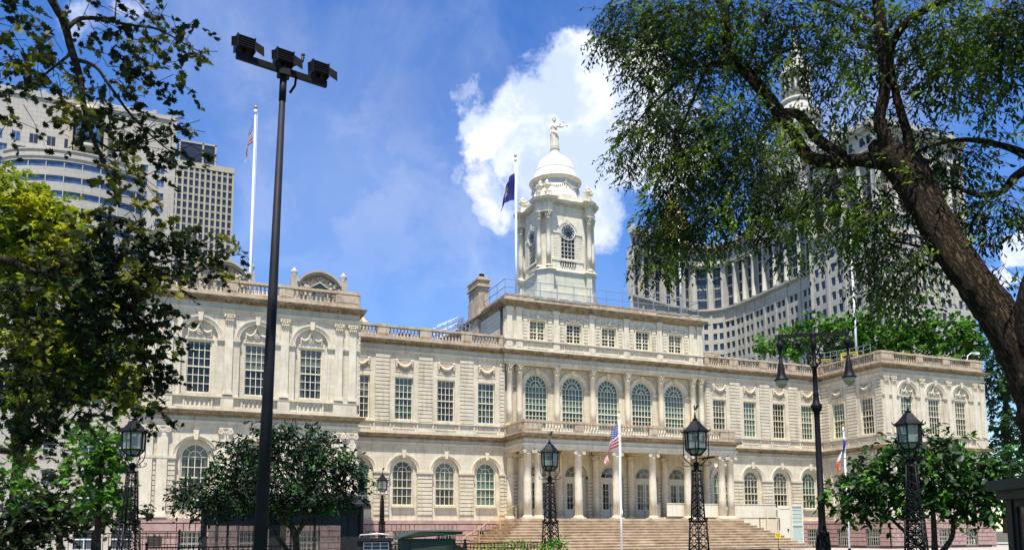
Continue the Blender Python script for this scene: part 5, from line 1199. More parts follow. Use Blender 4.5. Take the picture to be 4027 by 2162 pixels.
for f in (.08, .5, .90):
    p = ca+(cb_-ca)*f; q = thing('x', None, None, p-Vector(off)); q.parent = t; q.name = 'floodlight_head'; q.scale = (.88, .88, .88); q.rotation_euler = (0, 0, math.atan2(dd.y, dd.x)+R_(180))
    b = MB(); b.add([(-.15,-.10,.10),(.15,-.10,.10),(.15,.14,.12),(-.15,.14,.12),(-.15,-.06,.36),(.15,-.06,.36),(.15,.12,.33),(-.15,.12,.33)], [(3,2,1,0),(4,5,6,7),(0,1,5,4),(1,2,6,5),(2,3,7,6),(3,0,4,7)])
    for k in range(5): b.box(-.16, .16, -.11+.0*k, .15, .15+.045*k, .165+.045*k)
    b.box(-.17, -.15, -.1, .16, .08, .36); b.box(.15, .17, -.1, .16, .08, .36); b.beam((0,0,.0), (0,0,.12), .03); b.beam((-.17,.02,.05), (.17,.02,.05), .015); b.build('housing', M['iron'], q)
    b = MB(); b.add([(-.17,.14,.30),(-.17,.17,.10),(-.30,.24,.0),(-.30,.22,.2),(-.172,.142,.30),(-.172,.172,.10),(-.302,.242,.0),(-.302,.222,.2)], [(0,1,2,3),(7,6,5,4)]); b.build('barn_door', M['booth0'], q); b = MB(); b.add([(.17,.14,.30),(.17,.17,.10),(.30,.24,.0),(.30,.22,.2)], [(0,1,2,3)]); b.build('barn_door', M['booth0'], q)
b = MB(); b.sphere(cm+dd*.33+Vector((0,0,.40)), .035, 6); b.sphere(cm+dd*.12+Vector((0,0,.22)), .04, 6); b.build('camera_housing', M['bronze'], t, off=off)

# ------------------------------------------------------------------ park lamp far left
p = at(48, 1383, 34); t = thing('park_lamp', 'small black park lamp with square glass head under the left trees', 'lamp post', (p[0], p[1], 0)); b = MB(); b.lathe([(.14, 0), (.14, .3), (.09, .5), (.06, .8), (.05, 2.55), (.08, 2.6), (.05, 2.66)], (0,0), 10); b.build('post', M['iron'], t)
b = MB(); b.wedge(-.2, .2, -.2, .2, 3.05, 3.3, .15, .15); b.box(-.12, .12, -.12, .12, 2.62, 2.68)
for sx in (-1, 1):
    for sy in (-1, 1): b.beam((sx*.1, sy*.1, 2.66), (sx*.17, sy*.17, 3.05), .012)
b.build('lantern_frame', M['iron'], t); b = MB(); b.wedge(-.155, .155, -.155, .155, 2.68, 3.04, 0, 0); b.build('lantern_glass', M['globe'], t)
# ------------------------------------------------------------------ iron fences
def fence(p0, p1, h, label, step=.125, rp=.011, posts=2.4):
    p0 = Vector((p0[0], p0[1], 0)); p1 = Vector((p1[0], p1[1], 0)); t = thing('iron_fence', label, 'fence', p0, 0, 'low black iron fences'); L_ = (p1-p0).length; u = (p1-p0)/L_
    n = int(L_/step); pm = MB(); pm.beam((0,0,.08), (0,0,h+.02), rp, n=4)
    pk = MB()
    for i in range(n): q = u*(i+.5)*step; pk.beam(q+Vector((0,0,.08)), q+Vector((0,0,h-.02)), rp)
    o = pk.build('picket', M['iron'], t); 
    if n > 100: o['kind'] = 'stuff'
    r = MB(); r.beam((0,0,h), u*L_+Vector((0,0,h)), .018); r.beam((0,0,h-.13), u*L_+Vector((0,0,h-.13)), .012); r.beam((0,0,.15), u*L_+Vector((0,0,.15)), .014); r.build('rail', M['iron'], t)
    k = max(1, int(L_/posts)); f = None
    for i in range(k+1):
        q = u*(L_*i/k)
        if f is None: b = MB(); b.beam((0,0,0), (0,0,h+.06), .03); b.sphere((0,0,h+.1), .045, 6); f = b.build('post', M['iron'], t); o = f
        else: o = dup(f, t)
        o.location = q
    return t
fence((-20.1, -30.6), (-26.0, -31.7), 1.38, 'black iron fence between the green box and the lantern post before the steps')
fence((-28.2, -32.0), (-31.9, -32.8), 1.38, 'black iron fence in front of the dark guard booth')
fence((-32.7, -33.0), (-42, -34.6), 1.30, 'black iron fence running left from the left lantern post')
fence((-40, -19), (-31, -21), 1.75, 'taller black iron fence behind the left lantern post below the left wing', step=.2)
M['barrier'] = mat('barrier_metal', (.62, .63, .64), .4, metal=.4, var=.06)
p = at(-30, 1383, 17); p2 = at(178, 1383, 19)
t = thing('crowd_barrier', 'silver steel crowd barrier at the bottom left corner', 'barrier', (p[0], p[1], 0)); u = Vector((p2[0]-p[0], p2[1]-p[1], 0)); L_ = u.length; u /= L_; b = MB(); b.tube([(0,0,.2), (0,0,1.3), u*.1+Vector((0,0,1.38)), u*(L_-.1)+Vector((0,0,1.38)), u*L_+Vector((0,0,1.28)), u*L_+Vector((0,0,.2))], .024, 6); b.build('frame', M['barrier'], t)
b = MB()
for k in range(1, int(L_/.12)): b.beam(u*.12*k+Vector((0,0,.25)), u*.12*k+Vector((0,0,1.36)), .008)
b.beam((0,0,.25), u*L_+Vector((0,0,.25)), .02); b.build('bars', M['barrier'], t)
# ------------------------------------------------------------------ guard booth (left), utility box, panel trailer, right booth
M['booth'] = mat('black_booth_paint', (.012, .012, .013), .55, var=.3)
M['boothglass'] = clear_mat('booth_glass', (.10, .09, .08), .45)
p = at(512, 1383, 24.5); q = at(905, 1383, 24.0); c0 = Vector((p[0], p[1], 0)); u = Vector((q[0]-p[0], q[1]-p[1], 0)); L_ = u.length; rz = math.atan2(u.y, u.x)
t = thing('guard_booth', 'long black guard booth with windows and overhanging roof behind the small dark tree', 'booth', c0, rz); hb = 2.45; dpt = 1.8; b = MB()
b.box(-.25, L_+.28, -.3, dpt+.3, hb, hb+.10); b.wedge(-.25, L_+.28, -.3, dpt+.3, hb+.10, hb+.42, .5, .5); b.build('roof', M['booth'], t)
b = MB()
for i, x in enumerate((0, .62, 1.35, 1.9, 2.35, 3.0, L_-.35, L_)):
    wdt = (.10, .05, .05, .30, .05, .05, .05, .12)[i]; b.box(x-wdt*.5, x+wdt*.5, 0, .1, 0, hb); b.box(x-wdt*.4, x+wdt*.4, dpt-.1, dpt, 0, hb)
b.box(0, L_, 0, .1, 0, .62); b.box(0, L_, dpt-.1, dpt, 0, .6); b.box(0, L_, 0, .1, 1.95, hb); b.box(0, L_, dpt-.1, dpt, 1.95, hb); b.box(L_-.08, L_, 0, dpt, 0, .7); b.box(L_-.08, L_, .0, dpt, 1.9, hb); b.box(0, .08, 0, dpt, 0, .7)
b.box(L_-.55, L_-.0, 0, .12, .6, 1.95); b.box(1.95, 3.0, .3, 1.2, .6, 1.05); b.build('wall', M['booth'], t)
b = MB(); b.box(.1, L_-.1, .04, .06, .62, 1.95); b.build('pane', M['boothglass'], t)
M['boxgreen'] = mat('dark_green_box_paint', (.018, .030, .022), .55, col2=(.035, .05, .036), scale=3)
p = at(1012, 1383, 15); q = at(1162, 1383, 15.2); c0 = Vector((p[0], p[1], 0)); u = Vector((q[0]-p[0], q[1]-p[1], 0)); L_ = u.length
t = thing('utility_box', 'dark green metal utility box with slanted lid and chipped paint', 'utility box', c0, math.atan2(u.y, u.x)); b = MB(); b.box(.02, L_-.10, .1, .75, 0, 1.60); b.box(.16, L_-.16, .06, .1, .1, 1.56); b.build('cabinet', M['boxgreen'], t)
b = MB(); b.add([(-.06,.0,1.60),(L_,.0,1.68),(L_,.8,1.70),(-.06,.8,1.62),(-.02,-.02,1.63),(.3,-.02,1.735),(L_+.02,-.02,1.725),(L_+.02,.82,1.76),(.3,.82,1.76),(-.02,.82,1.66)], [(0,1,6,5,4),(4,5,8,9),(5,6,7,8),(1,2,7,6),(3,9,8,7,2),(0,4,9,3),(3,2,1,0)]); b.build('lid', M['boxgreen'], t)
b = MB(); b.add([(L_-.1,.1,1.5),(L_+.28,.1,1.30),(L_+.28,.7,1.30),(L_-.1,.7,1.5),(L_-.1,.1,1.46),(L_+.28,.1,1.26),(L_+.28,.7,1.26),(L_-.1,.7,1.46)], [(0,1,2,3),(7,6,5,4),(0,4,5,1),(1,5,6,2),(2,6,7,3)]); b.beam((L_-.35,.04,1.2), (L_-.25,.04,1.35), .012); b.build('side_flap', M['boxgreen'], t)
p = at(903, 1383, 22); q = at(985, 1383, 22); c0 = Vector((p[0], p[1], 0)); u = Vector((q[0]-p[0], q[1]-p[1], 0)); L_ = u.length
t = thing('sign_trailer', 'dark equipment trailer with a gridded blue grey panel and white handle', 'trailer', c0, math.atan2(u.y, u.x)); b = MB(); b.box(-.35, L_, .05, .6, 0, 1.55); b.box(-.05, L_+.05, .0, .7, 1.5, 1.58); b.build('body', M['booth'], t)
b = MB(); b.box(.12, L_-.08, -.01, .04, .9, 1.46); b.build('solar_panel', M['panelblue'] if 'panelblue' in M else M['solar'], t); b = MB()
for k in range(4): x = .12+(L_-.2)*k/3; b.beam((x, -.02, .9), (x, -.02, 1.46), .008)
for k in range(7): b.beam((.12, -.02, .92+.09*k), (L_-.08, -.02, .92+.09*k), .005)
b.build('panel_grid', M['grey'], t); b = MB(); b.tube([(.0, .3, 1.58), (.02, .3, 1.66), (.5, .3, 1.69), (.75, .3, 1.67), (.8, .3, 1.58)], .022, 6); b.build('handle', M['barrier'], t)
# right booth
p = at(2540, 1383, 10.5); q = at(2676, 1383, 9.6); c0 = Vector((p[0], p[1], 0)); u = Vector((q[0]-p[0], q[1]-p[1], 0)); L_ = u.length
M['boothgrey'] = mat('grey_booth_trim', (.03, .032, .028), .6, var=.15); M['shutter'] = mat('booth_inside', (.13, .12, .11), .5, col2=(.2, .19, .17), scale=2)
t = thing('notice_kiosk', 'dark framed glazed notice kiosk cut off by the right edge', 'kiosk', c0, math.atan2(u.y, u.x)); b = MB(); b.box(-.12, L_+.3, -.15, 1.0, 2.13, 2.24); b.box(-.05, L_+.3, -.08, 1.0, 2.03, 2.13); b.build('roof', M['boothgrey'], t)
b = MB(); b.box(-.02, .10, 0, .12, 0, 2.1); b.box(.10, .17, .02, .9, 0, 2.03); b.box(.34, .37, .02, .06, 0, 2.03); b.box(.17, L_+.3, 0, .08, 1.95, 2.03); b.box(.1, L_+.3, .0, .08, 0, .4); b.build('frame', M['booth'], t)
b = MB(); b.box(.17, L_+.3, .30, .34, .4, 2.0); b.build('board', M['shutter'], t); b = MB()
for k in range(9):
    z = .5+.17*k; b.tube([(.17, .28, z), (.30, .28, z-.02), (.5, .28, z+.015), (L_+.2, .28, z)], .008, 4)
for k in range(5): b.box(.2+.09*k, .26+.09*k, .27, .3, 1.85-.03*(k % 2), 1.87-.03*(k % 2))
b.build('wiring', M['booth'], t)
b = MB(); b.box(.17, L_+.3, .04, .05, .4, 1.95); b.build('pane', M['kioskglass'] if 'kioskglass' in M else M['boothglass'], t)
# ------------------------------------------------------------------ far buildings
M['muni'] = mat('grey_granite', (.40, .385, .33), .85, col2=(.56, .54, .46), scale=.12, streak=.25, ashlar=(3.0, .98, .45, .06))
M['muniband'] = mat('pale_terracotta', (.38, .365, .31), .85, col2=(.52, .50, .43), scale=.3)
M['farpane'] = mat('far_window_glass', (.015, .02, .035), .15, col2=(.05, .07, .10), scale=.35, spec=.5, randobj=.5)
M['rust'] = mat('red_window_frames', (.16, .06, .05), .6)
M['office'] = mat('white_precast', (.46, .43, .375), .8, var=.06, scale=.08, ashlar=(2.2, 1.3, .6, .07))
M['officepane'] = mat('blue_office_glass', (.03, .06, .13), .12, col2=(.10, .17, .30), scale=.4, spec=.6, randobj=.4)
M['fin'] = mat('tan_precast_fins', (.42, .38, .28), .8, var=.06, scale=.1)
M['spandrel'] = mat('tan_spandrels', (.30, .27, .20), .8, var=.1, scale=.1)
M['findark'] = mat('dark_curtain_wall', (.025, .03, .05), .3, var=.3, scale=.2, spec=.5)
M['slate'] = mat('mansard_stone', (.40, .34, .26), .9, col2=(.54, .47, .37), scale=.5, streak=.4)
def seg_frame(p0, p1):
    p0 = Vector(p0); p1 = Vector(p1); L_ = (p1-p0).length; u = (p1-p0)/L_; return ((p0.x, p0.y), (u.x, u.y), (u.y, -u.x)), L_
WINS = []      # (parent, frame, u, z, w, h, distance)
def win_rows(parent, F, us, zs, w_, h_, w=0, glass='farpane', mb=None):
    for z in zs:
        for u in us:
            x = F[0][0]+u*F[1][0]+w*F[2][0]; y = F[0][1]+u*F[1][1]+w*F[2][1]; WINS.append((parent.name, (x, y, z), math.atan2(F[1][1], F[1][0]), w_, h_, glass, math.hypot(x-CAM[0], y-CAM[1])))
def far_wall(mb, F, L_, z0, z1, us, zs, w_, h_, m=0, depth=.35):
    """wall with true window recesses, rows zs (sill heights), columns us"""
    mb.frame(*F); q = lambda a, c, e, f: mb.add([(a,0,e),(c,0,e),(c,0,f),(a,0,f)], [(0,1,2,3)], m)
    cur = z0
    for z in list(zs)+[None]:
        if z is None: q(0, L_, cur, z1); break
        if z > cur: q(0, L_, cur, z)
        x = 0
        for u in us:
            a, c = u-w_/2, u+w_/2; q(x, a, z, z+h_); x = c
            mb.add([(a,0,z),(a,0,z+h_),(a,-depth,z+h_),(a,-depth,z)], [(0,1,2,3)], m); mb.add([(c,0,z),(c,0,z+h_),(c,-depth,z+h_),(c,-depth,z)], [(3,2,1,0)], m)
            mb.add([(a,0,z+h_),(c,0,z+h_),(c,-depth,z+h_),(a,-depth,z+h_)], [(0,1,2,3)], m); mb.add([(a,0,z),(c,0,z),(c,-depth,z),(a,-depth,z)], [(3,2,1,0)], m)
        q(x, L_, z, z+h_); cur = z+h_
    mb.frame(None, None, None)

# --- the tall municipal block with colonnade and tiered tower
MUN = thing('office_tower', 'huge grey granite building with curved front and tiered tower behind the right trees', 'building', (150, 130, 0))
mo = (150, 130, 0); mw = MB(); mband = MB(); mcol = MB()
ZB, ZC, ZT = 82.5, 99.0, 106.5
PLAN = [(128, 200), (113, 181), (130, 186.5), (144.7, 189.7), (150.4, 186.8), (153.3, 183), (154.4, 178), (154.4, 168), (153, 150), (151.5, 136), (146, 131), (146, 122), (132, 116.5), (132, 92.5), (164, 92.5), (164, 130)]
rowsL = [z for z in np.arange(ZB-3.2-3.95*18, ZB-4, 3.95)]
H1 = 2.35
for i in range(len(PLAN)-1):
    F, L_ = seg_frame(PLAN[i], PLAN[i+1])
    n = max(1, int(round(L_/6.0))); us = []
    for k in range(n):
        c_ = L_*(k+.5)/n
        us += [c_-1.15, c_+1.15] if L_/n > 4.6 else [c_]
    rows_main = [z for z in rowsL if z > 8]; up = [ZB+.9+4.0*k for k in range(4)]; top = [ZC+2.2]
    far_wall(mw, F, L_, 0, ZB, us, rows_main, 1.45, H1); win_rows(MUN, F, us, rows_main, 1.45, H1, -.3)
    far_wall(mw, F, L_, ZC, ZT, us, top, 1.45, 2.4); win_rows(MUN, F, us, top, 1.45, 2.4, -.3)
    # attic band with medallions, then the colonnade zone set back
    if i == 0: mw.frame(*F); mw.box(0, L_, -1, -.4, ZB, ZC); mw.frame(None, None, None); continue
    mband.frame(*F); mband.box(-.2, L_+.2, -.5, .55, ZB-.9, ZB-.3); mband.box(-.2, L_+.2, -.5, .9, ZB-.3, ZB+.35); mband.box(-.1, L_+.1, -.4, .25, ZB-5.0, ZB-4.7)
    for k in range(int(L_/.9)): mband.box(.3+.9*k, .7+.9*k, .3, .75, ZB-.75, ZB-.3)
    mband.box(-.2, L_+.2, -.5, .4, ZC-.6, ZC+.2); mband.box(-.2, L_+.2, -.5, .9, ZC+.2, ZC+.6); mband.box(-.3, L_+.3, -.8, 1.6, ZT-.8, ZT); mband.box(-.3, L_+.3, -.8, 1.1, ZT-1.7, ZT-.8); mband.box(-.2, L_+.2, -.4, .2, ZT, ZT+1.0)
    for k in range(max(1, int(L_/3))): mband.box(1+3*k, 2+3*k, -.3, .5, ZT+.9, ZT+1.9)
    mcol.frame(*F); deep = 1.5
    m_edges = [0]+[L_*k/n for k in range(1, n)]+[L_]
    mband.box(0, L_, -deep-.3, -deep, ZB, ZC)
    for k in range(n):
        a, c_ = L_*k/n, L_*(k+1)/n
        if L_ > 7 and i in (6, 7, 8, 12, 4, 5, 9, 13):
            mcol.lathe([(.95, ZB+.3), (.95, ZB+1), (.75, ZB+1.3), (.62, ZC-2.2), (.9, ZC-.7)], ((a+c_)/2*0+a+.35, .0), 10) if 1 else None
        else: mcol.box(a, a+1.0, -deep, .05, ZB, ZC)
        mcol.box(a+.1, a+.95, -deep, -.3, ZB, ZC)
    mcol.box(L_-.9, L_, -deep, .02, ZB, ZC)
    # dark metal and glass between the columns
    fr = MB()
    win_rows(MUN, F, [L_*(k+.5)/n+.3 for k in range(n)], up, min(3.6, L_/n-1.6), 3.3, -deep+.05)
    mcol.frame(None, None, None); mband.frame(None, None, None)
# pilaster strips on the lower wall
for i in range(len(PLAN)-1):
    F, L_ = seg_frame(PLAN[i], PLAN[i+1]); n = max(1, int(round(L_/6.0))); mw.frame(*F)
    for k in range(n+1): u = L_*k/n; mw.box(u-.45, u+.45, -.3, .28, 0, ZB-.9)
    mw.frame(None, None, None)
mw.add([(p[0], p[1], ZT-.4) for p in PLAN]+[(175, 200, ZT-.4), (129, 201, ZT-.4)], [tuple(range(len(PLAN)+2))])
# interior darkness box so recesses never show sky
mw.build('wall', M['muni'], MUN, off=mo); mband.build('cornice', M['muniband'], MUN, off=mo); mcol.build('colonnade', M['muniband'], MUN, off=mo)
# central tower: stepped square base, two round colonnaded drums, lantern, figure
TCX, TCY = 163.0, 152.0; b = MB()
b.box(TCX-11, TCX+11, TCY-11, TCY+11, 100, 118); b.box(TCX-11.6, TCX+11.6, TCY-11.6, TCY+11.6, 117, 118.3)
b.box(TCX-8.5, TCX+8.5, TCY-8.5, TCY+8.5, 118, 129); b.box(TCX-9.2, TCX+9.2, TCY-9.2, TCY+9.2, 128, 129.5)
def drum(b, r, z0, z1, n):
    b.lathe([(r*.72, z0), (r*.72, z1)], (TCX, TCY), 28)
    b.lathe([(r*1.08, z0-.2), (r*1.08, z0+.9), (r, z0+1)], (TCX, TCY), 28); b.lathe([(r*1.0, z1-1.3), (r*1.02, z1-.4), (r*1.14, z1), (r*1.14, z1+.4), (r*.9, z1+.5)], (TCX, TCY), 28)
    for k in range(n): t_ = 2*PI*k/n; b.lathe([(r*.085, z0+1), (r*.075, z1-1.3)], (TCX+r*.93*math.cos(t_), TCY+r*.93*math.sin(t_)), 8)
drum(b, 7.2, 129.5, 141, 20); b.lathe([(7.4, 141.3), (7.4, 142.6), (6.6, 142.7)], (TCX, TCY), 24)
for k in range(12): t_ = 2*PI*k/12; b.lathe([(.35, 142.5), (.35, 144.2), (.5, 144.4), (.1, 145.2)], (TCX+6.9*math.cos(t_), TCY+6.9*math.sin(t_)), 6)
for sx in (-1, 1):
    for sy in (-1, 1): b.lathe([(1.6, 129), (1.6, 134.5), (1.9, 134.8), (1.3, 136), (.5, 137.6), (.4, 139), (.05, 140)], (TCX+8*sx, TCY+8*sy), 10)
b.lathe([(6.2, 142.5), (5.6, 144), (4.9, 147.5)], (TCX, TCY), 24); drum(b, 5.0, 147.5, 157.5, 16)
b.lathe([(5.3, 157.9), (5.3, 158.8), (4.4, 159), (3.8, 161.3), (2.8, 163.2), (2.6, 165.2), (2.9, 165.5), (1.8, 166.3), (1.4, 168.5), (.7, 170)], (TCX, TCY), 16)
for k in range(10): t_ = 2*PI*k/10; b.lathe([(.22, 158.6), (.22, 160.0), (.3, 160.2), (.05, 160.8)], (TCX+4.9*math.cos(t_), TCY+4.9*math.sin(t_)), 6)
b.build('tower', M['muniband'], MUN, off=mo)
b = MB(); b.lathe([(.8, 170), (.7, 171), (.55, 172.5), (.75, 174), (.6, 175), (.25, 175.4), (.4, 175.9), (.35, 176.4), (.05, 176.8)], (TCX, TCY), 10); b.tube([(TCX, TCY, 174.7), (TCX-1.0, TCY+.5, 175.8), (TCX-1.2, TCY+.6, 177)], [.22, .15, .1], 5); b.sphere((TCX-1.2, TCY+.6, 177.1), .3, 5); b.build('gilded_figure', M['gold'], MUN, off=mo)
M['copper'] = mat('green_copper', (.20, .45, .36), .7, var=.15)
b = MB(); b.sphere((133.2, 93.5, 109.3), .9, 8); b.lathe([(.5, 106.4), (.3, 108.5)], (133.2, 93.5), 8); b.build('copper_ball', M['copper'], MUN, off=mo)

# --- white office block at the left with bowed bay and glazed stair drum
OFF = thing('office_block', 'white office block with bowed bay, ribbon windows and round glazed stair drum at the left', 'building', (-57, 195, 0)); oo = (-57, 195, 0)
b = MB(); F, L_ = seg_frame((-92, 191), (-33.5, 191)); us = [L_-3.6-4.35*k for k in range(13)][::-1]
zs = [z for z in np.arange(121.6-17-3.9*22, 121.6-15, 3.9)]
far_wall(b, F, L_, 0, 121.6, us, zs, 1.9, 2.1, depth=.3); win_rows(OFF, F, us, zs, 1.9, 2.1, -.25, 'officepane')
F2, L2 = seg_frame((-92, 191), (-60, 191)); us2 = []
F3, L3 = seg_frame((-33.5, 191), (-33.5, 225)); far_wall(b, F3, L3, 0, 121.6, [], [], 1, 1)
b.add([(-92,191,121.6),(-33.5,191,121.6),(-33.5,225,121.6),(-92,225,121.6)], [(0,1,2,3)]); b.box(-90, -35, 190.6, 191.2, 121.2, 122.4); b.box(-82, -40, 196, 215, 121.6, 125.5)
for k in range(14): b.box(-88+4*k, -87+4*k, 191.5, 192.2, 122.4, 123.9)
b.box(-34.6, -33.3, 190.5, 192, 0, 122.6); b.box(-38.6, -33.4, 190.75, 191, 70, 79)
us3 = [12+4.3*k for k in range(4)]; win_rows(OFF, F, [6+4.2*k for k in range(7)], [108], 2.0, 2.6, .03, 'findark2')
b.build('wall', M['office'], OFF, off=oo)
# bowed bay: ribbons of glass between white spandrels
bw = MB(); gl = MB(); bc = [(-76+35*t, 191-6.5*math.sin(PI*t)**.7) for t in [i/16 for i in range(17)]]
def ribbon(mb, pl, z0, z1, off_=0):
    mb.sweep([(off_, z0), (off_, z1)], pl)
for k in range(9):
    z0 = 64.1+4.15*k
    bw.sweep([(-.5, z0), (.0, z0), (.0, z0+2.35), (-.5, z0+2.35)], bc); gl.sweep([(-.35, z0+2.35), (-.35, z0+4.15)], bc)
bw.sweep([(-.5, 101.4), (.0, 101.4), (.0, 102.3), (.25, 102.4), (.25, 102.8), (0, 102.9), (0, 104.2), (.25, 104.3), (.25, 104.7), (-1.2, 104.7)], bc); bw.add([(x, y, 104.6) for x, y in bc], [tuple(range(17))]); bw.sweep([(-.5, 0), (0, 0), (0, 64.2), (-.5, 64.2)], bc)
for x, y in bc[1::2]: bw.box(x-.12, x+.12, y-.03, y+.5, 66, 101)
bw.build('bowed_bay', M['office'], OFF, off=oo); gl.build('ribbon_glazing', M['officepane'], OFF, off=oo)
b = MB(); b.lathe([(3.7, 106), (3.7, 107.4), (3.4, 107.6)], (-55.6, 187.8), 24); b.lathe([(3.4, 114.8), (3.75, 115), (3.75, 118.4), (3.2, 118.7)], (-55.6, 187.8), 24)
for k in range(24): t_ = 2*PI*k/24; b.box(-55.6+3.78*math.cos(t_)-.12, -55.6+3.78*math.cos(t_)+.12, 187.8+3.78*math.sin(t_)-.12, 187.8+3.78*math.sin(t_)+.12, 115.6, 117.6)
b.box(-60.4, -59.4, 186.5, 191, 104, 118); b.box(-51.8, -50.8, 186.5, 191, 104, 118); b.build('stair_drum', M['drumstone'] if 'drumstone' in M else M['fin'], OFF, off=oo)
b = MB(); b.lathe([(3.3, 107.5), (3.3, 114.9)], (-55.6, 187.8), 24); b.build('stair_glazing', M['officepane'], OFF, off=oo)
# --- narrow tower with tan fins behind
FIN = thing('finned_tower', 'tall narrow tower with dark windows between tan vertical fins behind the white office block', 'building', (-20, 380, 0)); fo = (-20, 380, 0)
b = MB(); b.box(-40, -7, 365.6, 400, 0, 186); b.build('wall', M['findark'], FIN, off=fo); b = MB()
for k in range(13): x = -38.9+2.63*k; b.box(x-.46, x+.46, 365.1, 365.7, 0, 184)
b.box(-40.2, -6.8, 364.9, 365.8, 183.4, 186.3); b.build('fin', M['fin'], FIN, off=fo)
b = MB()
for z in np.arange(60, 184, 3.9): b.box(-40, -7, 365.35, 365.65, z, z+1.1)
b.build('spandrel', M['spandrel'], FIN, off=fo)
b = MB(); b.box(-33, -16, 370, 385, 186, 198.5); b.build('penthouse', M['findark'], FIN, off=fo); b = MB()
for x in (-16, -22, -33): b.box(x-.4, x+.4, 369.7, 370.5, 186, 199)
b.box(-33.4, -15.6, 369.7, 370.2, 198.3, 199.2); b.build('penthouse_frame', M['fin'], FIN, off=fo)
# --- gold pyramid roofed tower behind the leaves
GT = thing('courthouse_tower', 'distant stone tower with gilded pyramid roof glimpsed through the hanging branches', 'building', (196, 277, 0)); b = MB(); b.box(-10, 10, -10, 10, 0, 140); b.box(-10.6, 10.6, -10.6, 10.6, 138.6, 141); b.build('shaft', M['muniband'], GT); b = MB(); b.lathe([(13.5, 141), (9.5, 152), (2.0, 168), (1.2, 170), (.1, 172.5)], (0,0), 4, smooth=False, ph=.5); b.build('pyramid_roof', M['gold'], GT)
# --- courthouse behind with sculpted dormers
CH = thing('courthouse', 'ornate stone courthouse behind the left wing, only its sculpted roof dormers showing', 'building', (-20, 112, 0)); co = (-20, 112, 0)
b = MB(); b.box(-36, 6, 112, 140, 0, 46); b.build('wall', M['slate'], CH, off=co)
b = MB(); b.add([(-36,112,46),(6,112,46),(6,140,46),(-36,140,46),(-33,118,52),(3,118,52),(3,134,52),(-33,134,52)], [(0,1,5,4),(1,2,6,5),(2,3,7,6),(3,0,4,7),(4,5,6,7)]); b.build('mansard_roof', M['copper'] if 0 else M['slate'], CH, off=co)
for cx_, nm in ((-4.6, 0), (-23.0, 1)):
    b = MB(); y0 = 110.0; b.box(cx_-5.4, cx_+5.4, y0, y0+7, 46, 52.7); b.box(cx_-5.7, cx_-4.2, y0-.3, y0+1.5, 46, 53.4); b.box(cx_+4.2, cx_+5.7, y0-.3, y0+1.5, 46, 53.4)
    b.vprism([(cx_+4.9*math.cos(t_), 49.9+4.9*math.sin(t_)) for t_ in [PI-.5-(PI-1.0)*i/14 for i in range(15)]], y0+.6, y0+6)
    b.ring(cx_, 49.9, 4.35, 4.75, y0-.5, y0+1, .52, PI-.52, n=18); b.ring(cx_, 49.9, 4.72, 5.1, y0-.9, y0+1, .5, PI-.5, n=18)
    b.vprism([(cx_-2.3, 51.2), (cx_, 52.8), (cx_+2.3, 51.2), (cx_+2.0, 51.2), (cx_, 52.4), (cx_-2.0, 51.2)], y0-.8, y0+.6); b.box(cx_-2.0, cx_-1.5, y0-.6, y0, 48.5, 51.2); b.box(cx_+1.5, cx_+2.0, y0-.6, y0, 48.5, 51.2)
    rr = random.Random(4+nm)
    for k in range(60):
        a_ = rr.choice((-1, 1))*rr.uniform(2.1, 4.3); b.sphere((cx_+a_, y0-.15, 49.5+rr.random()*3.2), rr.uniform(.25, .5), 4)
    for k in range(26): a_ = rr.uniform(-2.8, 2.8); b.sphere((cx_+a_, y0+.35, 52.7+rr.random()*1.3*(1-abs(a_)/3.2)), rr.uniform(.22, .42), 4)
    for sg in (-1, 1): b.lathe([(.5, 53.4), (.25, 53.7), (.75, 54.4), (.6, 54.9), (.35, 55.1), (.1, 55.5)], (cx_+5.0*sg, y0+.6), 8)
    d_ = b.build('dormer', M['slate'], CH, off=co); g = MB(); g.box(cx_-1.2, cx_+1.2, y0-.25, y0-.02, 48.6, 51.0); g.ring(cx_, 51.0, .01, 1.2, y0-.25, y0-.02, n=10); q_ = g.build('window', M['tealfar'] if 'tealfar' in M else M['teal'], d_, off=co)
M['white2'] = mat('whitewashed_stone', (.50, .46, .40), .85, var=.1, scale=1, ashlar=(1.4, .45, .4, .02))
# --- pale building at the lower left behind the trees
PB = thing('pale_town_building', 'pale stone building with white sash windows behind the left trees', 'building', (-50, 22, 0)); po = (-50, 22, 0)
b = MB(); F, L_ = seg_frame((-75, 20), (-39.4, 20)); us = [1.5+3.05*k for k in range(12)]; us = [L_-1.1-2.1*k for k in range(15)][::-1]; zs = [1.2, 3.35, 5.75, 8.1, 10.5, 12.9]
far_wall(b, F, L_, 0, 15, us, zs, .75, 1.15, depth=.2); win_rows(PB, F, us, zs, .75, 1.15, -.15, 'sash')
F, L_ = seg_frame((-39.4, 18.5), (-34.0, 18.5)); us = [1.9, 4.6]; zs = [.6, 3.9, 8.0, 12]; far_wall(b, F, L_, 0, 15, us, zs, 1.5, 1.5, depth=.3); win_rows(PB, F, us, zs, 1.5, 1.5, -.2, 'sash')
b.box(-39.6, -39.2, 18.45, 20, 0, 15); b.box(-39.5, -34, 18.6, 30, 14.8, 15.4); b.box(-75, -39, 19.8, 30, 14.8, 15.2)
for z in (2.9, 7.4): b.box(-39.5, -34, 18.38, 18.5, z, z+.16)
for u in [L_ for L_ in []]: pass
for z in [2.35, 4.5, 6.9, 9.25]:
    for k in range(15): x = -39.4-1.1-2.1*k; b.box(x-.5, x+.5, 19.88, 20, z+.04, z+.14)
b.build('wall', M['white2'], PB, off=po)
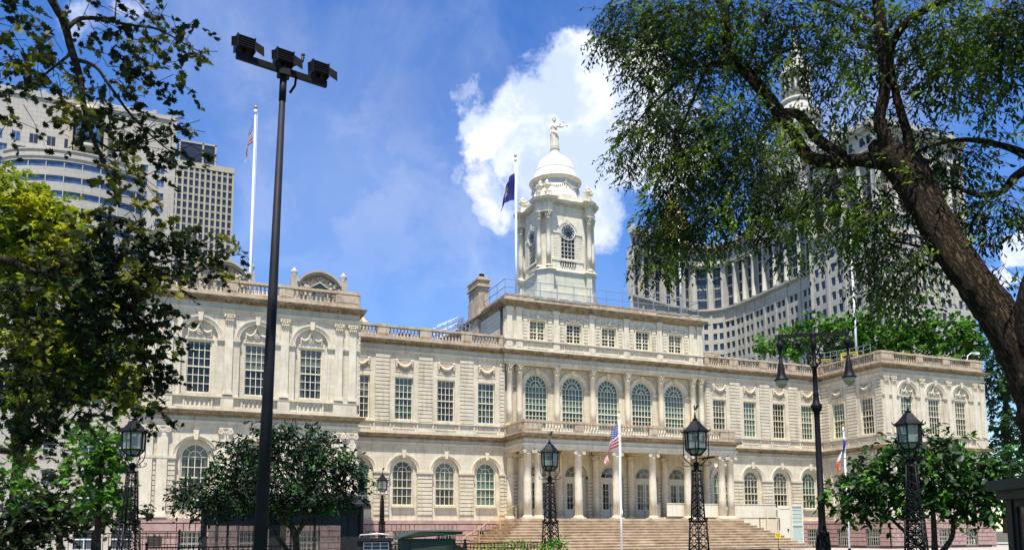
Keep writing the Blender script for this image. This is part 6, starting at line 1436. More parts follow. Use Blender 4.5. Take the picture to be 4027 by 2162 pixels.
# ---- windows of the far buildings: the hundred largest of each are parts of their own, the rest one part
M['findark2'] = M['findark']; M['sash'] = M['farpane']; M['sashbar'] = mat('white_sash_paint', (.7, .7, .68), .5, var=.03)
wl = {}
def one_win(mb, pos, rz, w_, h_, kind):
    c, s_ = math.cos(rz), math.sin(rz); mb.frame((pos[0], pos[1]), (c, s_), (s_, -c)); z = pos[2]
    mb.box(-w_/2, w_/2, -.02, .0, z, z+h_, 0)
    if kind == 'office': mb.box(-.04, .04, 0, .05, z, z+h_, 1)
    else: mb.box(-w_/2, w_/2, 0, .06, z+h_*.5-.05, z+h_*.5+.05, 1)
    if w_ > 2.3:
        for k in (-.33, 0, .33): mb.box(w_*k-.12, w_*k+.12, 0, .15, z, z+h_, 1)
    if kind == 'sash' or w_ < 1.6 and pos[1] < 60: mb.box(-.03, .03, 0, .04, z, z+h_, 1); mb.box(-w_/2-.08, -w_/2, -.0, .08, z, z+h_, 1); mb.box(w_/2, w_/2+.08, 0, .08, z, z+h_, 1); mb.box(-w_/2-.1, w_/2+.1, 0, .1, z-.08, z, 1)
    mb.frame(None, None, None)
for par, off_ in ((MUN, mo), (OFF, oo), (PB, po)):
    mine = sorted([w_ for w_ in WINS if w_[0] == par.name], key=lambda w_: w_[6]*3-w_[3]*w_[4]*4)
    F_ = {'farpane': 'officepane'}
    vis = [w_ for w_ in mine if (w_[1][2] > 20 or par is PB)]; near = vis[:100]; rest = [w_ for w_ in mine if w_ not in near]
    kind = 'office' if par is OFF else ('sash' if par is PB else 'muni'); bar = M['sashbar'] if par is PB else (M['rust'] if par is MUN else M['office'])
    for w_ in near:
        key = (par.name, round(w_[3], 2), round(w_[4], 2), w_[5])
        if key not in wl:
            mb = MB(); one_win(mb, (0, 0, 0), 0, w_[3], w_[4], kind); o = mb.build('window', [M[w_[5]], M['findark'] if kind == 'muni' and w_[3] < 2 else bar], par); wl[key] = o
        else: o = dup(wl[key], par)
        o.location = (w_[1][0]-off_[0], w_[1][1]-off_[1], w_[1][2]); o.rotation_euler = (0, 0, w_[2])
    if rest:
        mb = MB()
        for w_ in rest: one_win(mb, w_[1], w_[2], w_[3], w_[4], kind)
        g = mb.build('windows', [M[rest[0][5]], M['findark'] if kind == 'muni' else bar], par, off=off_); g['kind'] = 'stuff'
# ------------------------------------------------------------------ foliage
def leaf_mat(name, dark, light, hi=None, trans=.35, var_scale=.5, hifrac=.12):
    m = bpy.data.materials.new(name); m.use_nodes = True; t = m.node_tree; nn = t.nodes; ll = t.links; b = nn['Principled BSDF']; b.inputs['Roughness'].default_value = .55; b.inputs['Specular IOR Level'].default_value = .25
    g = nn.new('ShaderNodeNewGeometry'); r = nn.new('ShaderNodeValToRGB'); e = r.color_ramp.elements; e[0].color = (*dark, 1); e[1].color = (*light, 1); e[1].position = .85
    nz = nn.new('ShaderNodeTexNoise'); nz.inputs['Scale'].default_value = var_scale; nz.inputs['Detail'].default_value = 3; ll.new(g.outputs['Position'], nz.inputs['Vector'])
    ad = nn.new('ShaderNodeMath'); ad.operation = 'MULTIPLY_ADD'; ad.inputs[1].default_value = .55; ll.new(g.outputs['Random Per Island'], ad.inputs[0])
    mr = nn.new('ShaderNodeMapRange'); ll.new(nz.outputs['Fac'], mr.inputs['Value']); mr.inputs['From Min'].default_value = .35; mr.inputs['From Max'].default_value = .65; mr.inputs['To Max'].default_value = .45
    ll.new(mr.outputs[0], ad.inputs[2]); ll.new(ad.outputs[0], r.inputs['Fac']); src = r.outputs['Color']
    if hi:
        n2_ = nn.new('ShaderNodeTexNoise'); n2_.inputs['Scale'].default_value = var_scale*1.7; ll.new(g.outputs['Position'], n2_.inputs['Vector']); m2 = nn.new('ShaderNodeMapRange'); ll.new(n2_.outputs['Fac'], m2.inputs['Value'])
        m2.inputs['From Min'].default_value = .62-hifrac; m2.inputs['From Max'].default_value = .72-hifrac; mx = nn.new('ShaderNodeMix'); mx.data_type = 'RGBA'; ll.new(m2.outputs[0], mx.inputs['Factor']); ll.new(src, mx.inputs['A']); mx.inputs['B'].default_value = (*hi, 1); src = mx.outputs['Result']
    ll.new(src, b.inputs['Base Color']); o = nn['Material Output']; tr = nn.new('ShaderNodeBsdfTranslucent'); mx = nn.new('ShaderNodeMixShader'); mx.inputs[0].default_value = trans
    ll.new(src, tr.inputs['Color']); ll.new(b.outputs[0], mx.inputs[1]); ll.new(tr.outputs[0], mx.inputs[2]); ll.new(mx.outputs[0], o.inputs['Surface']); return m
ELM_LEAF = np.array([(0,0,0),(.28,.16,.02),(.62,.17,.03),(1,0,-.04),(.62,-.17,.03),(.28,-.16,.02)])
_pl = [(0,0),(.10,.22),(.05,.52),(.30,.34),(.42,.62),(.56,.30),(.80,.34),(.72,.14),(1.0,0),(.72,-.14),(.80,-.34),(.56,-.30),(.42,-.62),(.30,-.34),(.05,-.52),(.10,-.22)]
PLANE_LEAF = np.array([(x, y, .10*abs(y)) for x, y in _pl])
OVATE_LEAF = np.array([(0,0,0),(.2,.22,.03),(.5,.27,.04),(.8,.15,.0),(1,0,-.1),(.8,-.15,.0),(.5,-.27,.04),(.2,-.22,.03)])
CLUMP_LEAF = np.array([(0,-.1,0),(.15,.35,.05),(.5,.2,-.05),(.6,.5,.05),(1,.1,0),(.7,-.15,.1),(.75,-.5,0),(.35,-.3,.05)])
def unit(a): return a/np.maximum(1e-9, np.linalg.norm(a, axis=1, keepdims=True))
def sprigs(blobs, dens, leafn, length, droop, seed, out_from=None):
    """blob: (x, y, rx, ry, D, depth, amount) in photo pixels and metres -> sprig starts, directions"""
    r = np.random.default_rng(seed); st, di = [], []
    for bl in blobs:
        x, y, rx, ry, D, dp, am = bl; c = at(x, y, D); mx = K/FPX*D; a = rx*mx; b_ = ry*mx
        vol = a*b_*PI; n = max(3, int(vol*dens*am)); p = r.normal(size=(n, 3)); p = unit(p)*(r.random((n, 1))**(1/2.4))
        pos = c + p[:, :1]*a*CR + p[:, 1:2]*b_*CU + p[:, 2:]*dp*CF
        d = unit(p)[:, :1]*CR*.9 + unit(p)[:, 1:2]*CU*.35 + unit(p)[:, 2:]*CF*.5 + r.normal(size=(n, 3))*.55; d = unit(d); d[:, 2] -= droop; st.append(pos); di.append(unit(d))
    return np.concatenate(st), np.concatenate(di)
def leaves(name, st, di, tmpl, size, leafn, length, m, parent, off, seed, twig=None, flat=.5, hang=.3, twigf=.4, twigr=.004):
    r = np.random.default_rng(seed); n = len(st); k = leafn
    t = (np.arange(k)[None, :]+r.random((n, k)))/k; side = np.where(np.arange(k)[None, :] % 2 == 0, 1.0, -1.0)*np.ones((n, 1))
    L_ = length*(.6+.8*r.random((n, 1))); sag = -.25*(t**2)*L_
    P = st[:, None, :] + di[:, None, :]*(t*L_)[..., None]; P[..., 2] += sag
    sd_ = np.cross(di, np.array([0, 0, 1.0])); sd_ = unit(sd_ + r.normal(size=sd_.shape)*.25)
    ax = di[:, None, :]*.75 + sd_[:, None, :]*side[..., None]*.8 + r.normal(size=(n, k, 3))*.3; ax[..., 2] -= hang; ax = ax.reshape(-1, 3); ax = unit(ax); P = P.reshape(-1, 3)
    up = np.array([0, 0, 1.0])+r.normal(size=ax.shape)*flat; y = unit(np.cross(up, ax)); z = np.cross(ax, y); sz = size*(.65+.6*r.random((len(P), 1)))
    T = tmpl; V_ = P[:, None, :] + (ax[:, None, :]*T[None, :, :1] + y[:, None, :]*T[None, :, 1:2] + z[:, None, :]*T[None, :, 2:3])*sz[:, None, :]
    V_ = V_.reshape(-1, 3)-np.array(off); N_, q = len(P), len(T)
    me = bpy.data.meshes.new(name); me.vertices.add(N_*q); me.vertices.foreach_set('co', V_.astype(np.float32).ravel()); me.loops.add(N_*q); me.loops.foreach_set('vertex_index', np.arange(N_*q, dtype=np.int32))
    me.polygons.add(N_); me.polygons.foreach_set('loop_start', (np.arange(N_)*q).astype(np.int32)); me.polygons.foreach_set('loop_total', np.full(N_, q, dtype=np.int32)); me.update(calc_edges=True); me.validate()
    me.materials.append(m); o = bpy.data.objects.new(name, me); COL.objects.link(o); o.parent = parent
    if twig:      # fine twigs as thin three-sided prisms
        sel = np.where(r.random(n) < twigf)[0]; a = st[sel]-di[sel]*length*.8; b_ = st[sel]+di[sel]*L_[sel]*.95; b_[:, 2] -= .22*L_[sel, 0]; mid_ = st[sel]; w1 = unit(np.cross(di[sel], [0, 0, 1.0])); w2 = np.cross(di[sel], w1); rr = twigr
        vs = []
        for p_, s_ in ((a, 1.3), (mid_, 1.0), (b_, .4)):
            for an in (0, 2.09, 4.19): vs.append(p_+(w1*math.cos(an)+w2*math.sin(an))*rr*s_)
        V2 = np.stack(vs, 1).reshape(-1, 3)-np.array(off); n_ = len(sel); f = []
        base = np.array([[0,1,4,3],[1,2,5,4],[2,0,3,5],[3,4,7,6],[4,5,8,7],[5,3,6,8]]); F_ = (np.arange(n_)[:, None, None]*9+base[None]).reshape(-1, 4)
        me = bpy.data.meshes.new('twigs'); me.vertices.add(len(V2)); me.vertices.foreach_set('co', V2.astype(np.float32).ravel()); me.loops.add(F_.size); me.loops.foreach_set('vertex_index', F_.astype(np.int32).ravel())
        me.polygons.add(len(F_)); me.polygons.foreach_set('loop_start', (np.arange(len(F_))*4).astype(np.int32)); me.polygons.foreach_set('loop_total', np.full(len(F_), 4, dtype=np.int32)); me.update(calc_edges=True)
        me.materials.append(twig); tw_ = bpy.data.objects.new('twigs', me); COL.objects.link(tw_); tw_.parent = parent
    return o
def smooth_path(pts, sub=4):
    P = [np.array(p, float) for p in pts]; out = []
    for i in range(len(P)-1):
        p0, p1, p2, p3 = P[max(0, i-1)], P[i], P[i+1], P[min(len(P)-1, i+2)]
        for k in range(sub):
            t = k/sub; out.append(.5*((2*p1)+(-p0+p2)*t+(2*p0-5*p1+4*p2-p3)*t*t+(-p0+3*p1-3*p2+p3)*t**3))
    out.append(P[-1]); return out
def limb(b, pts, n=10, rough=0.0, seed=0, sub=5):
    """pts: (x, y, D, radius in photo px)"""
    q = [np.append(at(x, y, D), r*K/FPX*D) for x, y, D, r in pts]; q = smooth_path(q, sub); rr = random.Random(seed)
    pts3 = [p[:3] for p in q]; rs = [max(.003, p[3]*(1+rough*(rr.random()-.5))) for p in q]; b.tube(pts3, rs, n)
def bark(name, dark, light, sc=9, strength=1.0, stretch=.22):
    m = bpy.data.materials.new(name); m.use_nodes = True; t = m.node_tree; nn = t.nodes; ll = t.links; b = nn['Principled BSDF']; b.inputs['Roughness'].default_value = .9; b.inputs['Specular IOR Level'].default_value = .15
    g = nn.new('ShaderNodeNewGeometry'); ax_ = Vector(at(2340, 532, 8.9)-at(2572, 872, 8.7)).normalized(); dt = nn.new('ShaderNodeVectorMath'); dt.operation = 'DOT_PRODUCT'; ll.new(g.outputs['Position'], dt.inputs[0]); dt.inputs[1].default_value = ax_
    ml = nn.new('ShaderNodeMath'); ml.operation = 'MULTIPLY'; ml.inputs[1].default_value = 1-stretch; ll.new(dt.outputs['Value'], ml.inputs[0]); sc_ = nn.new('ShaderNodeVectorMath'); sc_.operation = 'SCALE'; sc_.inputs[0].default_value = ax_; ll.new(ml.outputs[0], sc_.inputs['Scale'])
    mp = nn.new('ShaderNodeVectorMath'); mp.operation = 'SUBTRACT'; ll.new(g.outputs['Position'], mp.inputs[0]); ll.new(sc_.outputs[0], mp.inputs[1])
    vo = nn.new('ShaderNodeTexVoronoi'); vo.feature = 'DISTANCE_TO_EDGE'; vo.inputs['Scale'].default_value = sc*1.7; nz = nn.new('ShaderNodeTexNoise'); nz.inputs['Scale'].default_value = sc*1.5; nz.inputs['Detail'].default_value = 6
    ll.new(mp.outputs[0], nz.inputs['Vector']); ad = nn.new('ShaderNodeMix'); ad.data_type = 'VECTOR'; ad.inputs['Factor'].default_value = .16; ll.new(mp.outputs[0], ad.inputs['A']); ll.new(nz.outputs['Color'], ad.inputs['B']); ll.new(ad.outputs['Result'], vo.inputs['Vector'])
    r = nn.new('ShaderNodeMapRange'); ll.new(vo.outputs['Distance'], r.inputs['Value']); r.inputs['From Max'].default_value = .22; mm = nn.new('ShaderNodeMath'); mm.operation = 'MULTIPLY'; ll.new(r.outputs[0], mm.inputs[0]); ll.new(nz.outputs['Fac'], mm.inputs[1])
    cr = nn.new('ShaderNodeValToRGB'); cr.color_ramp.elements[0].color = (*dark, 1); cr.color_ramp.elements[1].color = (*light, 1); cr.color_ramp.elements[1].position = .55; ll.new(mm.outputs[0], cr.inputs['Fac']); ll.new(cr.outputs['Color'], b.inputs['Base Color'])
    bp = nn.new('ShaderNodeBump'); bp.inputs['Strength'].default_value = strength; bp.inputs['Distance'].default_value = .04; ll.new(mm.outputs[0], bp.inputs['Height']); ll.new(bp.outputs[0], b.inputs['Normal']); return m
M['elmbark'] = bark('elm_bark', (.003, .0025, .002), (.075, .05, .024), 17, 1.0, .16)
M['planebark'] = bark('plane_bark', (.02, .015, .01), (.09, .065, .04), 9, .6)
M['twig'] = mat('twig_bark', (.03, .022, .015), .9, var=.3)
M['elmleaf'] = leaf_mat('elm_leaves', (.007, .018, .003), (.045, .085, .012), (.16, .26, .015), trans=.38, var_scale=1.1, hifrac=.10)
M['planeleaf'] = leaf_mat('plane_leaves', (.007, .012, .004), (.03, .05, .012), (.20, .20, .02), trans=.36, var_scale=.8, hifrac=.09)
M['youngleaf'] = leaf_mat('dogwood_leaves', (.004, .014, .005), (.012, .04, .009), (.04, .15, .015), trans=.18, var_scale=1.3, hifrac=.04)
M['magleaf'] = leaf_mat('broad_leaves', (.004, .016, .003), (.02, .065, .010), (.11, .28, .02), trans=.25, var_scale=1.3, hifrac=.07)
M['olive'] = leaf_mat('yellow_green_leaves', (.05, .09, .004), (.24, .32, .014), (.46, .46, .018), trans=.4, var_scale=.35, hifrac=.12)
M['brightleaf'] = leaf_mat('fresh_green_leaves', (.012, .045, .004), (.08, .20, .018), (.15, .36, .03), trans=.4, var_scale=.7, hifrac=.1)
M['darkgreen'] = leaf_mat('deep_green_leaves', (.010, .035, .006), (.04, .10, .02), None, trans=.3, var_scale=.4)
M['shrubleaf'] = leaf_mat('lime_shrub_leaves', (.08, .16, .01), (.22, .34, .03), None, trans=.3)
M['brightshrub'] = leaf_mat('green_shrub_leaves', (.03, .13, .01), (.09, .28, .03), None, trans=.3)
M['darkleaf'] = leaf_mat('dark_understorey_leaves', (.008, .018, .005), (.025, .045, .01), None, trans=.2)

# ---- big elm on the right
EB = at(2640, 1383, 8.6); EB[2] = 0
ELM = thing('elm_tree', 'big elm with thick furrowed leaning trunk at the right and drooping leafy branches', 'tree', EB)
b = MB()
limb(b, [(2760, 1560, 8.7, 90), (2712, 1330, 8.7, 80), (2676, 1120, 8.7, 74), (2632, 970, 8.7, 66), (2572, 872, 8.7, 54), (2505, 782, 8.7, 42), (2450, 708, 8.7, 38), (2395, 628, 8.8, 37), (2340, 532, 8.9, 38), (2292, 445, 9, 42), (2255, 402, 9, 38), (2218, 380, 9, 27), (2192, 362, 9, 12)], 20, .10, 1, 7)
limb(b, [(2640, 960, 8.7, 56), (2608, 850, 8.6, 46), (2620, 720, 8.5, 40), (2680, 560, 8.4, 36), (2760, 380, 8.3, 26), (2850, 150, 8.2, 14), (2900, -100, 8, 4)], 16, .1, 2)
limb(b, [(2260, 405, 9, 30), (2170, 402, 9.1, 17), (2090, 408, 9.3, 15), (2032, 392, 9.5, 15), (2000, 340, 9.7, 13), (1950, 270, 9.9, 16), (1890, 195, 10, 14), (1842, 152, 10.1, 13), (1828, 108, 10.2, 11), (1824, 30, 10.2, 12), (1790, -20, 10.2, 9), (1700, -90, 10, 7)], 14, .12, 3)
limb(b, [(2120, 392, 9.2, 14), (2060, 352, 9.4, 13), (2010, 290, 9.8, 12), (1975, 285, 9.9, 12)], 10, .1, 4)
limb(b, [(1850, 165, 10.1, 9), (1780, 163, 10.2, 6.5), (1720, 195, 10.4, 5), (1660, 245, 10.6, 4), (1600, 310, 10.8, 2), (1570, 350, 10.9, 1)], 7, .1, 5)
limb(b, [(1780, 163, 10.2, 5), (1740, 260, 10.3, 3.5), (1690, 380, 10.4, 2.5), (1640, 500, 10.5, 1.2)], 6, .1, 6)
limb(b, [(1830, 60, 10.2, 7), (1770, 40, 10.4, 5), (1700, 20, 10.6, 4), (1600, 60, 10.8, 2.5), (1520, 110, 11, 1)], 6, .1, 7)
limb(b, [(2245, 395, 9, 22), (2228, 350, 8.9, 15), (2212, 300, 8.9, 14), (2226, 225, 8.9, 14), (2222, 130, 8.8, 13), (2214, 50, 8.8, 14), (2200, -40, 8.7, 12), (2150, -200, 8.4, 9)], 12, .12, 8)
limb(b, [(2310, 420, 9, 20), (2296, 380, 9, 13), (2272, 300, 9, 10), (2252, 230, 9, 9), (2240, 140, 9, 8), (2262, 80, 9, 10), (2310, 35, 9, 10), (2400, -10, 9, 8), (2500, -60, 9, 6)], 10, .12, 9)
limb(b, [(2240, 130, 9, 7), (2200, 60, 9.2, 6), (2100, 10, 9.4, 5), (2000, -20, 9.5, 4)], 7, .1, 10)
limb(b, [(2750, 420, 8.5, 16), (2640, 415, 9.2, 13), (2540, 372, 9.4, 8), (2440, 352, 9.4, 6), (2360, 362, 9.3, 4), (2300, 385, 9.2, 3)], 8, .1, 11)
limb(b, [(2750, 390, 8.4, 18), (2650, 400, 8.9, 15), (2560, 440, 8.9, 10), (2520, 482, 8.9, 8), (2460, 490, 8.9, 6), (2400, 472, 8.9, 4), (2340, 485, 8.9, 2.5)], 8, .1, 12)
limb(b, [(2400, 640, 8.8, 5), (2330, 625, 9, 4), (2270, 610, 9.1, 3), (2200, 600, 9.2, 1.5)], 6, .1, 13)
limb(b, [(2380, 640, 8.8, 4), (2300, 690, 9, 3), (2240, 760, 9.1, 1.5)], 6, .1, 14)
limb(b, [(2100, 408, 9.3, 5), (2070, 470, 9.3, 3.5), (2000, 540, 9.5, 2.5), (1900, 560, 9.8, 1.5)], 6, .1, 15)
limb(b, [(1960, 280, 9.9, 6), (1900, 360, 10, 4), (1830, 450, 10.2, 3), (1760, 560, 10.3, 1.5)], 6, .1, 16)
limb(b, [(1890, 200, 10, 5), (1940, 150, 10, 4), (2010, 120, 10, 3), (2080, 150, 10, 1.5)], 6, .1, 17)
b.build('trunk', M['elmbark'], ELM, off=EB)
eb = [(1590, 55, 95, 70, 10.8, 0.7, 1.2), (1520, 100, 35, 45, 10.8, 0.4, 0.96), (1690, 40, 100, 70, 10.5, 0.8, 1.32), (1640, 150, 90, 70, 10.6, 0.8, 0.95), (1570, 160, 35, 35, 10.8, 0.4, 0.6), (1730, 130, 80, 70, 10.4, 0.8, 1.2),
      (1640, 260, 75, 70, 10.7, 0.7, 0.75), (1600, 330, 55, 50, 10.8, 0.5, 0.8), (1565, 385, 45, 35, 10.9, 0.4, 1), (1590, 430, 30, 35, 10.9, 0.3, 0.8), (1680, 350, 80, 80, 10.5, 0.8, 1.05), (1740, 280, 90, 80, 10.3, 0.8, 0.75), (1700, 450, 80, 80, 10.4, 0.8, 1.25),
      (1780, 400, 90, 90, 10.2, 0.9, 1.3), (1850, 320, 90, 80, 10, 0.9, 1.15), (1640, 540, 38, 35, 10.6, 0.4, 0.9), (1665, 600, 55, 55, 10.5, 0.5, 1.1), (1650, 680, 48, 32, 10.5, 0.4, 0.9), (1710, 560, 70, 75, 10.4, 0.7, 1.25), (1740, 650, 55, 38, 10.3, 0.5, 0.7), (1620, 655, 25, 25, 10.6, 0.3, 0.7),
      (1800, 560, 80, 75, 10.2, 0.8, 0.9), (1880, 480, 90, 90, 10, 0.9, 1.1), (1870, 590, 60, 45, 10, 0.6, 0.6), (1940, 400, 75, 80, 9.8, 0.8, 0.9), (1950, 520, 70, 70, 9.7, 0.7, 0.9), (1990, 620, 60, 40, 9.7, 0.6, 0.5), (2050, 480, 75, 60, 9.5, 0.7, 0.8), (2030, 560, 60, 50, 9.5, 0.6, 0.8),
      (1810, 60, 90, 70, 10.1, 0.9, 1.32), (1800, 190, 70, 60, 10.2, 0.7, 0.7), (1920, 60, 90, 70, 9.9, 0.9, 0.72), (1900, 130, 70, 60, 10, 0.7, 0.9), (1990, 40, 90, 60, 9.7, 0.9, 0.72), (1960, 200, 70, 60, 9.8, 0.7, 0.36), (2050, 90, 80, 70, 9.6, 0.8, 0.612), (2060, 190, 60, 60, 9.5, 0.6, 0.42), (2040, 330, 55, 45, 9.4, 0.5, 0.42), (1975, 310, 50, 50, 9.7, 0.5, 0.33),
      (2130, 60, 80, 70, 9.3, 0.8, 1.08), (2140, 150, 65, 60, 9.2, 0.7, 0.9), (2165, 230, 50, 50, 9.1, 0.5, 0.8), (2120, 260, 30, 30, 9.2, 0.4, 0.4), (2150, 330, 55, 25, 9.2, 0.4, 0.6), (2110, 380, 50, 25, 9.2, 0.4, 0.5), (2280, 100, 60, 70, 9, 0.7, 0.72), (2300, 30, 80, 50, 9, 0.8, 0.96), (2340, 150, 60, 60, 9, 0.7, 0.66), (2400, 60, 80, 60, 9, 0.8, 1.14), (2390, 160, 60, 60, 9, 0.6, 0.78), (2480, 90, 80, 70, 9, 0.8, 1.32), (2540, 150, 55, 70, 9, 0.6, 1.2), (2450, 200, 55, 50, 9, 0.5, 0.84), (2360, 230, 40, 40, 9, 0.4, 0.54), (2420, 265, 40, 25, 9, 0.4, 0.48), (2550, 250, 40, 40, 9, 0.5, 0.72), (2560, 60, 60, 80, 9, 0.8, 1.44),
      (2270, 210, 30, 60, 9, 0.5, 0.45), (2300, 270, 40, 30, 9, 0.5, 0.6), (2320, 350, 55, 28, 9.1, 0.4, 0.96), (2260, 345, 30, 25, 9.1, 0.4, 0.6), (2390, 385, 60, 28, 9.2, 0.5, 0.84), (2340, 430, 45, 40, 9.2, 0.5, 0.66), (2430, 430, 60, 40, 9.2, 0.5, 0.72), (2400, 510, 45, 45, 9.1, 0.5, 0.66), (2470, 540, 60, 50, 9, 0.6, 0.72), (2520, 520, 50, 60, 9, 0.6, 0.84), (2440, 600, 45, 35, 9, 0.5, 0.48), (2550, 580, 35, 30, 9, 0.4, 0.6), (2520, 700, 45, 25, 8.9, 0.4, 0.84), (2565, 320, 25, 30, 9, 0.3, 0.72), (2500, 360, 40, 20, 9, 0.4, 0.6),
      (2180, 470, 75, 50, 9.3, 0.7, 0.75), (2130, 540, 70, 55, 9.4, 0.7, 0.8), (2210, 560, 70, 55, 9.3, 0.7, 0.8), (2110, 630, 55, 35, 9.4, 0.5, 0.45), (2240, 500, 60, 40, 9.2, 0.6, 0.6), (2270, 640, 70, 55, 9.2, 0.7, 0.75), (2230, 700, 70, 55, 9.2, 0.7, 1.15), (2200, 640, 45, 40, 9.3, 0.5, 0.8), (2250, 770, 55, 40, 9.2, 0.5, 1), (2330, 590, 40, 40, 9, 0.4, 0.48), (2300, 730, 50, 40, 9.1, 0.5, 0.54), (2170, 590, 40, 60, 9.3, 0.4, 0.8)]
st, di = sprigs(eb, 400, 9, .20, .65, 21); leaves('crown', st, di, ELM_LEAF, .061, 9, .21, M['elmleaf'], ELM, EB, 22, M['twig'], hang=.45, twigf=.5, twigr=.003)
ov0 = [(2690, 300, 90, 90, 8.6, .8, .7), (2760, 100, 110, 110, 8.4, 1, .7), (2840, 250, 90, 90, 8.2, .8, .6), (2880, -20, 110, 110, 8.1, 1, .6), (2660, 80, 80, 100, 8.8, .8, .8), (2760, 480, 80, 60, 8.4, .6, .5)]
# the part of the crown above the frame, seen only as shade
ov = ov0+[(1600+260*i, -240-180*j, 170, 110, 9.6, 1.6, .5) for i in range(5) for j in range(3)]
st, di = sprigs(ov, 20, 9, .3, .5, 23); leaves('upper_crown', st, di, ELM_LEAF, .10, 9, .3, M['elmleaf'], ELM, EB, 24)

# ---- plane tree overhanging from the left
PBs = at(-520, 1383, 11); PBs[2] = 0
PL = thing('plane_tree', 'dark plane tree boughs with lobed leaves hanging in from the left edge', 'tree', PBs)
b = MB()
limb(b, [(-560, 1600, 11, 130), (-520, 1200, 11, 110), (-480, 700, 11, 95), (-380, 200, 11, 70), (-200, -150, 11.3, 40), (40, -180, 11.6, 22), (130, 0, 11.8, 10), (160, 55, 11.9, 9), (178, 120, 12, 8.5), (200, 190, 12, 8), (212, 270, 12, 6), (235, 350, 12, 5), (270, 430, 12, 4), (300, 520, 12, 2.5)], 12, .1, 31)
limb(b, [(168, 75, 11.9, 5), (200, 48, 12, 5), (255, 48, 12, 4.5), (320, 62, 12, 3.5), (400, 75, 12.2, 2.5), (480, 120, 12.3, 1.5), (530, 140, 12.3, .8)], 7, .1, 32)
limb(b, [(190, 150, 12, 5), (240, 168, 12, 4), (275, 215, 12, 3.5), (330, 290, 12.1, 3), (390, 350, 12.2, 2), (440, 390, 12.2, 1)], 7, .1, 33)
limb(b, [(185, 130, 12, 4), (160, 150, 12, 3), (110, 190, 12, 2.5), (50, 240, 12, 1.5)], 6, .1, 34)
limb(b, [(-480, 760, 11, 60), (-200, 690, 11.4, 22), (0, 655, 11.8, 11), (55, 672, 11.9, 9), (105, 688, 12, 8), (170, 665, 12, 5), (260, 655, 12, 4), (360, 660, 12, 3), (450, 655, 12, 2), (560, 645, 12, 1.2), (610, 640, 12, .7)], 8, .1, 35)
limb(b, [(105, 688, 12, 6), (180, 730, 12.2, 4), (260, 800, 12.3, 3), (340, 880, 12.4, 2), (400, 980, 12.4, 1)], 7, .1, 36)
limb(b, [(-300, 1000, 11, 30), (0, 1130, 12, 8), (60, 1110, 12.3, 5), (130, 1050, 12.5, 3), (200, 980, 12.6, 1.5)], 7, .1, 37)
limb(b, [(290, 50, 12, 2), (292, 10, 12, 1.5), (298, -40, 12, 1)], 5, .1, 38)
limb(b, [(235, 350, 12, 3), (300, 380, 12, 2.5), (380, 350, 12.1, 1.5), (470, 330, 12.1, .8)], 5, .1, 39)
b.build('trunk', M['planebark'], PL, off=PBs)
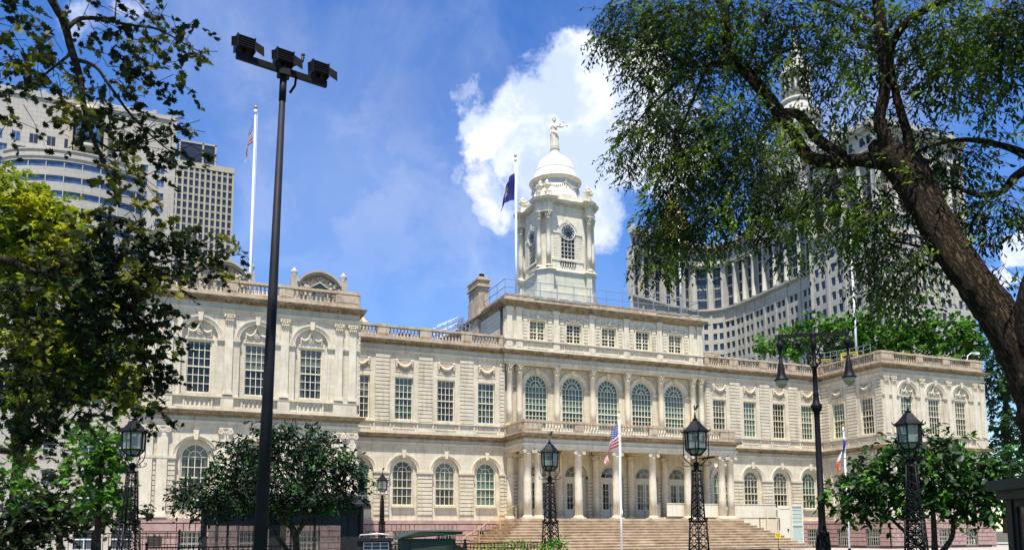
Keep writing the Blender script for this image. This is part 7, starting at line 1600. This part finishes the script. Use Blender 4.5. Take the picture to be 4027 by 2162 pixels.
pb = [(30, 50, 60, 50, 12, 0.5, 0.744), (60, 140, 75, 50, 12, 0.6, 0.744), (120, 190, 60, 45, 12, 0.5, 0.806), (20, 220, 35, 50, 12, 0.5, 0.372), (30, 315, 30, 25, 12, 0.4, 0.496), (90, 60, 35, 20, 12, 0.4, 0.31), (160, 110, 40, 15, 12, 0.3, 0.155), (215, 45, 35, 15, 12, 0.3, 0.372), (265, 80, 55, 28, 12, 0.4, 0.496), (300, 25, 40, 20, 12, 0.3, 0.217), (330, 90, 55, 40, 12, 0.5, 0.744), (390, 40, 50, 35, 12, 0.4, 0.558), (430, 85, 50, 38, 12, 0.5, 0.744), (480, 120, 35, 25, 12, 0.3, 0.496), (525, 145, 26, 14, 12.2, 0.3, 0.558), (470, 60, 40, 30, 12, 0.4, 0.372),
      (310, 150, 65, 35, 12, 0.5, 0.62), (270, 190, 50, 28, 12, 0.4, 0.434), (380, 170, 50, 35, 12, 0.4, 0.682), (440, 180, 35, 26, 12, 0.4, 0.31), (455, 215, 26, 14, 12, 0.3, 0.372), (330, 215, 50, 35, 12, 0.4, 0.372), (150, 255, 60, 32, 12, 0.5, 0.496), (210, 290, 55, 38, 12, 0.5, 0.744), (100, 300, 60, 25, 12, 0.4, 0.279), (270, 260, 55, 32, 12, 0.4, 0.558), (330, 280, 45, 25, 12, 0.4, 0.434), (250, 340, 55, 38, 12, 0.5, 0.806), (320, 330, 55, 30, 12, 0.4, 0.62), (385, 320, 45, 28, 12, 0.4, 0.558), (440, 330, 35, 25, 12, 0.4, 0.434), (485, 315, 16, 28, 12, 0.3, 0.558), (465, 375, 38, 25, 12, 0.3, 0.682), (400, 375, 45, 30, 12, 0.4, 0.62), (500, 400, 14, 20, 12, 0.3, 0.434), (290, 400, 50, 36, 12, 0.5, 0.682), (335, 395, 40, 25, 12, 0.4, 0.372), (310, 455, 42, 36, 12, 0.4, 0.682), (360, 430, 35, 25, 12, 0.4, 0.372), (340, 510, 36, 36, 12, 0.4, 0.8), (280, 520, 36, 25, 12, 0.4, 0.48), (380, 480, 25, 25, 12, 0.3, 0.4),
      (300, 590, 60, 45, 12, 0.5, 1.392), (230, 600, 55, 45, 12, 0.5, 0.868), (370, 590, 50, 38, 12, 0.5, 1.508), (430, 610, 48, 35, 12, 0.4, 1.601), (490, 600, 38, 18, 12, 0.3, 1.044), (530, 635, 38, 25, 12, 0.3, 1.334), (575, 640, 28, 12, 12, 0.3, 1.334), (606, 632, 16, 12, 12, 0.2, 1.201), (540, 680, 35, 16, 12, 0.3, 1.201), (480, 660, 38, 25, 12, 0.3, 1.067), (170, 640, 55, 45, 12, 0.5, 0.768), (340, 670, 60, 45, 12, 0.5, 1.868), (260, 690, 60, 50, 12, 0.6, 1.601), (180, 720, 60, 50, 12, 0.6, 0.899), (400, 700, 40, 28, 12, 0.4, 1.201), (450, 710, 30, 15, 12, 0.3, 0.667), (110, 750, 60, 45, 12, 0.6, 0.622), (40, 740, 55, 40, 12, 0.6, 0.622), (100, 670, 50, 25, 12, 0.5, 0.461),
      (320, 760, 60, 45, 12.2, 0.5, 1.345), (390, 770, 38, 38, 12.2, 0.4, 1.201), (250, 790, 60, 55, 12.2, 0.6, 0.829), (350, 830, 55, 45, 12.3, 0.5, 1.441), (410, 840, 35, 38, 12.3, 0.4, 1.201), (300, 880, 55, 45, 12.3, 0.5, 1.152), (380, 910, 50, 42, 12.3, 0.4, 1.441), (420, 960, 24, 28, 12.3, 0.3, 1.081), (340, 970, 50, 36, 12.3, 0.4, 1.32), (395, 1010, 26, 34, 12.3, 0.3, 1.044), (280, 960, 50, 45, 12.3, 0.5, 0.768), (400, 1060, 14, 16, 12.3, 0.2, 0.835), (180, 820, 60, 50, 12.3, 0.6, 0.691), (100, 830, 65, 55, 12.3, 0.7, 0.829), (30, 820, 55, 60, 12.3, 0.7, 0.899), (200, 900, 60, 45, 12.4, 0.6, 0.673), (120, 930, 65, 50, 12.4, 0.7, 1.249), (40, 940, 60, 55, 12.4, 0.7, 1.249), (150, 1010, 60, 45, 12.4, 0.6, 0.918), (60, 1040, 60, 50, 12.4, 0.6, 1.002), (230, 1010, 50, 35, 12.4, 0.5, 0.585), (110, 1090, 55, 35, 12.4, 0.5, 0.835), (30, 1110, 40, 35, 12.4, 0.5, 0.668)]
st, di = sprigs(pb, 92, 6, .28, .25, 41); leaves('crown', st, di, PLANE_LEAF, .090, 7, .27, M['planeleaf'], PL, PBs, 42, M['twig'], hang=.35, flat=.7, twigf=.7, twigr=.0045)
ov = [(-200+240*i, -290-190*j, 150, 100, 11.0, 1.8, .5) for i in range(6) for j in range(3)]
st, di = sprigs(ov, 12, 7, .3, .3, 43); leaves('upper_crown', st, di, PLANE_LEAF, .14, 7, .4, M['planeleaf'], PL, PBs, 44)

def tree(name, label, base_px, D, blobs, leafm, tmpl, size, dens, leafn, length, trunks, seed, bm='planebark', group=None, cat='tree', droop=.2, twig=True, z0=0, twigr=.006, flat=.6):
    B = at(base_px, 1383, D); B[2] = z0; t = thing(name, label, cat, B, 0, group); b = MB()
    for i, tr in enumerate(trunks):
        tr = list(tr); limb(b, tr, 8, .12, seed+i, 4)
    if trunks: b.build('trunk', M[bm], t, off=B)
    st, di = sprigs(blobs, dens, leafn, length, droop, seed); leaves('crown' if trunks else 'foliage', st, di, tmpl, size, leafn, length, M[leafm], t, B, seed+1, M['twig'] if twig else None, flat=flat, twigr=twigr); return t
# small dark tree in front of the booth
t1 = [(520, 1235, 75, 30, 18, .7, 1.0), (455, 1262, 26, 14, 18, .4, 1.0), (470, 1225, 30, 15, 18, .4, .8), (600, 1180, 65, 45, 18, .9, 1.1), (590, 1120, 40, 18, 18, .5, .9), (650, 1120, 50, 35, 18, .7, 1.0), (700, 1085, 45, 20, 18, .6, .9), (740, 1065, 22, 10, 18, .4, .8), (760, 1110, 60, 45, 18, .9, 1.1), (820, 1150, 60, 50, 18, .9, 1.1), (880, 1180, 40, 40, 18, .7, 1.1), (905, 1215, 26, 26, 18, .4, .9), (700, 1190, 90, 70, 18, 1.2, 1.2), (800, 1230, 80, 50, 18, 1.1, 1.2), (600, 1250, 85, 35, 18, .9, 1.2), (855, 1262, 50, 26, 18, .6, 1.0), (690, 1275, 70, 24, 18, .8, 1.0), (520, 1285, 60, 18, 18, .5, .8), (640, 1060, 14, 8, 18, .3, .3)]
tree('young_tree', 'small dark spreading tree in front of the guard booth and the left wing', 740, 18, t1, 'youngleaf', OVATE_LEAF, .085, 220, 7, .20,
     [[(745, 1400, 18, 9), (742, 1340, 18, 8), (712, 1300, 18, 6), (660, 1240, 18, 4), (600, 1180, 18, 2.5), (540, 1160, 18, 1)], [(745, 1345, 18, 6), (770, 1300, 18, 5), (780, 1240, 18, 4), (790, 1160, 18, 2.5), (760, 1090, 18, 1)], [(735, 1400, 18, 6), (690, 1340, 18, 5), (640, 1285, 18, 4), (560, 1250, 18, 2), (480, 1250, 18, 1)], [(770, 1300, 18, 4), (830, 1240, 18, 3), (890, 1200, 18, 1.2)], [(775, 1270, 18, 3.5), (700, 1180, 18, 2.5), (690, 1110, 18, 1.2)]], 51)
t2 = [(2098, 1238, 30, 24, 25, .9, 1.2), (2168, 1195, 36, 24, 25, 1, 1.1), (2210, 1200, 60, 50, 25, 1.2, 1.2), (2180, 1255, 55, 32, 25, 1, 1.1), (2140, 1285, 35, 18, 25, .6, 1.0), (2218, 1150, 34, 20, 25, .8, .9), (2250, 1110, 45, 20, 25, .8, .8), (2330, 1100, 38, 24, 25, .9, 1.2), (2300, 1160, 70, 45, 25, 1.3, 1.2), (2400, 1108, 40, 14, 25, .6, 1.0), (2380, 1160, 60, 40, 25, 1.2, 1.1), (2450, 1180, 60, 45, 25, 1.2, 1.2), (2520, 1200, 45, 45, 25, 1, 1.1), (2280, 1235, 70, 42, 25, 1.2, 1.2), (2380, 1240, 80, 40, 25, 1.2, 1.2), (2470, 1260, 55, 40, 25, 1, 1.2), (2430, 1290, 35, 18, 25, .7, 1.0), (2250, 1285, 40, 14, 25, .7, .7), (2500, 1150, 40, 26, 25, .8, .8)]
tree('broadleaf_tree', 'small broad-leaved tree with bright green tips in front of the right wing', 2350, 25, t2, 'magleaf', OVATE_LEAF, .19, 62, 6, .36,
     [[(2352, 1400, 25, 7), (2350, 1340, 25, 6), (2345, 1270, 25, 5), (2330, 1180, 25, 3), (2330, 1110, 25, 1)], [(2360, 1400, 25, 7), (2395, 1350, 25, 5), (2400, 1300, 25, 4.5), (2430, 1270, 25, 4), (2480, 1220, 25, 2)], [(2330, 1390, 25, 5), (2280, 1340, 25, 4), (2225, 1290, 25, 3), (2160, 1240, 25, 1.5)], [(2400, 1305, 25, 4), (2380, 1280, 25, 3), (2350, 1230, 25, 1.5)]], 61, droop=.35)
# left side trees
ol = [(40, 480, 55, 38, 36, 1.5, 1.2), (110, 520, 60, 40, 36, 1.8, 1.3), (60, 560, 80, 50, 36, 2, 1.3), (160, 570, 50, 45, 36, 1.6, 1.2), (110, 630, 90, 50, 36, 2, 1.3), (30, 660, 60, 60, 36, 2, 1.2), (190, 650, 40, 40, 36, 1.5, 1.0), (230, 760, 50, 50, 36, 1.5, 1.0), (100, 740, 90, 60, 36, 2, 1.2), (240, 880, 60, 60, 36, 1.6, 1.2), (275, 950, 55, 50, 36, 1.5, 1.2), (180, 850, 60, 60, 36, 2, 1.1), (80, 850, 80, 60, 36, 2, 1.1), (60, 960, 70, 60, 36, 2, 1.0), (160, 960, 60, 45, 36, 1.8, .8), (310, 1010, 25, 30, 36, 1, .8)]
tree('yellowing_tree', 'tall yellow-green sunlit tree behind the dark boughs at the left', 60, 36, ol, 'olive', CLUMP_LEAF, .24, 34, 7, .5,
     [[(40, 1420, 36, 13), (40, 1250, 36, 12), (55, 1050, 36, 9), (80, 850, 36, 6), (80, 620, 36, 3)], [(45, 1180, 36, 8), (110, 1100, 36, 6), (160, 980, 36, 4), (230, 850, 36, 2)]], 71)
tree('slender_tree', 'slender fresh green tree beside the left lantern post', 245, 30, [(200, 1080, 35, 26, 30, 1, .8), (170, 1060, 22, 14, 30, .6, .6), (250, 1090, 40, 30, 30, 1.2, 1.0), (215, 1150, 50, 34, 30, 1.3, 1.0), (285, 1130, 30, 36, 30, 1, 1.1), (265, 1190, 45, 36, 30, 1.2, 1.1), (200, 1200, 36, 22, 30, 1, .8), (300, 1210, 22, 40, 30, .9, 1.1), (240, 1250, 50, 28, 30, 1.2, 1.0), (290, 1265, 30, 24, 30, .9, .8), (200, 1260, 20, 20, 30, .8, .6)], 'brightleaf', PLANE_LEAF, .20, 34, 6, .4,
     [[(243, 1400, 30, 9), (246, 1330, 30, 7), (250, 1240, 30, 5), (262, 1120, 30, 3), (270, 1060, 30, 1)], [(247, 1290, 30, 4), (215, 1220, 30, 3), (190, 1150, 30, 1.5)]], 81)
tree('side_tree', 'bright green leafy branches at the far left edge', -60, 24, [(15, 1160, 38, 32, 24, .8, 1.3), (20, 1210, 42, 32, 24, .9, 1.3), (50, 1185, 22, 20, 24, .6, .8), (20, 1250, 50, 22, 24, .8, .8)], 'brightleaf', PLANE_LEAF, .13, 36, 6, .3, [[(-70, 1420, 24, 12), (-60, 1300, 24, 9), (-20, 1220, 24, 5), (30, 1180, 24, 2)]], 91)
tree('shade_tree', 'dark low-branched tree shading the pale building at the left', 150, 33, [(60, 1290, 70, 36, 33, 1.5, 1.0), (20, 1340, 60, 26, 33, 1.2, 1.3), (130, 1270, 50, 30, 33, 1.5, .7), (110, 1340, 50, 24, 33, 1.3, 1.0), (235, 1300, 70, 18, 33, 1.2, .9), (180, 1290, 40, 24, 33, 1.2, .9), (90, 1220, 50, 26, 33, 1.3, .7), (150, 1140, 36, 24, 33, 1.2, .4), (320, 1290, 36, 24, 33, 1, .9)], 'darkleaf', PLANE_LEAF, .20, 55, 6, .4, [[(150, 1420, 33, 8), (148, 1340, 33, 6), (120, 1260, 33, 4), (80, 1200, 33, 2)], [(148, 1330, 33, 5), (200, 1280, 33, 3), (260, 1270, 33, 1.5)], [(120, 1290, 33, 4), (60, 1260, 33, 2.5)]], 101)
# trees beyond the hall on the right
for i, (x, bl, mm, lb) in enumerate([
    (2060, [(1940, 865, 50, 26), (2000, 850, 45, 34), (2060, 825, 50, 36), (2110, 840, 40, 44), (2040, 880, 70, 30)], 'brightleaf', 'leftmost of the fresh green trees rising behind the right connecting roof'),
    (2190, [(2150, 815, 40, 34), (2200, 830, 44, 44), (2180, 880, 60, 36), (2130, 870, 40, 40)], 'brightleaf', 'fresh green tree right behind the right wing flagpole'),
    (2300, [(2260, 830, 44, 34), (2310, 820, 46, 34), (2290, 870, 64, 40), (2240, 880, 44, 34)], 'brightleaf', 'wide fresh green tree in the middle of the row behind the right wing'),
    (2420, [(2380, 830, 44, 34), (2430, 825, 40, 30), (2400, 875, 60, 40), (2460, 860, 34, 34)], 'brightleaf', 'rightmost fresh green tree of the row behind the right wing parapet'),
    (2530, [(2510, 890, 40, 36), (2500, 960, 34, 44), (2540, 940, 50, 60), (2530, 1040, 44, 60), (2550, 1120, 44, 50), (2520, 1170, 34, 34)], 'darkleaf', 'tall dark green tree past the right end of the hall')]):
    D_ = 108 if i < 4 else 92; blobs = [(a, c, rx, ry, D_, 2.6, 1.1) for a, c, rx, ry in bl]
    tree('park_tree', lb, x, D_, blobs, mm if i < 4 else 'darkgreen', CLUMP_LEAF, .55 if i < 4 else .42, 3.6 if i < 4 else 5.5, 7, .9, [[(x, 1340, D_, 6), (x, 1000, D_, 5), (x-10, 900, D_, 3), (x-20, 840, D_, 1.5)], [(x, 960, D_, 4), (x+25, 880, D_, 2)]], 111+i*7, group='trees beyond the hall', twig=False, flat=.9) if True else None
# clipped shrubs in front of the steps
def shrub(label, bl, D, seed, m='shrubleaf', sz=.06):
    x = bl[0][0]; B = at(x, 1383, D); B[2] = 0; t = thing('shrub', label, 'shrub', B, 0, None); st, di = sprigs([(a, c, rx, ry, D, dp, 1) for a, c, rx, ry, dp in bl], 260, 6, .12, -.6, seed); leaves('foliage', st, di, OVATE_LEAF, sz, 6, .12, M[m], t, B, seed+1, M['twig'], twigr=.003)
shrub('low yellow-green shrubs along the fence before the steps', [(1215, 1388, 30, 16, .3), (1260, 1380, 36, 14, .35), (1300, 1374, 30, 14, .3), (1315, 1366, 14, 9, .15), (1345, 1384, 34, 14, .3), (1380, 1390, 30, 14, .3)], 22, 131)
shrub('taller bright green bush at the foot of the lantern post before the steps', [(1395, 1365, 26, 12, .25), (1405, 1380, 34, 18, .35), (1410, 1358, 14, 7, .15)], 25, 141, 'brightshrub')
